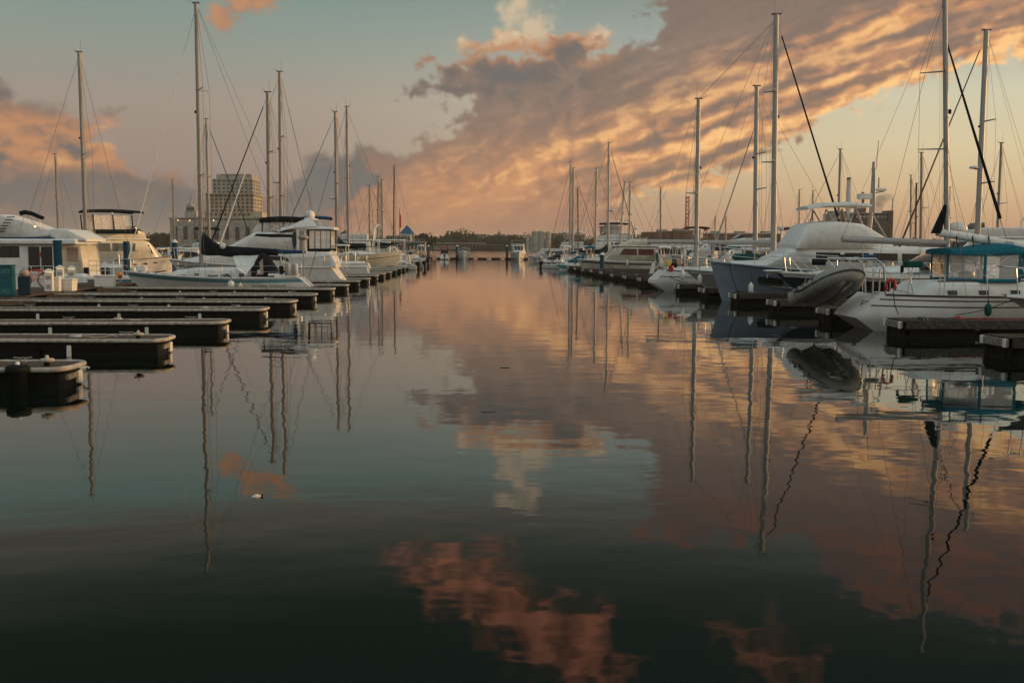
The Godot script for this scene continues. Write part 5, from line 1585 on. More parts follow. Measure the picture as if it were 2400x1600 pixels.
func grey_trawler():
	var D := 49.0
	var b := berth(2270, 1665, D)
	var t := thing("motor_yacht", "blue-grey hulled motor yacht with white canvas over its bridge", "motor yacht", b.at, b.turn)
	var p := hull_spec({"L": b.L, "B": 4.0, "fb": 1.80, "fs": 1.25, "sag": 0.10, "ov": 0.62, "rs": 0.1, "cs": 0.1, "tw": 0.88, "pw": 2.3, "hard": true, "vt": 0.3, "nu": 26, "nv": 10})
	hull(t, p, M.grey_hull)
	rub_rail(t, p, M.grey_hull, 0.045, 0.0)
	stripe(t, p, M.bottom_paint, sheer(p, 0.6) - 0.14, sheer(p, 0.6) + 0.05, 0.02, 0.93, "boot_top")
	rub_rail(t, p, M.alloy, 0.035, 0.86, "spray_rail", 0.2, 0.80)
	var h := b.L as float / 2.0
	# oval windows with rims in the bow
	for side in [1.0, -1.0]:
		var pts := []; var rim := []
		for k in 20:
			var a := TAU * k / 20.0
			var u := 0.80 + 0.043 * signf(cos(a)) * pow(absf(cos(a)), 0.55)
			var v := v_for(p, u, 0.62 + 0.17 * signf(sin(a)) * pow(absf(sin(a)), 0.55))
			pts.append(hull_pt(p, u, v, side) + Vector3(0.0, 0, side * 0.012))
		var n: Vector3 = (pts[5] - pts[0]).cross(pts[10] - pts[0]).normalized()
		if n.z * side < 0: n = -n
		plate(t, "oval_window", M.glass, pts, 0.015, n)
		rim = pts.duplicate(); rim.append(pts[0])
		line_part(t, "window_rim", M.black_line, rim, 0.035, 6)
	# deck, grey cabin, white bridge cover
	var cab := [[-h * 0.75, 1.65, 1.55, 1.3, 2.45], [h * 0.30, 1.6, 1.5, 1.5, 2.5], [h * 0.40, 1.5, 1.35, 1.55, 2.46], [h * 0.62, 1.2, 1.0, 1.6, 1.85], [h * 0.86, 0.6, 0.45, 1.7, 1.8]]
	house(t, "cabin", M.gelcoat, cab, 0.12, 0.05)
	for k in 4: side_window(t, cab, [[-h * 0.55 + k * 1.3, 0.42], [-h * 0.55 + k * 1.3 + 1.1, 0.42], [-h * 0.55 + k * 1.3 + 1.1, 0.86], [-h * 0.55 + k * 1.3, 0.86]], M.glass, "window", 0.015)
	var cov := [[-2.0, 1.4, 1.1, 2.42, 2.75], [-0.6, 1.6, 1.3, 2.42, 3.5], [0.5, 1.62, 1.35, 2.42, 3.6], [1.55, 1.62, 1.3, 2.42, 3.55], [2.0, 1.6, 1.25, 2.42, 3.45], [2.55, 1.6, 1.5, 2.42, 2.55]]
	house(t, "bridge_canvas", M.white_canvas, cov, 0.22, 0.08)
	# tubular tower with a canopy, and the mast of aerials
	var T := func(px: float, py: float, z: float) -> Vector3:
		var q: Vector3 = at(px, py, D) - b.at
		return Vector3(-q.x, q.y, z)
	var can := [[T.call(2025, 486, 0).x, 1.0, 0.95, 4.28, 4.42], [T.call(1985, 482, 0).x, 1.05, 1.0, 4.34, 4.5], [T.call(1920, 484, 0).x, 1.05, 1.0, 4.30, 4.46], [T.call(1880, 490, 0).x, 0.9, 0.85, 4.16, 4.28]]
	house(t, "tower_canopy", M.white_canvas, can, 0.12, 0.05)
	for z in [-0.85, 0.85]:
		for q in [[1922, 492, 1905, 545], [1922, 492, 1962, 545], [1990, 488, 2015, 548], [1990, 488, 1960, 545], [2022, 492, 2064, 556]]:
			line_part(t, "tower_tube", M.white_spar, [T.call(q[0], q[1], z), T.call(q[2], q[3] + 12, z * 1.2)], 0.035, 6)
	line_part(t, "aerial_mast", M.white_spar, [T.call(2042, 556, 0.3), T.call(2050, 480, 0.3), T.call(2055, 378, 0.3)], 0.12, 10, 0.075)
	line_part(t, "aerial_mast", M.white_spar, [T.call(2038, 500, -0.5), T.call(2041, 395, -0.5)], 0.09, 8, 0.05)
	line_part(t, "crosstree", M.white_spar, [T.call(2041, 416, -0.5), T.call(2053, 416, 0.3)], 0.03, 5)
	line_part(t, "antenna", M.wire, [T.call(2060, 396, 0.3), T.call(2066, 328, 0.3)], 0.016, 4)
	line_part(t, "antenna", M.wire, [T.call(2066, 440, 0.3), T.call(2067, 415, 0.3)], 0.03, 5)
	for q in [[2030, 460, 0.34], [2065, 444, 0.3]]:
		var s := fresh()
		var c: Vector3 = T.call(q[0], q[1], 0.1)
		cbox(s, c, Vector3(q[2] * 2.0, 0.13 if q[1] < 450 else 0.26, 0.4), 0.05)
		put("radar_scanner", s, M.white_plastic, t)
	line_part(t, "radar_bracket", M.white_spar, [T.call(2052, 452, 0.3), T.call(2075, 448, 0.1)], 0.03, 5)
	bow_rail(t, p, 0.45, 0.72, 0.02, 0.12, 6)
	for side in [1.0, -1.0]:
		var mid := []
		for i in 6: mid.append(hull_pt(p, lerpf(0.45, 0.985, i / 5.0), 1.0, side * 0.95) + Vector3(0, 0.36, 0))
		line_part(t, "mid_rail", M.steel, mid, 0.012, 5)
	var s := fresh(); cbox(s, Vector3(h * 0.72, 2.02, 0.2), Vector3(1.2, 0.3, 0.6), 0.1); put("deck_box", s, M.green_canvas, t)
	var l := put("mooring_line", tube_of([at(1710, 618, 47.6), at(1716, 650, 47.6), at(1728, 680, 47.4), at(1735, 686, 46.6)], 0.02), M.dark_rope)
	tag(l, "dark mooring line hanging down the blue-grey yacht's bow", "rope")
	# sail-cover coloured roll lying on the foredeck
	line_part(t, "canvas_roll", M.green_canvas, [T.call(1862, 583, -1.2), T.call(1900, 579, -1.2), T.call(1960, 577, -1.2)], 0.17, 8, 0.1)

func flared_cruiser():
	var D := 43.4
	var b := berth(2480, 1815, D)
	var t := cruiser("white-decked cruiser with dark hull and long bow rail, bow to the left", {"at": b.at, "L": b.L, "turn": b.turn, "kind": "express", "fine": true, "mat": M.navy_hull, "hull": {"fb": 1.50, "fs": 1.2, "sag": 0.02, "ov": 2.1, "B": 3.9, "pw": 2.2}, "stripe": M.gelcoat, "s0": 0.0, "s1": 0.21, "rail_from": 0.3, "aft": -0.3, "fore": 0.0})  # navy hull colour also carries the shadow below the white flare
	var p: Dictionary = t.get_meta("spec")
	var h: float = b.L / 2
	for side in [1.0, -1.0]:
		for k in 7:
			var u := lerpf(0.45, 0.93, k / 6.0)
			line_part(t, "slanted_rail_post", M.steel, [hull_pt(p, u - 0.05, 1.0, side * 0.94), hull_pt(p, u, 1.0, side * 0.94) + Vector3(0.1, 0.62, 0)], 0.018, 5)
	for q in [[1920, 614, 0.5, M.navy_canvas], [1985, 604, 0.55, M.dark_canvas], [2035, 604, 0.6, M.blue_canvas]]:
		var c: Vector3 = at(q[0], q[1], D - 0.9) - b.at
		line_part(t, "rolled_cushion", q[3], [Vector3(-c.x - q[2] * 0.5, c.y, -c.z), Vector3(-c.x + q[2] * 0.5, c.y, -c.z)], 0.13, 8)
	var s := fresh()
	cbox(s, Vector3(h + 0.05, 1.52, 0), Vector3(0.7, 0.07, 0.4), 0.02)
	put("bow_pulpit", s, M.gelcoat, t)
	s = fresh()
	tube(s, [Vector3(h - 0.1, 1.42, 0), Vector3(h + 0.25, 1.40, 0), Vector3(h + 0.30, 1.22, 0)], 0.035, 0.02, 6)
	put("anchor", s, M.steel, t)

func aft_ketch():
	var D := 60.2
	var b := berth(1522, 2002, D)
	var t := sailboat("white ketch with two masts and white-wrapped booms, stern to the fairway", {"at": b.at, "L": b.L, "turn": 0.0, "fine": true, "mast": (afloat(1812, D).x - b.at.x) / b.L, "top": at(1820, 34, D).y, "w": 0.17,
		"hull": {"fb": 1.45, "fs": 1.18, "sag": 0.12, "rs": 0.75, "vt": 0.6, "cs": 1.5, "tw": 0.62, "B": 3.8}, "stripe": M.black_line, "s0": 0.32, "s1": 0.36, "rail": M.teak, "cabin0": -0.12, "cabin1": 0.3,
		"rig": {"boom": 3.75, "boom_y": 2.72, "boom_r": 0.13, "mat": M.white_spar, "rake": afloat(1812, D).x - at(1820, 34, D).x, "furl": M.dark_canvas, "furl_r": 0.095, "spreaders": [0.42, 0.70], "wire": 0.009, "sheet": false}})
	var mx: float = afloat(1631, D).x - b.at.x
	rig(t, {"x": mx, "base": 1.2, "top": at(1638, 232, D).y, "rake": mx + b.at.x - at(1638, 232, D).x, "w": 0.135, "mat": M.white_spar, "boom": 2.75, "boom_y": 2.74, "boom_r": 0.13, "spreaders": [0.45], "beam": 3.2, "deck": 1.15, "wire": 0.009, "sheet": false})
	line_part(t, "triatic_stay", M.wire, [at(1638, 232, D) - b.at, at(1820, 44, D) - b.at], 0.012, 4)
	var s := fresh(); cbox(s, at(1573, 629, 59.0) - b.at, Vector3(0.26, 0.34, 0.2), 0.04); put("fuel_can", s, M.red_paint, t)
	plate(t, "wind_vane_blade", M.white_plastic, [Vector3(-b.L / 2 - 0.05, 0.95, 0.2), Vector3(-b.L / 2 + 0.22, 1.0, 0.2), Vector3(-b.L / 2 + 0.3, 1.55, 0.2), Vector3(-b.L / 2 + 0.12, 1.6, 0.2)], 0.05, Vector3(0, 0, 1))
	for q in [[1552, 620, M.cream], [1565, 617, M.yellow_plastic], [1580, 623, M.navy_canvas], [1592, 615, M.tan_canvas]]:
		s = fresh(); cbox(s, at(q[0], q[1], 59.8) - b.at, Vector3(0.34, 0.34, 0.3), 0.08); put("deck_cushion", s, q[2], t)

func brown_window_cruiser():
	var D := 97.0
	var b := berth(1538, 1352, D)
	var t := thing("motor_cruiser", "cream cruiser with red-brown windows beside the capped blue piling", "motor cruiser", b.at, b.turn)
	var p := hull_spec({"L": b.L, "B": 2.9, "fb": 1.32, "fs": 1.08, "sag": 0.03, "ov": 0.9, "rs": 0.05, "cs": 0.1, "tw": 0.9, "pw": 2.4, "hard": true, "vt": 0.4, "nu": 18, "nv": 8})
	hull(t, p, M.cream)
	rub_rail(t, p, M.white_plastic, 0.05, 0.02)
	stripe(t, p, M.navy_stripe, 0.16, 0.28, 0.02, 0.96)
	stripe(t, p, M.navy_hull, 0.92, 1.1, 0.02, 0.93, "boot_top")
	var cab := [[-3.3, 1.25, 1.2, 1.05, 2.42], [-0.2, 1.25, 1.15, 1.1, 2.45], [0.3, 1.22, 1.08, 1.1, 2.4], [1.15, 1.05, 0.8, 1.15, 1.45], [2.6, 0.5, 0.35, 1.25, 1.34]]
	house(t, "cabin", M.cream, cab, 0.1, 0.04)
	side_window(t, cab, [[-3.15, 0.50], [-1.75, 0.50], [-1.75, 0.94], [-3.15, 0.94]], M.brown_glass, "window", 0.02)
	side_window(t, cab, [[-1.62, 0.50], [-0.05, 0.50], [-0.45, 0.94], [-1.62, 0.94]], M.brown_glass, "window", 0.02)
	side_window(t, cab, [[-3.2, 0.38], [0.4, 0.38], [0.4, 0.41], [-3.2, 0.41]], M.black_line, "trim_line", 0.012)
	end_window(t, cab, 2, 3, 0.1, 0.85, 0.9, M.brown_glass, 2)
	house(t, "bridge_deck", M.cream, [[-3.55, 1.3, 1.28, 2.44, 2.56], [0.2, 1.25, 1.2, 2.46, 2.58], [0.5, 1.1, 1.0, 2.44, 2.5]], 0.05, 0.02)
	house(t, "flying_bridge", M.cream, [[-2.9, 1.1, 1.0, 2.55, 3.05], [-1.3, 1.1, 1.0, 2.55, 3.1], [-0.3, 1.0, 0.7, 2.55, 2.66]], 0.1, 0.04)
	line_part(t, "fender_board", M.green_canvas, [Vector3(-3.4, 1.9, -1.2), Vector3(-3.5, 1.0, -1.3)], 0.12, 6)
	bow_rail(t, p, 0.45, 0.55, 0.018, 0.1, 4)
	line_part(t, "antenna", M.dark_spar, [Vector3(-1.6, 3.05, 0), Vector3(-1.1, 4.6, 0)], 0.03, 4, 0.015)

func build_right_boats():
	cockpit_ketch()
	grey_trawler()
	flared_cruiser()
	aft_ketch()
	brown_window_cruiser()
	var sb := func(label: String, stern: float, bow: float, D: float, mast_px: float, tx: float, ty: float, extra: Dictionary):
		var b := berth(stern, bow, D)
		var mx: float = afloat(mast_px, D).x - b.at.x
		if b.turn == 180.0: mx = -mx
		var tp := at(tx, ty, D)
		var q := {"at": b.at, "L": b.L, "turn": b.turn, "top": tp.y, "mast": mx / b.L, "w": 0.125}
		q.merge(extra, true)
		var foot := at(mast_px, 590, D)
		var r := {"rake": (foot.x - tp.x) * (1.0 if b.turn == 0.0 else -1.0)}
		if q.has("rig"): r.merge(q.rig, true)
		q.rig = r
		return sailboat(label, q)
	var mc := func(label: String, stern: float, bow: float, D: float, extra: Dictionary):
		var b := berth(stern, bow, D)
		var q := {"at": b.at, "L": b.L, "turn": b.turn}
		q.merge(extra, true)
		return cruiser(label, q)
	# right row
	sb.call("sloop with grey furled jib just behind the blue-grey motor yacht", 2030, 1660, 65.7, 1769, 1773, 202, {"fine": true, "w": 0.155, "rig": {"mat": M.white_spar, "furl": M.rib_grey, "furl_r": 0.07, "stay_at": 0.80, "wire": 0.009, "boom": 3.6, "boom_y": 2.6, "boom_r": 0.12, "spreaders": [0.42, 0.62]}, "hull": {"fb": 1.65, "fs": 1.3}})
	mc.call("white cruiser with pointed bow and anchor left of the blue-grey yacht", 1990, 1600, 54.5, {"kind": "express", "fine": true, "hull": {"fb": 1.38, "fs": 1.1, "ov": 2.0, "pw": 2.0}, "stripe": M.rib_grey, "s0": 0.22, "s1": 0.9, "rail_from": 0.6})
	sb.call("sailboat with its mast close left of a near twin, far right row", 1405, 1282, 153, 1334, 1337, 380, {"rig": {"mat": M.white_spar, "wire": 0.016, "boom": 2.8, "furl": M.dark_canvas, "furl_r": 0.04}})
	sb.call("sailboat with the shorter of two close masts, far right row", 1300, 1412, 148, 1342, 1344, 393, {"rig": {"mat": M.white_spar, "wire": 0.016, "boom": 2.6, "furl": M.dark_canvas, "furl_r": 0.05, "cover": M.blue_canvas, "hump": 0.3}})
	sb.call("sailboat with a radar can low on its mast, far right row", 1300, 1440, 142, 1355, 1354, 440, {"w": 0.09, "rig": {"mat": M.dark_spar, "wire": 0.014, "boom": 0.0}})
	sb.call("grey-masted sailboat left of the white sportfishing boat's bridge", 1330, 1480, 128, 1395, 1398, 395, {"rig": {"mat": M.white_spar, "wire": 0.014, "boom": 3.0, "cover": M.blue_canvas, "hump": 0.3, "furl": M.dark_canvas, "furl_r": 0.03}})
	sb.call("tall sailboat with dark furled jib behind the brown-windowed cruiser", 1322, 1505, 118, 1425, 1427, 335, {"w": 0.11, "rig": {"mat": M.white_spar, "wire": 0.013, "boom": 3.4, "cover": M.navy_canvas, "hump": 0.7, "radar": true, "furl": M.dark_canvas, "furl_r": 0.06}})
	sb.call("low sailboat with short mast right of the brown-windowed cruiser", 1385, 1565, 109, 1474, 1477, 427, {"w": 0.1, "rig": {"mat": M.white_spar, "wire": 0.012, "boom": 2.6}})
	sb.call("sailboat with leaning mast behind the brown-windowed cruiser", 1370, 1540, 124, 1450, 1464, 427, {"w": 0.1, "rig": {"mat": M.white_spar, "wire": 0.012, "boom": 0.0}})
	mc.call("turquoise sport boat with teal windscreen frame, right row", 1402, 1302, 111, {"kind": "express", "stripe": M.turquoise, "s0": 0.1, "s1": 0.42, "glass": M.teal_canvas, "bimini": M.teal_canvas})
	mc.call("small grey-sided cruiser near the far end of the right row", 1345, 1255, 131, {"kind": "express", "mat": M.deck_white, "stripe": M.rib_grey, "s0": 0.3, "s1": 0.9, "bimini": M.white_canvas, "outboard": true})
	mc.call("white sportfishing boat with high bridge and dark soft top", 1520, 1335, 137, {"kind": "fly", "bimini": M.dark_canvas, "h": 1.8, "arch": true, "hull": {"fb": 1.9, "fs": 1.3}})
	mc.call("white cabin boat with louvred bridge at the far right row", 1400, 1268, 160, {"kind": "fly", "bimini": M.white_canvas, "h": 1.5})
	mc.call("small sedan cruiser at the far end of the right row", 1330, 1235, 168, {"kind": "sedan", "panes": 3})
	skiff("pale outboard skiff tied to a finger dock, far right row", afloat(1305, 118), 0.0, 3.2, M.gelcoat)
	# fenders and mooring lines along the right-hand fingers
	for q in [["white fender on the aft ketch's side, forward of its red fuel can", 1600, 655, 58.2, M.white_plastic], ["white fender low on the blue-grey motor yacht's side", 1760, 690, 46.9, M.white_plastic], ["pale fender between the white cruiser's bow and its dock", 1640, 668, 53.0, M.cream], ["white fender on the brown-windowed cruiser's side", 1470, 622, 95.4, M.white_plastic]]:
		hang_fender(q[0], at(q[1], q[2], q[3]), q[4], 0.5, 0.11)
	for q in [["mooring line from the aft ketch's stern to its finger dock", 1556, 637, 59.6, 1612, 663, 57.3], ["mooring line from the white cruiser's anchor bow to the dock", 1612, 632, 54.5, 1668, 676, 52.0], ["mooring line from the dark-hulled cruiser's bow to the dock", 1830, 642, 43.4, 1862, 703, 41.0], ["mooring line from the brown-windowed cruiser to the nearest finger", 1420, 612, 96.5, 1440, 630, 94.2]]:
		var l := put("mooring_line", tube_of(sag(at(q[1], q[2], q[3]), at(q[4], q[5], q[6]), 0.12), 0.018), M.dark_rope)
		tag(l, q[0], "rope")
	# beyond the right walkway
	sb.call("sailboat with brown furled jib and radar pod on its mast", 2500, 2088, 66, 2288, 2311, 71, {"fine": true, "w": 0.185, "rig": {"mat": M.white_spar, "radar": true, "furl": M.teak, "furl_r": 0.085, "wire": 0.009, "boom": 4.2, "boom_y": 2.7, "cover": M.white_canvas, "hump": 0.2, "spreaders": [0.36, 0.62]}})
	sb.call("sailboat with slim mast left of the brick factory's chimney", 2085, 1838, 95, 1962, 1969, 350, {"rig": {"mat": M.alloy, "furl": M.rib_grey, "furl_r": 0.05, "wire": 0.012, "boom": 3.0}})
	sb.call("distant sailboat with low mast, left of a pair above the canvas-covered bridge", 1820, 1925, 140, 1872, 1873, 445, {"w": 0.1, "rig": {"wire": 0.014, "boom": 0.0, "furl": M.rib_grey, "furl_r": 0.04}})
	sb.call("distant sailboat with low mast, right of a pair above the canvas-covered bridge", 1850, 1960, 134, 1903, 1905, 447, {"w": 0.1, "rig": {"wire": 0.014, "boom": 0.0, "furl": M.rib_grey, "furl_r": 0.04}})
	sb.call("sailboat with grey mast just left of the ketch's mizzen mast", 2250, 2070, 92, 2158, 2159, 358, {"rig": {"wire": 0.011, "boom": 3.2, "cover": M.white_canvas, "hump": 0.2}})
	sb.call("sailboat with the shortest mast of three left of the ketch's mizzen", 2190, 2075, 118, 2134, 2134, 411, {"w": 0.1, "rig": {"wire": 0.012, "boom": 2.2}})
	sb.call("sailboat with brownish mast between two others left of the ketch's mizzen", 2080, 2210, 106, 2145, 2147, 430, {"w": 0.1, "rig": {"mat": M.teak, "wire": 0.012, "boom": 2.2}})
	sb.call("sailboat with thin mast seen between the ketch's mizzen and the radar pod mast", 2180, 2290, 122, 2224, 2225, 438, {"w": 0.09, "rig": {"wire": 0.012, "boom": 0.0}})
	sb.call("sailboat with grey mast near the right edge, wind vane on top", 2445, 2260, 88, 2334, 2346, 335, {"rig": {"wire": 0.011, "boom": 3.0, "furl": M.rib_grey, "furl_r": 0.04}})
	sb.call("distant sailboat with thin mast before the brick building", 1490, 1610, 150, 1548, 1548, 440, {"w": 0.09, "rig": {"mat": M.dark_spar, "wire": 0.014, "boom": 0.0}})
	sb.call("distant sailboat with stub mast right of the red lattice tower", 1610, 1730, 152, 1676, 1676, 508, {"w": 0.1, "rig": {"wire": 0.014, "boom": 2.0}})
	sb.call("distant sailboat with stub mast, second right of the red lattice tower", 1640, 1760, 146, 1701, 1701, 508, {"w": 0.1, "rig": {"wire": 0.014, "boom": 2.0}})
	mc.call("long white trawler with slatted windows behind the ketch's booms", 1790, 1570, 104, {"kind": "sedan", "panes": 5, "h": 1.6, "hull": {"fb": 1.7, "fs": 1.3}})
	mc.call("white cruiser with dark soft top behind the aft ketch's mizzen mast", 1560, 1720, 118, {"kind": "fly", "bimini": M.dark_canvas, "h": 1.6})
	mc.call("white cruiser with radar arch and long roof, right of the ketch's mizzen mast", 1850, 1640, 90, {"kind": "fly", "arch": true, "h": 1.7, "aft": -0.3, "fore": 0.16, "panes": 3})
	mc.call("pale cruiser with navy soft top left of the canvas-covered bridge", 1790, 1925, 112, {"kind": "fly", "bimini": M.dark_canvas, "h": 1.6, "cabin_mat": M.cream})
	mc.call("white cruiser with oval hard top before the brick building", 1500, 1640, 128, {"kind": "sedan", "h": 1.9, "panes": 4, "overhang": 1.6, "bimini": M.white_canvas})
	mc.call("white cruiser with green canvas on its cockpit, beyond the right walkway", 1690, 1830, 82, {"kind": "express", "bimini": M.green_canvas})
	mc.call("white express boat below the aft ketch's mizzen boom", 1530, 1660, 92, {"kind": "express", "bimini": M.white_canvas})
	mc.call("white flying bridge yacht with scanner box behind the ketch's dome", 2470, 2140, 72, {"kind": "fly", "h": 1.7, "arch": true, "fine": true, "hull": {"fb": 1.8, "fs": 1.4}})
	mc.call("white cruiser with navy soft top at the right edge", 2560, 2345, 58, {"kind": "fly", "bimini": M.dark_canvas, "h": 1.6})
	mc.call("long white boat with canvas-wrapped deck right of the aerial mast", 2080, 2240, 84, {"kind": "express", "bimini": M.white_canvas})
	mc.call("white yacht with dark hull band behind the canvas-covered bridge", 2160, 1990, 104, {"kind": "sedan", "panes": 3, "h": 1.7, "stripe": M.navy_stripe})

func build_far_boats():
	# boats on the dock across the fairway, bow or stern towards us
	var r := cruiser("small runabout with red canopy on the far cross dock", {"at": Vector3(afloat(1042, 190).x, 0, -190.5), "turn": 90.0, "L": 5.4, "kind": "express", "outboard": true})
	bimini(r, -1.6, 0.6, 0.8, 1.95, 0.9, M.red_canvas, 0.14, 0.1)
	cruiser("white motorboat with its bow towards us on the far cross dock", {"at": Vector3(afloat(1087, 188).x, 0, -189), "turn": -90.0, "L": 7.0, "kind": "express", "hull": {"fb": 1.5, "fs": 1.0}})
	cruiser("white cabin cruiser with its bow towards us, right end of the far cross dock", {"at": Vector3(afloat(1215, 188).x, 0, -189), "turn": -90.0, "L": 7.6, "kind": "sedan", "h": 1.5, "hull": {"fb": 1.5, "fs": 1.1, "B": 2.8}})

# ---------------------------------------------------------------- far shore
func block(parent: Node, called: String, m: Material, px0: float, px1: float, ytop: float, ybase: float, D: float, depth: float) -> Dictionary:   # a building's mass between picture columns
	var a := at(px0, ytop, D); var b := at(px1, ytop, D)
	var y0 := at(px0, ybase, D).y
	var s := fresh()
	var size := Vector3(b.x - a.x, a.y - y0, depth)
	var c := Vector3((a.x + b.x) / 2, (a.y + y0) / 2, -D - depth / 2) - (parent as Node3D).position
	box(s, c, size)
	put(called, s, m, parent)
	return {"c": c, "size": size, "x0": c.x - size.x / 2, "x1": c.x + size.x / 2, "y0": c.y - size.y / 2, "y1": c.y + size.y / 2, "z": c.z + depth / 2}

func window_grid(parent: Node, g: Dictionary, cols: int, rows: int, m: Material, fx := 0.6, fy := 0.55, skip := 0.0):
	var mesh := BoxMesh.new()
	var cw: float = g.size.x / cols; var rh: float = g.size.y / rows
	mesh.size = Vector3(cw * fx, rh * fy, 0.3)
	for i in cols:
		for j in rows:
			if skip > 0.0 and rng.randf() < skip: continue
			put_mesh("window", mesh, m, parent, Vector3(g.x0 + (i + 0.5) * cw, g.y0 + (j + 0.5) * rh, g.z + 0.02))

func side_windows(parent: Node, g: Dictionary, cols: int, rows: int, m: Material):
	var mesh := BoxMesh.new()
	var cw: float = g.size.z / cols; var rh: float = g.size.y / rows
	mesh.size = Vector3(0.3, rh * 0.55, cw * 0.5)
	for i in cols:
		for j in rows:
			put_mesh("window", mesh, m, parent, Vector3(g.x1 + 0.02, g.y0 + (j + 0.5) * rh, g.z - (i + 0.5) * cw))

func far_tree(label: String, where: Vector3, w: float, h: float, tone: float):
	var t := thing("far_tree", label, "tree", where, 0.0, "trees along the far shore")
	var s := fresh()
	lathe(s, [[w * 0.05, -1.0], [w * 0.035, h * 0.5], [w * 0.01, h * 0.8]], Vector3.ZERO, 6)
	put("trunk", s, M.bark, t)
	s = fresh()
	var lobes := []
	for k in 9: lobes.append([Vector3(rng.randf_range(-0.36, 0.36) * w, h * rng.randf_range(0.35, 0.85), rng.randf_range(-0.3, 0.3) * w), w * rng.randf_range(0.16, 0.28)])
	for k in 520:
		var l: Array = lobes[k % 9]
		var d := Vector3(rng.randfn(), rng.randfn() * 0.8, rng.randfn()).normalized()
		var c: Vector3 = l[0] + d * l[1] * rng.randf_range(0.7, 1.1)
		var a := Vector3(rng.randfn(), rng.randfn(), rng.randfn()).normalized() * w * 0.05
		var b := a.cross(d).normalized() * w * 0.045
		var q := tone * rng.randf_range(0.6, 1.35)
		s.set_color(Color(0.9 * q, q, 0.8 * q))
		tri(s, c - a, c + b, c + a); tri(s, c - a, c - b * 0.6, c + a)
	put("crown", s, M.leaf, t)

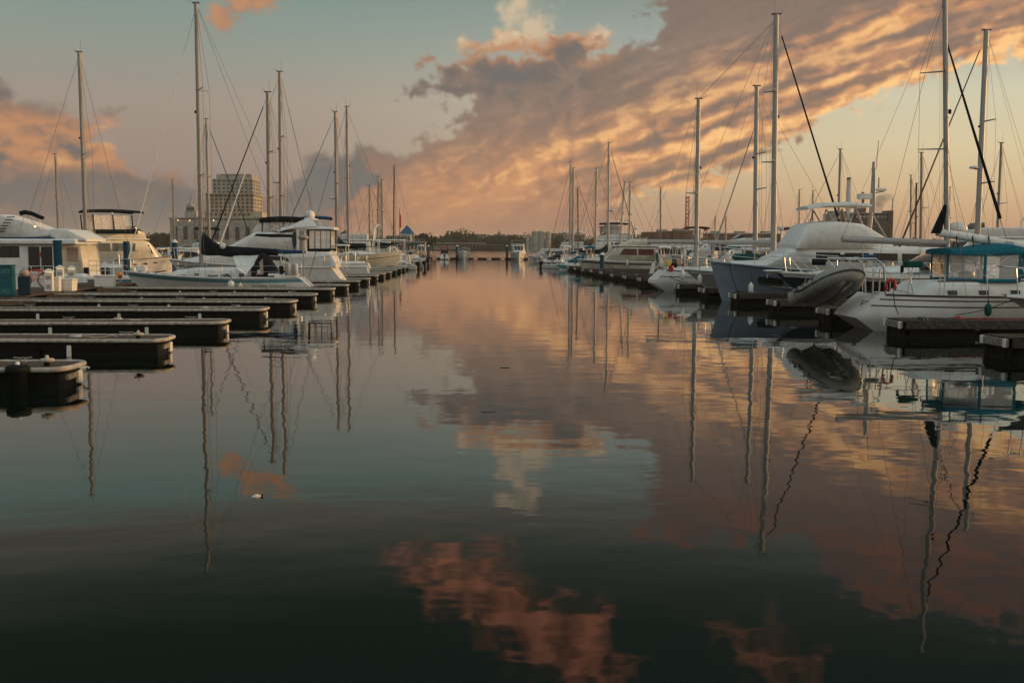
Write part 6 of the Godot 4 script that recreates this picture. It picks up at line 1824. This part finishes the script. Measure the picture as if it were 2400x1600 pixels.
func build_far_shore():
	var s := fresh()
	# the land behind the harbour: one low sheet with an uneven back
	var n := FastNoiseLite.new(); n.seed = 9; n.frequency = 0.006
	s.set_smooth_group(0)
	var nx := 90
	for i in nx:
		for j in 5:
			var v := []
			for k in [[0, 0], [1, 0], [1, 1], [0, 1]]:
				var x: float = -900.0 + (i + k[0]) * 22.0
				var edge := 555.0 + 26.0 * sin(x * 0.004 + 1.0) + (60.0 if x < -60.0 else 0.0) * smoothstep(-60, -160, x) * -1.8 - 95.0 * smoothstep(60, 200, x)
				var zz: float = edge + [0.0, 3.0, 60.0, 300.0, 900.0, 2600.0][j + k[1]]
				var y: float = [-1.0, 1.3, 2.2, 6.0, 11.0, 5.0][j + k[1]] + (4.0 * n.get_noise_2d(x, zz) if j + k[1] > 2 else 0.0)
				v.append(Vector3(x, y, -zz))
			quad(s, v[0], v[3], v[2], v[1])
	var land := put("far_land", s, M.land)
	tag(land, "", "", "", "structure")
	# tan apartment tower with its golden side, stepped at the top
	var D := 520.0
	var t := thing("apartment_tower", "stepped tan apartment tower with rows of windows, left skyline", "tower block", Vector3(at(540, 570, D).x, 0, -D - 14))
	var low := block(t, "lower_storeys", M.stone_tan, 478, 610, 497, 575, D, 26.0)
	window_grid(t, low, 12, 7, M.far_glass, 0.5, 0.5, 0.05)
	var mid := block(t, "middle_storeys", M.stone_tan, 481, 594.0, 454, 497, D + 1.0, 23.0)
	window_grid(t, mid, 11, 5, M.far_glass, 0.55, 0.6)
	side_windows(t, mid, 3, 5, M.far_glass)
	var up := block(t, "upper_storeys", M.stone_grey, 497, 592.0, 419, 453.6, D + 2.2, 20.0)
	window_grid(t, up, 9, 4, M.far_glass, 0.55, 0.5)
	side_windows(t, up, 3, 4, M.far_glass)
	for q in [[506, 590, 411, 418.8], [518, 588, 407.5, 410.8]]:
		block(t, "roof_storey", M.stone_grey, q[0], q[1], q[2], q[3], D + 3.5, 15.0)
	for k in 12: block(t, "roof_fin", M.stone_grey, 508 + k * 6.6, 510 + k * 6.6, 407, 411, D + 3.2, 1.5)
	for q in [[477.5, 595.5, 452.6, 454.8], [475, 611, 495.6, 498]]: block(t, "cornice", M.stone_tan, q[0], q[1], q[2], q[3], D - 0.4, 27.0)
	# grey harbour building with colonnade and lantern turret
	D = 400.0
	t = thing("harbour_terminal", "long grey harbour building with cornice lights and lantern turret", "building", Vector3(at(530, 570, D).x, 0, -D - 10))
	var g := block(t, "wall", M.stone_grey, 397, 640, 515, 576, D, 18.0)
	window_grid(t, g, 10, 1, M.far_glass, 0.4, 0.5)
	block(t, "attic", M.stone_grey, 394, 642, 509.5, 511.5, D - 0.5, 19.0)
	for k in 40: block(t, "attic_post", M.stone_grey, 396 + k * 6.2, 398.4 + k * 6.2, 511.5, 515, D + 0.1, 1.0)
	block(t, "side_wing", M.stone_tan, 588, 614, 497, 509, D + 2.0, 10.0)
	var tu := block(t, "turret_base", M.stone_grey, 432, 459, 495, 509.5, D + 1.0, 4.0)
	block(t, "turret_drum", M.stone_grey, 435, 456, 484, 495, D + 1.2, 3.4)
	var tc := at(445.5, 484, D + 3.0) - t.position
	s = fresh(); lathe(s, [[1.5, 0.0], [1.55, 0.6], [1.0, 1.2], [0.4, 1.5], [0.1, 2.4]], Vector3(tc.x, tc.y, tc.z), 12); put("turret_cap", s, M.stone_grey, t)
	line_part(t, "finial", M.wire, [Vector3(tc.x, tc.y + 2.2, tc.z), Vector3(tc.x, tc.y + 4.0, tc.z)], 0.12, 4)
	for k in 3: block(t, "turret_window", M.far_glass, 438 + k * 6.0, 441 + k * 6.0, 486, 493, D + 0.9, 0.6)
	for q in [[416, 516], [444, 517], [500, 516.5]]:
		var c := at(q[0], q[1], D - 0.4) - t.position
		s = fresh(); lathe(s, [[0.02, -0.3], [0.28, 0.0], [0.02, 0.3]], c, 8); put("wall_lamp", s, M.lamp_glow, t)
	# blue-roofed pavilion and dock house at the end of the left row
	D = 300.0
	t = thing("pavilion", "pavilion with blue pyramid roof at the end of the left row", "pavilion", Vector3(at(954, 560, D).x, 0, -D))
	var pa := at(937, 547.5, D) - t.position; var pb := at(972, 547.5, D) - t.position; var pt := at(953.5, 527, D) - t.position
	var hw := (pb.x - pa.x) / 2
	s = fresh()
	for k in 4:
		var c0 := Vector3(hw if k in [0, 1] else -hw, pa.y, hw if k in [0, 3] else -hw); var kk := (k + 1) % 4
		var c1 := Vector3(hw if kk in [0, 1] else -hw, pa.y, hw if kk in [0, 3] else -hw)
		tri(s, c0, c1, Vector3(0, pt.y, 0))
	put("roof", s, M.roof_blue, t)
	s = fresh(); box(s, Vector3(0, pa.y - 0.35, 0), Vector3(hw * 2.1, 0.5, hw * 2.1)); put("eaves", s, M.far_white, t)
	for sx in [1.0, -1.0]:
		for sz in [1.0, -1.0]:
			s = fresh(); box(s, Vector3(sx * hw * 0.8, pa.y / 2 - 0.4, sz * hw * 0.8), Vector3(0.5, pa.y + 0.4, 0.5)); put("column", s, M.far_white, t)
	s = fresh(); box(s, Vector3(0, pa.y * 0.35, 0), Vector3(hw * 1.5, pa.y * 0.7, hw * 1.5)); put("room", s, M.stone_tan, t)
	t = thing("dock_house", "white two-storey dock house with railed balcony beside the pavilion", "building", Vector3(at(965, 570, 240.0).x, 0, -244))
	g = block(t, "lower_wall", M.far_white, 918, 996, 567, 590, 240, 8)
	window_grid(t, g, 9, 1, M.far_glass, 0.6, 0.6)
	g = block(t, "upper_wall", M.far_white, 905, 962, 551, 565.6, 242, 6)
	window_grid(t, g, 7, 1, M.far_glass, 0.6, 0.6)
	block(t, "balcony_slab", M.far_white, 914, 999, 565.6, 567, 239.4, 8.8)
	for k in 12: block(t, "balcony_post", M.far_white, 945 + k * 4.5, 945.8 + k * 4.5, 560.5, 565.6, 239.6, 0.15)
	block(t, "balcony_rail", M.far_white, 944, 996, 560, 560.7, 239.6, 0.15)
	# flagpole with a hanging red flag
	t = thing("flagpole", "thin flagpole with limp red flag left of the blue pyramid roof", "flagpole", afloat(937, 205))
	line_part(t, "pole", M.wire, [Vector3(0, 0, 0), Vector3(0, at(937, 488, 205).y, 0)], 0.06, 6)
	s = fresh()
	var fy := at(937, 502, 205).y; var f2 := at(937, 533, 205).y
	tube(s, [Vector3(0.12, fy, 0), Vector3(0.20, lerpf(fy, f2, 0.3), 0.05), Vector3(0.14, lerpf(fy, f2, 0.6), 0), Vector3(0.18, f2, 0)], 0.10, 0.17, 7)
	put("flag", s, M.red_canvas, t)
	# wharf along the far shore
	D = 545.0
	t = thing("long_wharf", "long low pier shed along the far shore", "pier shed", Vector3(at(1100, 580, D).x, 0, -D))
	block(t, "deck", M.wet_timber, 985, 1300, 583.4, 585.6, D, 14)
	block(t, "roof", M.far_white, 995, 1140, 568.5, 570, D + 2, 8)
	block(t, "rear_wall", M.land, 998, 1138, 570, 583.4, D + 8, 1)
	for k in 22: block(t, "post", M.stone_grey, 998 + k * 6.4, 999 + k * 6.4, 570, 583.4, D + 2.5, 0.4)
	for k in 40: block(t, "pile", M.wet_timber, 987 + k * 7.8, 989.4 + k * 7.8, 585.6, 592, D + 0.5, 0.8)
	for q in [["pale flat-roofed shed on the far shore above the cross dock", 1016, 1046, 577, 584, M.far_white], ["second pale shed on the far shore, longer and brighter", 1050, 1076, 576.5, 583, M.far_white], ["brown brick low house right of the far pier shed", 1118, 1180, 574, 584, M.land], ["white cottage row on the far shore left of the silos", 1200, 1228, 565, 582, M.stone_grey], ["pink-walled open boat shed behind the white cabin cruiser", 1201, 1227, 563, 575, M.brick_red]]:
		t = thing("far_building", q[0], "building", Vector3(at(q[1], 580, D - 20).x, 0, -D + 8))
		g = block(t, "wall", q[5], q[1], q[2], q[3], q[4], D - 20, 10)
		window_grid(t, g, 5, 1, M.far_glass, 0.5, 0.5)
		block(t, "roof", M.stone_grey, q[1] - 0.6, q[2] + 0.6, q[3] - 0.9, q[3] - 0.15, D - 20.6, 11.2)
	# town on the hill
	var town := [[1030, 1058, 554, 570], [1060, 1088, 549.5, 565], [1100, 1140, 549, 562], [1142, 1180, 552, 570], [1160, 1184, 549.5, 562], [1188, 1206, 553, 568], [1290, 1330, 547, 572], [1330, 1372, 549, 572], [1440, 1478, 548, 572], [1478, 1515, 550, 572]]
	for i in town.size():
		var q: Array = town[i]
		t = thing("hill_house", ["long pale terrace house on the far hill, leftmost", "pale flat-topped house on the far hill, second from the left", "wide cream house above the dark trees", "brown low house right of the dark trees", "little pale house with a gable behind the brown one", "narrow house left of the pale shed", "grey warehouse right of the silos", "second grey warehouse right of the silos", "grey block behind the brown-windowed cruiser", "pale block left of the brick building"][i], "house", Vector3(at((q[0] + q[1]) / 2.0, 570, 640).x, 0, -646))
		g = block(t, "wall", [M.far_white, M.stone_tan, M.stone_grey][i % 3], q[0], q[1], q[2], q[3] + 8, 640, 9)
		window_grid(t, g, 5, 3, M.far_glass, 0.5, 0.4)
		block(t, "roof", M.stone_grey, q[0] - 0.5, q[1] + 0.5, q[2] - 0.8, q[2] - 0.1, 639.5, 10)
	t = thing("church_cupola", "small white cupola on the far hill", "cupola", at(1170.5, 549, 655))
	s = fresh(); lathe(s, [[1.2, -3.0], [1.2, 0.6], [1.4, 0.7], [0.8, 1.6], [0.1, 2.6]], Vector3.ZERO, 10); put("drum", s, M.far_white, t)
	line_part(t, "finial", M.wire, [Vector3(0, 2.4, 0), Vector3(0, 4.0, 0)], 0.1, 4)
	# silos
	var si := [[1254, 9.0, 545], [1268, 8.0, 544.5], [1236.5, 4.2, 553], [1245, 3.0, 557], [1284, 7.0, 546]]
	for i in si.size():
		var q: Array = si[i]
		t = thing("silo", ["grey concrete silo, largest left one of the pair", "grey concrete silo, right one of the large pair", "slim pale tank left of the silos", "smallest pale tank between slim tank and silo", "dark grey silo at the right of the group"][i], "silo", afloat(q[0], 500), 0.0)
		var top := at(q[0], q[2], 500).y
		var r: float = q[1] / FOCAL * 500.0
		s = fresh(); lathe(s, [[r, 0.0], [r, top]], Vector3.ZERO, 16); put("drum", s, M.silo if i < 2 else M.far_white if i < 4 else M.stone_grey, t)
		s = fresh(); lathe(s, [[r * 1.03, top + 0.02], [r * 1.03, top + 0.4], [r * 0.4, top + 0.8]], Vector3.ZERO, 16); put("rim", s, M.silo, t)
	# white round-roofed grain shed behind the right row
	t = thing("grain_shed", "white shed with rounded roof behind the right row of boats", "shed", Vector3(at(1433, 570, 430).x, 0, -436))
	g = block(t, "wall", M.far_white, 1414, 1452, 532, 578, 430, 10)
	window_grid(t, g, 3, 1, M.stone_grey, 0.05, 0.9)
	block(t, "roof_ridge", M.stone_grey, 1412, 1454, 530, 531.8, 429.5, 11)
	block(t, "roof_top", M.far_white, 1422, 1448, 525.5, 529.8, 431, 8)
	# brick buildings
	D = 470.0
	t = thing("brick_mill", "red brick mill with dark ground floor left of the lattice tower", "building", Vector3(at(1575, 570, D).x, 0, -D - 9))
	g = block(t, "left_wing", M.brick_red, 1518, 1582, 543, 556, D, 16)
	window_grid(t, g, 10, 1, M.far_glass, 0.6, 0.4)
	g = block(t, "ground_floor", M.far_glass, 1530, 1640, 556.2, 578, D + 0.8, 14)
	g = block(t, "right_wing", M.brick_red, 1578, 1628, 540.5, 572, D - 1.2, 18)
	window_grid(t, g, 4, 2, M.far_glass, 0.3, 0.5)
	block(t, "roof_house", M.stone_grey, 1544, 1565, 537.5, 542.8, D + 4, 6)
	block(t, "roof_house", M.stone_grey, 1582, 1605, 535.5, 540.3, D + 4, 6)
	block(t, "annex", M.stone_grey, 1628, 1642, 538, 572, D, 10)
	t = thing("long_terminal", "long low brick terminal with striped floors right of the lattice tower", "building", Vector3(at(1720, 570, 500).x, 0, -508))
	g = block(t, "wall", M.brick_red, 1664, 1830, 548, 580, 500, 14)
	for k in 3: block(t, "window_band", M.far_glass, 1666, 1828, 550 + k * 6.0, 553 + k * 6.0, 499.7, 0.5)
	block(t, "roof_edge", M.stone_grey, 1662, 1832, 545.5, 547.8, 499.3, 15)
	for q in [[1672, 1690], [1728, 1748], [1790, 1806]]: block(t, "roof_box", M.stone_grey, q[0], q[1], 541.5, 545.3, 503, 6)
	t = thing("water_tank", "small dark water tank on legs above the brick terminal", "water tank", Vector3(at(1654, 560, 480).x, 0, -480))
	var wy := at(1654, 533, 480).y; var wb := at(1654, 541, 480).y
	s = fresh(); lathe(s, [[0.8, wb], [0.9, wb + 0.1], [0.9, wy - 0.2], [0.3, wy + 0.3]], Vector3.ZERO, 12); put("tank", s, M.tower_red, t)
	for k in 4: line_part(t, "leg", M.wire, [Vector3(0.7 * (1 if k & 1 else -1), 0, 0.7 * (1 if k & 2 else -1)), Vector3(0.6 * (1 if k & 1 else -1), wb, 0.6 * (1 if k & 2 else -1))], 0.1, 4)
	# red and white lattice tower
	t = thing("lattice_tower", "red and white lattice tower on the right skyline", "lattice tower", Vector3(at(1610, 570, 500).x, 0, -500))
	var top_y := at(1610, 459, 500).y
	for k in 4: line_part(t, "leg", M.tower_red, [Vector3(0.85 * (1 if k & 1 else -1), 0, 0.85 * (1 if k & 2 else -1)), Vector3(0.7 * (1 if k & 1 else -1), top_y, 0.7 * (1 if k & 2 else -1))], 0.13, 4)
	var lv := 14
	for k in lv:
		var ya := top_y * k / lv; var yb := top_y * (k + 1) / lv
		var band: Material = M.tower_red if (k / 2) % 2 == 0 else M.far_white
		for j in 2:
			var zz := 0.78 if j == 0 else -0.78
			line_part(t, "brace", band, [Vector3(-0.8, ya, zz), Vector3(0.8, yb, zz)], 0.09, 4)
			line_part(t, "brace", band, [Vector3(0.8, ya, zz), Vector3(-0.8, yb, zz)], 0.09, 4)
	# brick factory with its chimneys, roof sign and steam
	D = 430.0
	t = thing("brick_factory", "dark brick factory with pale chimney, behind the canvas-covered yacht", "factory", Vector3(at(2030, 570, D).x, 0, -D - 12))
	g = block(t, "main_block", M.brick_dark, 1962, 2094, 515, 578, D, 22)
	window_grid(t, g, 14, 6, M.far_glass, 0.6, 0.5, 0.06)
	g = block(t, "upper_block", M.brick_dark, 2006, 2088, 500, 515, D + 2, 16)
	window_grid(t, g, 10, 1, M.far_white, 0.5, 0.35)
	block(t, "stair_tower", M.brick_dark, 2086, 2095, 493, 578, D - 0.6, 8)
	block(t, "left_tower", M.stone_grey, 1948, 1968, 500, 578, D - 1, 9)
	block(t, "left_cap", M.stone_grey, 1952, 1966, 494, 500, D, 6)
	block(t, "roof_plant", M.far_glass, 1966, 1984, 495, 515, D + 1, 7)
	block(t, "parapet", M.stone_grey, 2004, 2090, 498, 499.8, D + 1.6, 17)
	for q in [[1991, 5.4, 416, 0], [2024, 3.2, 450, 1]]:
		var c := at(q[0], q[2], D + 6) - t.position
		var r: float = q[1] / FOCAL * D
		s = fresh(); lathe(s, [[r * 1.15, 8.0], [r, c.y - 0.8]], Vector3(c.x, 0, c.z), 14); put("chimney", s, M.deck_white if q[3] == 0 else M.brick_dark, t)
		s = fresh(); lathe(s, [[r * 1.08, c.y - 0.8], [r * 1.08, c.y]], Vector3(c.x, 0, c.z), 14); put("chimney_rim", s, M.far_glass, t)
	block(t, "chimney_base", M.far_glass, 2016, 2031, 480, 500, D + 5, 6)
	line_part(t, "flagpole", M.far_white, [at(2093, 500, D) - t.position, at(2093, 464, D) - t.position], 0.22, 5)
	# a little steam beside the chimney
	for q in [[2058, 486, 5.0, 6.0], [2064, 472, 6.0, 5.0], [2076, 462, 8.0, 3.6]]:
		var fog := FogVolume.new()
		fog.name = "steam"
		fog.shape = RenderingServer.FOG_VOLUME_SHAPE_ELLIPSOID
		fog.size = Vector3(q[2], q[3], 5.0)
		var fm := FogMaterial.new(); fm.density = 0.16; fm.albedo = Color(0.9, 0.88, 0.86)
		fog.material = fm
		add_child(fog, true)
		fog.position = at(q[0], q[1], D + 18)
		tag(fog, "", "", "", "stuff")
	# roof letters
	t = thing("roof_sign", "dark red roof lettering on the right skyline", "sign", Vector3(at(1843, 540, 470).x, 0, -470))
	var ly := at(1843, 538, 470).y
	lettering(t, "PUOMRA RE", 2.0, Vector3(0, ly + 0.6, 0.2), 0.0, M.sign_red, false)
	line_part(t, "rail", M.wire, [Vector3(-5.2, ly - 0.4, 0), Vector3(5.2, ly - 0.4, 0)], 0.12, 4)
	for k in 5: line_part(t, "post", M.wire, [Vector3(-4.8 + k * 2.4, 0, 0), Vector3(-4.8 + k * 2.4, ly - 0.4, 0)], 0.1, 4)
	# trees along the far shore
	var ti := 0
	var tree_labels := ["bushy tree touching the dock house's right side", "darker tree just right of the blue pyramid roof", "low tree above the left end of the pier shed", "low tree above the pier shed's roof, second from its left end", "rounded tree behind the left terrace house on the far hill", "rounded tree in front of the flat-topped hill house", "tall broad tree left of the highest crown above the pier shed", "highest dark tree crown above the middle of the pier shed", "tall broad tree right of the highest crown above the pier shed", "low tree above the right end of the pier shed", "low tree in front of the wide cream hill house", "tree left of the white cupola on the far hill", "tree just under the white cupola on the far hill", "tree between the cupola and the narrow hill house", "tree behind the white cabin cruiser on the cross dock", "tree between the white cabin cruiser and the slim pale tank", "small tree at the foot of the grey silos", "tree right of the dark grey silo", "smaller tree before the second grey warehouse", "tree behind the close pair of masts, far right row", "tree behind the white sportfishing boat", "tree right of the grain shed", "tree left of the brick mill", "tree between the trawler yacht and the grey harbour building", "taller tree against the left end of the harbour building", "smallest tree right behind the trawler yacht's bow", "thin tree closest to the harbour building's left wall", "tree right of the harbour building's right end", "tree behind the bimini of the flying bridge yacht", "tree behind the radar dome of the flying bridge yacht", "tree behind the sunlight-tinted cream sailboat's mast", "tree behind the dark thin mast, left row", "tree behind the pale cruiser with navy soft top", "tree left of the dark brick factory", "tree right of the dark brick factory", "tree behind the radar pod mast, far right"]
	for q in [[985, 556, 320, 9.0], [973, 545, 320, 8.0], [1000, 566, 560, 9.0], [1012, 562, 560, 10.0], [1028, 560, 570, 11.0], [1044, 562, 560, 11.0], [1062, 555, 565, 14.0], [1078, 551, 565, 17.0], [1094, 554, 565, 15.0], [1110, 560, 560, 11.0], [1128, 562, 560, 10.0], [1148, 558, 565, 11.0], [1166, 560, 565, 11.0], [1186, 560, 560, 12.0], [1204, 558, 560, 11.0], [1216, 554, 565, 11.0], [1230, 560, 560, 9.0], [1300, 556, 540, 11.0], [1318, 560, 540, 10.0], [1345, 558, 540, 11.0], [1378, 560, 540, 10.0], [1470, 560, 520, 10.0], [1500, 562, 520, 9.0], [372, 553, 430, 10.0], [385, 552, 430, 9.0], [352, 556, 430, 8.0], [390, 549, 435, 7.0], [650, 556, 430, 9.0], [680, 558, 430, 9.0], [720, 560, 430, 9.0], [860, 560, 430, 9.0], [900, 561, 430, 9.0], [1850, 560, 480, 9.0], [1890, 560, 480, 9.0], [2130, 562, 460, 9.0], [2200, 562, 460, 9.0]]:
		var h := at(q[0], q[1], q[2]).y
		far_tree(tree_labels[ti], Vector3(at(q[0], 580, q[2]).x, 0.5, -q[2]), q[3], h, rng.randf_range(0.7, 1.1))
		ti += 1

# ---------------------------------------------------------------- small things on the docks
func on_deck(px: float, py: float, h := 0.41) -> Vector3:
	var r := cam.basis * Vector3((px - 1200.0) / FOCAL, -(py - 800.0) / FOCAL, -1.0)
	return EYE + r * ((h - EYE.y) / r.y)

func pedestal(label: String, where: Vector3, h: float) -> Node3D:
	var t := thing("power_pedestal", label, "power pedestal", where, 12.0, "white power pedestals on the left walkway")
	var s := fresh(); cbox(s, Vector3(0, h * 0.42, 0), Vector3(0.36, h * 0.84, 0.34), 0.03); put("post", s, M.white_plastic, t)
	s = fresh(); lathe(s, [[0.30, h * 0.86], [0.31, h * 0.89], [0.05, h]], Vector3.ZERO, 4, Basis(Vector3.UP, PI / 4), -1); put("pyramid_cap", s, M.white_plastic, t)
	s = fresh(); cbox(s, Vector3(0, h * 0.845, 0), Vector3(0.28, 0.05, 0.26), 0.01); put("lamp_band", s, M.lamp_glow, t)
	s = fresh(); cbox(s, Vector3(0, h * 0.62, 0.175), Vector3(0.22, 0.16, 0.03), 0.01); put("socket_panel", s, M.rib_grey, t)
	s = fresh(); cbox(s, Vector3(0, h * 0.22, 0.175), Vector3(0.2, 0.2, 0.02), 0.01); put("meter_panel", s, M.rib_grey, t)
	return t

func dock_box(label: String, where: Vector3, w: float, h: float, d: float, turn := 0.0):
	var t := thing("dock_box", label, "dock box", where, turn, "white dock boxes on the left walkway")
	var s := fresh()
	loft(s, [PackedVector3Array([Vector3(-w * 0.46, 0, d * 0.46), Vector3(w * 0.46, 0, d * 0.46), Vector3(w * 0.46, 0, -d * 0.46), Vector3(-w * 0.46, 0, -d * 0.46)]), PackedVector3Array([Vector3(-w * 0.5, h * 0.84, d * 0.5), Vector3(w * 0.5, h * 0.84, d * 0.5), Vector3(w * 0.5, h * 0.84, -d * 0.5), Vector3(-w * 0.5, h * 0.84, -d * 0.5)])], true, -1)
	put("box_body", s, M.white_plastic, t)
	s = fresh(); cbox(s, Vector3(0, h * 0.9, 0), Vector3(w * 1.1, h * 0.13, d * 1.1), 0.03); put("lid", s, M.white_plastic, t)
	for k in [-0.25, 0.25]:
		s = fresh(); cbox(s, Vector3(k * w, h * 0.78, d * 0.50), Vector3(0.05, 0.10, 0.03), 0.005); put("latch", s, M.steel, t)

func bicycle(label: String, where: Vector3, turn: float):
	var t := thing("bicycle", label, "bicycle", where, turn)
	for x in [-0.5, 0.5]:
		var ring := []
		for k in 21: ring.append(Vector3(x + 0.33 * cos(TAU * k / 20.0), 0.35 + 0.33 * sin(TAU * k / 20.0), 0))
		var s := fresh(); tube(s, ring, 0.025, 0.025, 6); put("tyre", s, M.rubber, t)
		for k in 8:
			line_part(t, "spoke", M.steel, [Vector3(x, 0.35, 0), Vector3(x + 0.31 * cos(TAU * k / 8.0), 0.35 + 0.31 * sin(TAU * k / 8.0), 0)], 0.004, 3)
	var bb := Vector3(-0.06, 0.32, 0); var seat := Vector3(-0.2, 0.82, 0); var head := Vector3(0.36, 0.84, 0)
	for q in [[bb, seat], [bb, head], [seat, head], [bb, Vector3(-0.5, 0.35, 0)], [seat, Vector3(-0.5, 0.35, 0)]]:
		line_part(t, "frame_tube", M.red_paint, q, 0.022, 6)
	line_part(t, "fork", M.red_paint, [head + Vector3(-0.03, 0.1, 0), Vector3(0.5, 0.35, 0)], 0.02, 6)
	line_part(t, "handlebar", M.rubber, [head + Vector3(0.04, 0.16, -0.27), head + Vector3(0.0, 0.14, 0), head + Vector3(0.04, 0.16, 0.27)], 0.016, 5)
	var s := fresh(); cbox(s, seat + Vector3(0, 0.06, 0), Vector3(0.24, 0.06, 0.13), 0.02); put("saddle", s, M.rubber, t)
	s = fresh(); cbox(s, Vector3(0.56, 0.72, 0), Vector3(0.2, 0.2, 0.26), 0.03); put("front_basket", s, M.red_paint, t)

func coil(label: String, where: Vector3, r: float, m: Material):
	var pts := []
	for k in 60:
		var a := TAU * k / 18.0
		pts.append(Vector3(cos(a) * r * (1.0 - k * 0.008), 0.012 + (k % 18) * 0.0012 + k * 0.0006, sin(a) * r * (1.0 - k * 0.008)))
	for k in 8: pts.append(Vector3(r * 0.6 + k * 0.12, 0.012 + 0.02 * sin(k * 1.3), 0.1 * sin(k * 0.9)))
	var s := fresh(); tube(s, pts, 0.011, 0.011, 5)
	var o := put("rope_coil", s, m)
	o.position = where
	tag(o, label, "rope")

func build_small_things():
	var w := on_deck(14, 694.5)
	var t := thing("utility_kiosk", "teal utility cabinet on the left walkway at the picture's edge", "utility cabinet", w, 8.0)
	var s := fresh(); cbox(s, Vector3(-0.05, 0.6, -0.25), Vector3(0.60, 1.2, 0.5), 0.02); put("cabinet", s, M.kiosk_teal, t)
	s = fresh(); cbox(s, Vector3(-0.05, 1.22, -0.25), Vector3(0.66, 0.05, 0.56), 0.015); put("cabinet_top", s, M.kiosk_teal, t)
	for y in [0.2, 0.98]: lettering(t, "HO", 0.24, Vector3(-0.02, y, 0.003), 0.0, M.teal_stripe, false)
	t = thing("waste_bin", "navy square bin with a pale sack on top, left walkway", "bin", on_deck(57, 691), 18.0)
	s = fresh(); cbox(s, Vector3(0, 0.38, 0), Vector3(0.46, 0.76, 0.42), 0.02); put("bin_body", s, M.bin_navy, t)
	t = thing("sack", "pale sack lying on the navy bin", "sack", on_deck(57, 691) + Vector3(0.02, 0.77, 0))
	s = fresh(); lathe(s, [[0.12, 0.0], [0.2, 0.05], [0.19, 0.16], [0.12, 0.24], [0.04, 0.28]], Vector3.ZERO, 9); put("sack_body", s, M.tan_canvas, t)
	s = fresh(); lathe(s, [[0.02, 0.27], [0.06, 0.30], [0.05, 0.33]], Vector3.ZERO, 7); put("sack_neck", s, M.tan_canvas, t)
	bicycle("red bicycle parked between the navy bin and the white pedestals", on_deck(81, 674), 52.0)
	pedestal("white power pedestal with pyramid cap, front one of three", on_deck(115, 683), 1.0)
	pedestal("white power pedestal behind the stacked dock boxes, middle of three", on_deck(141, 672), 1.05)
	pedestal("white power pedestal right of the stacked dock boxes, last of three", on_deck(168, 671), 1.0)
	dock_box("white dock box in front of the middle pedestal, widest of the cluster", on_deck(156, 681), 0.74, 0.56, 0.55, -6.0)
	dock_box("small white dock box left of the front pedestal", on_deck(99, 673), 0.55, 0.5, 0.45)
	dock_box("small white dock box between front pedestal and widest dock box", on_deck(132, 682), 0.36, 0.66, 0.4)
	dock_box("white dock box standing alone left of the teal-striped sloop's bow", on_deck(246, 671), 0.92, 0.58, 0.6, 3.0)
	t = thing("traffic_cone", "small red cone between the front and middle pedestals", "cone", on_deck(131, 660))
	s = fresh(); lathe(s, [[0.15, 0.0], [0.15, 0.03], [0.10, 0.04], [0.02, 0.5]], Vector3.ZERO, 10); put("cone_body", s, M.red_paint, t)
	s = fresh(); lathe(s, [[0.073, 0.2], [0.052, 0.32]], Vector3.ZERO, 10); put("cone_band", s, M.white_plastic, t)
	t = thing("buoy", "orange mooring buoy before the teal-striped sloop's bow", "buoy", at(280, 645, 56.5))
	s = fresh(); lathe(s, [[0.02, -0.18], [0.12, -0.12], [0.16, 0.0], [0.12, 0.12], [0.02, 0.18]], Vector3.ZERO, 12); put("ball", s, M.orange_plastic, t)
	line_part(t, "line", M.rope, [Vector3(0, 0.15, 0), Vector3(0.22, 0.5, 0.2)], 0.012, 4)
	coil("red rope coiled on the second right-hand dock below the white ketch", Vector3(14.0, 0.51, -29.3), 0.14, M.red_rope)
	coil("red rope coiled on the nearest right-hand dock", Vector3(13.6, 0.51, -23.7), 0.12, M.red_rope)
	coil("black rope coil on the second right-hand dock", Vector3(12.95, 0.51, -29.2), 0.15, M.dark_rope)
	var l := put("rope", tube_of([Vector3(14.2, 0.52, -29.25), Vector3(14.9, 0.525, -29.14), Vector3(16.0, 0.52, -29.2), Vector3(17.4, 0.525, -29.16), Vector3(18.8, 0.52, -29.2)], 0.012), M.red_rope)
	tag(l, "red line running along the second right-hand dock", "rope")
	# things on the water
	t = thing("floating_bottle", "small pale bottle floating on open water near the left masts' reflection", "bottle", on_deck(600, 1164, 0.0), 20.0)
	s = fresh(); lathe(s, [[0.01, -0.045], [0.026, -0.035], [0.03, 0.01], [0.012, 0.035], [0.011, 0.05]], Vector3.ZERO, 10, Basis(Vector3.FORWARD, 1.35)); put("bottle_body", s, M.cream, t)
	s = fresh(); lathe(s, [[0.012, 0.05], [0.012, 0.066]], Vector3.ZERO, 8, Basis(Vector3.FORWARD, 1.35)); put("bottle_cap", s, M.rubber, t)
	t = thing("floating_stick", "thin dark stick floating in the middle of the fairway", "stick", on_deck(1146, 965, 0.0), 4.0)
	s = fresh(); tube(s, [Vector3(-0.12, 0.001, 0), Vector3(0, 0.002, 0.012), Vector3(0.13, 0.0, 0)], 0.006, 0.004, 5); put("stick_body", s, M.bark, t)
	t = thing("floating_stick", "dark drifting twig in mid-fairway, beyond the thin stick", "stick", on_deck(1184, 862, 0.0), -3.0)
	s = fresh(); tube(s, [Vector3(-0.10, 0.001, 0), Vector3(0, 0.003, 0.01), Vector3(0.10, 0.001, 0)], 0.011, 0.008, 5); put("stick_body", s, M.bark, t)
	# the grey bow that looks in from the right
	var D := 22.7
	var b := berth(3400, 2350, D)
	cruiser("grey-bowed boat of which only the overhanging bow shows at the right edge", {"at": b.at, "L": b.L, "turn": b.turn, "kind": "express", "mat": M.rib_grey, "hull": {"fb": 1.50, "fs": 1.1, "ov": 3.2, "pw": 2.0, "B": 3.0}, "rail_from": 0.6})
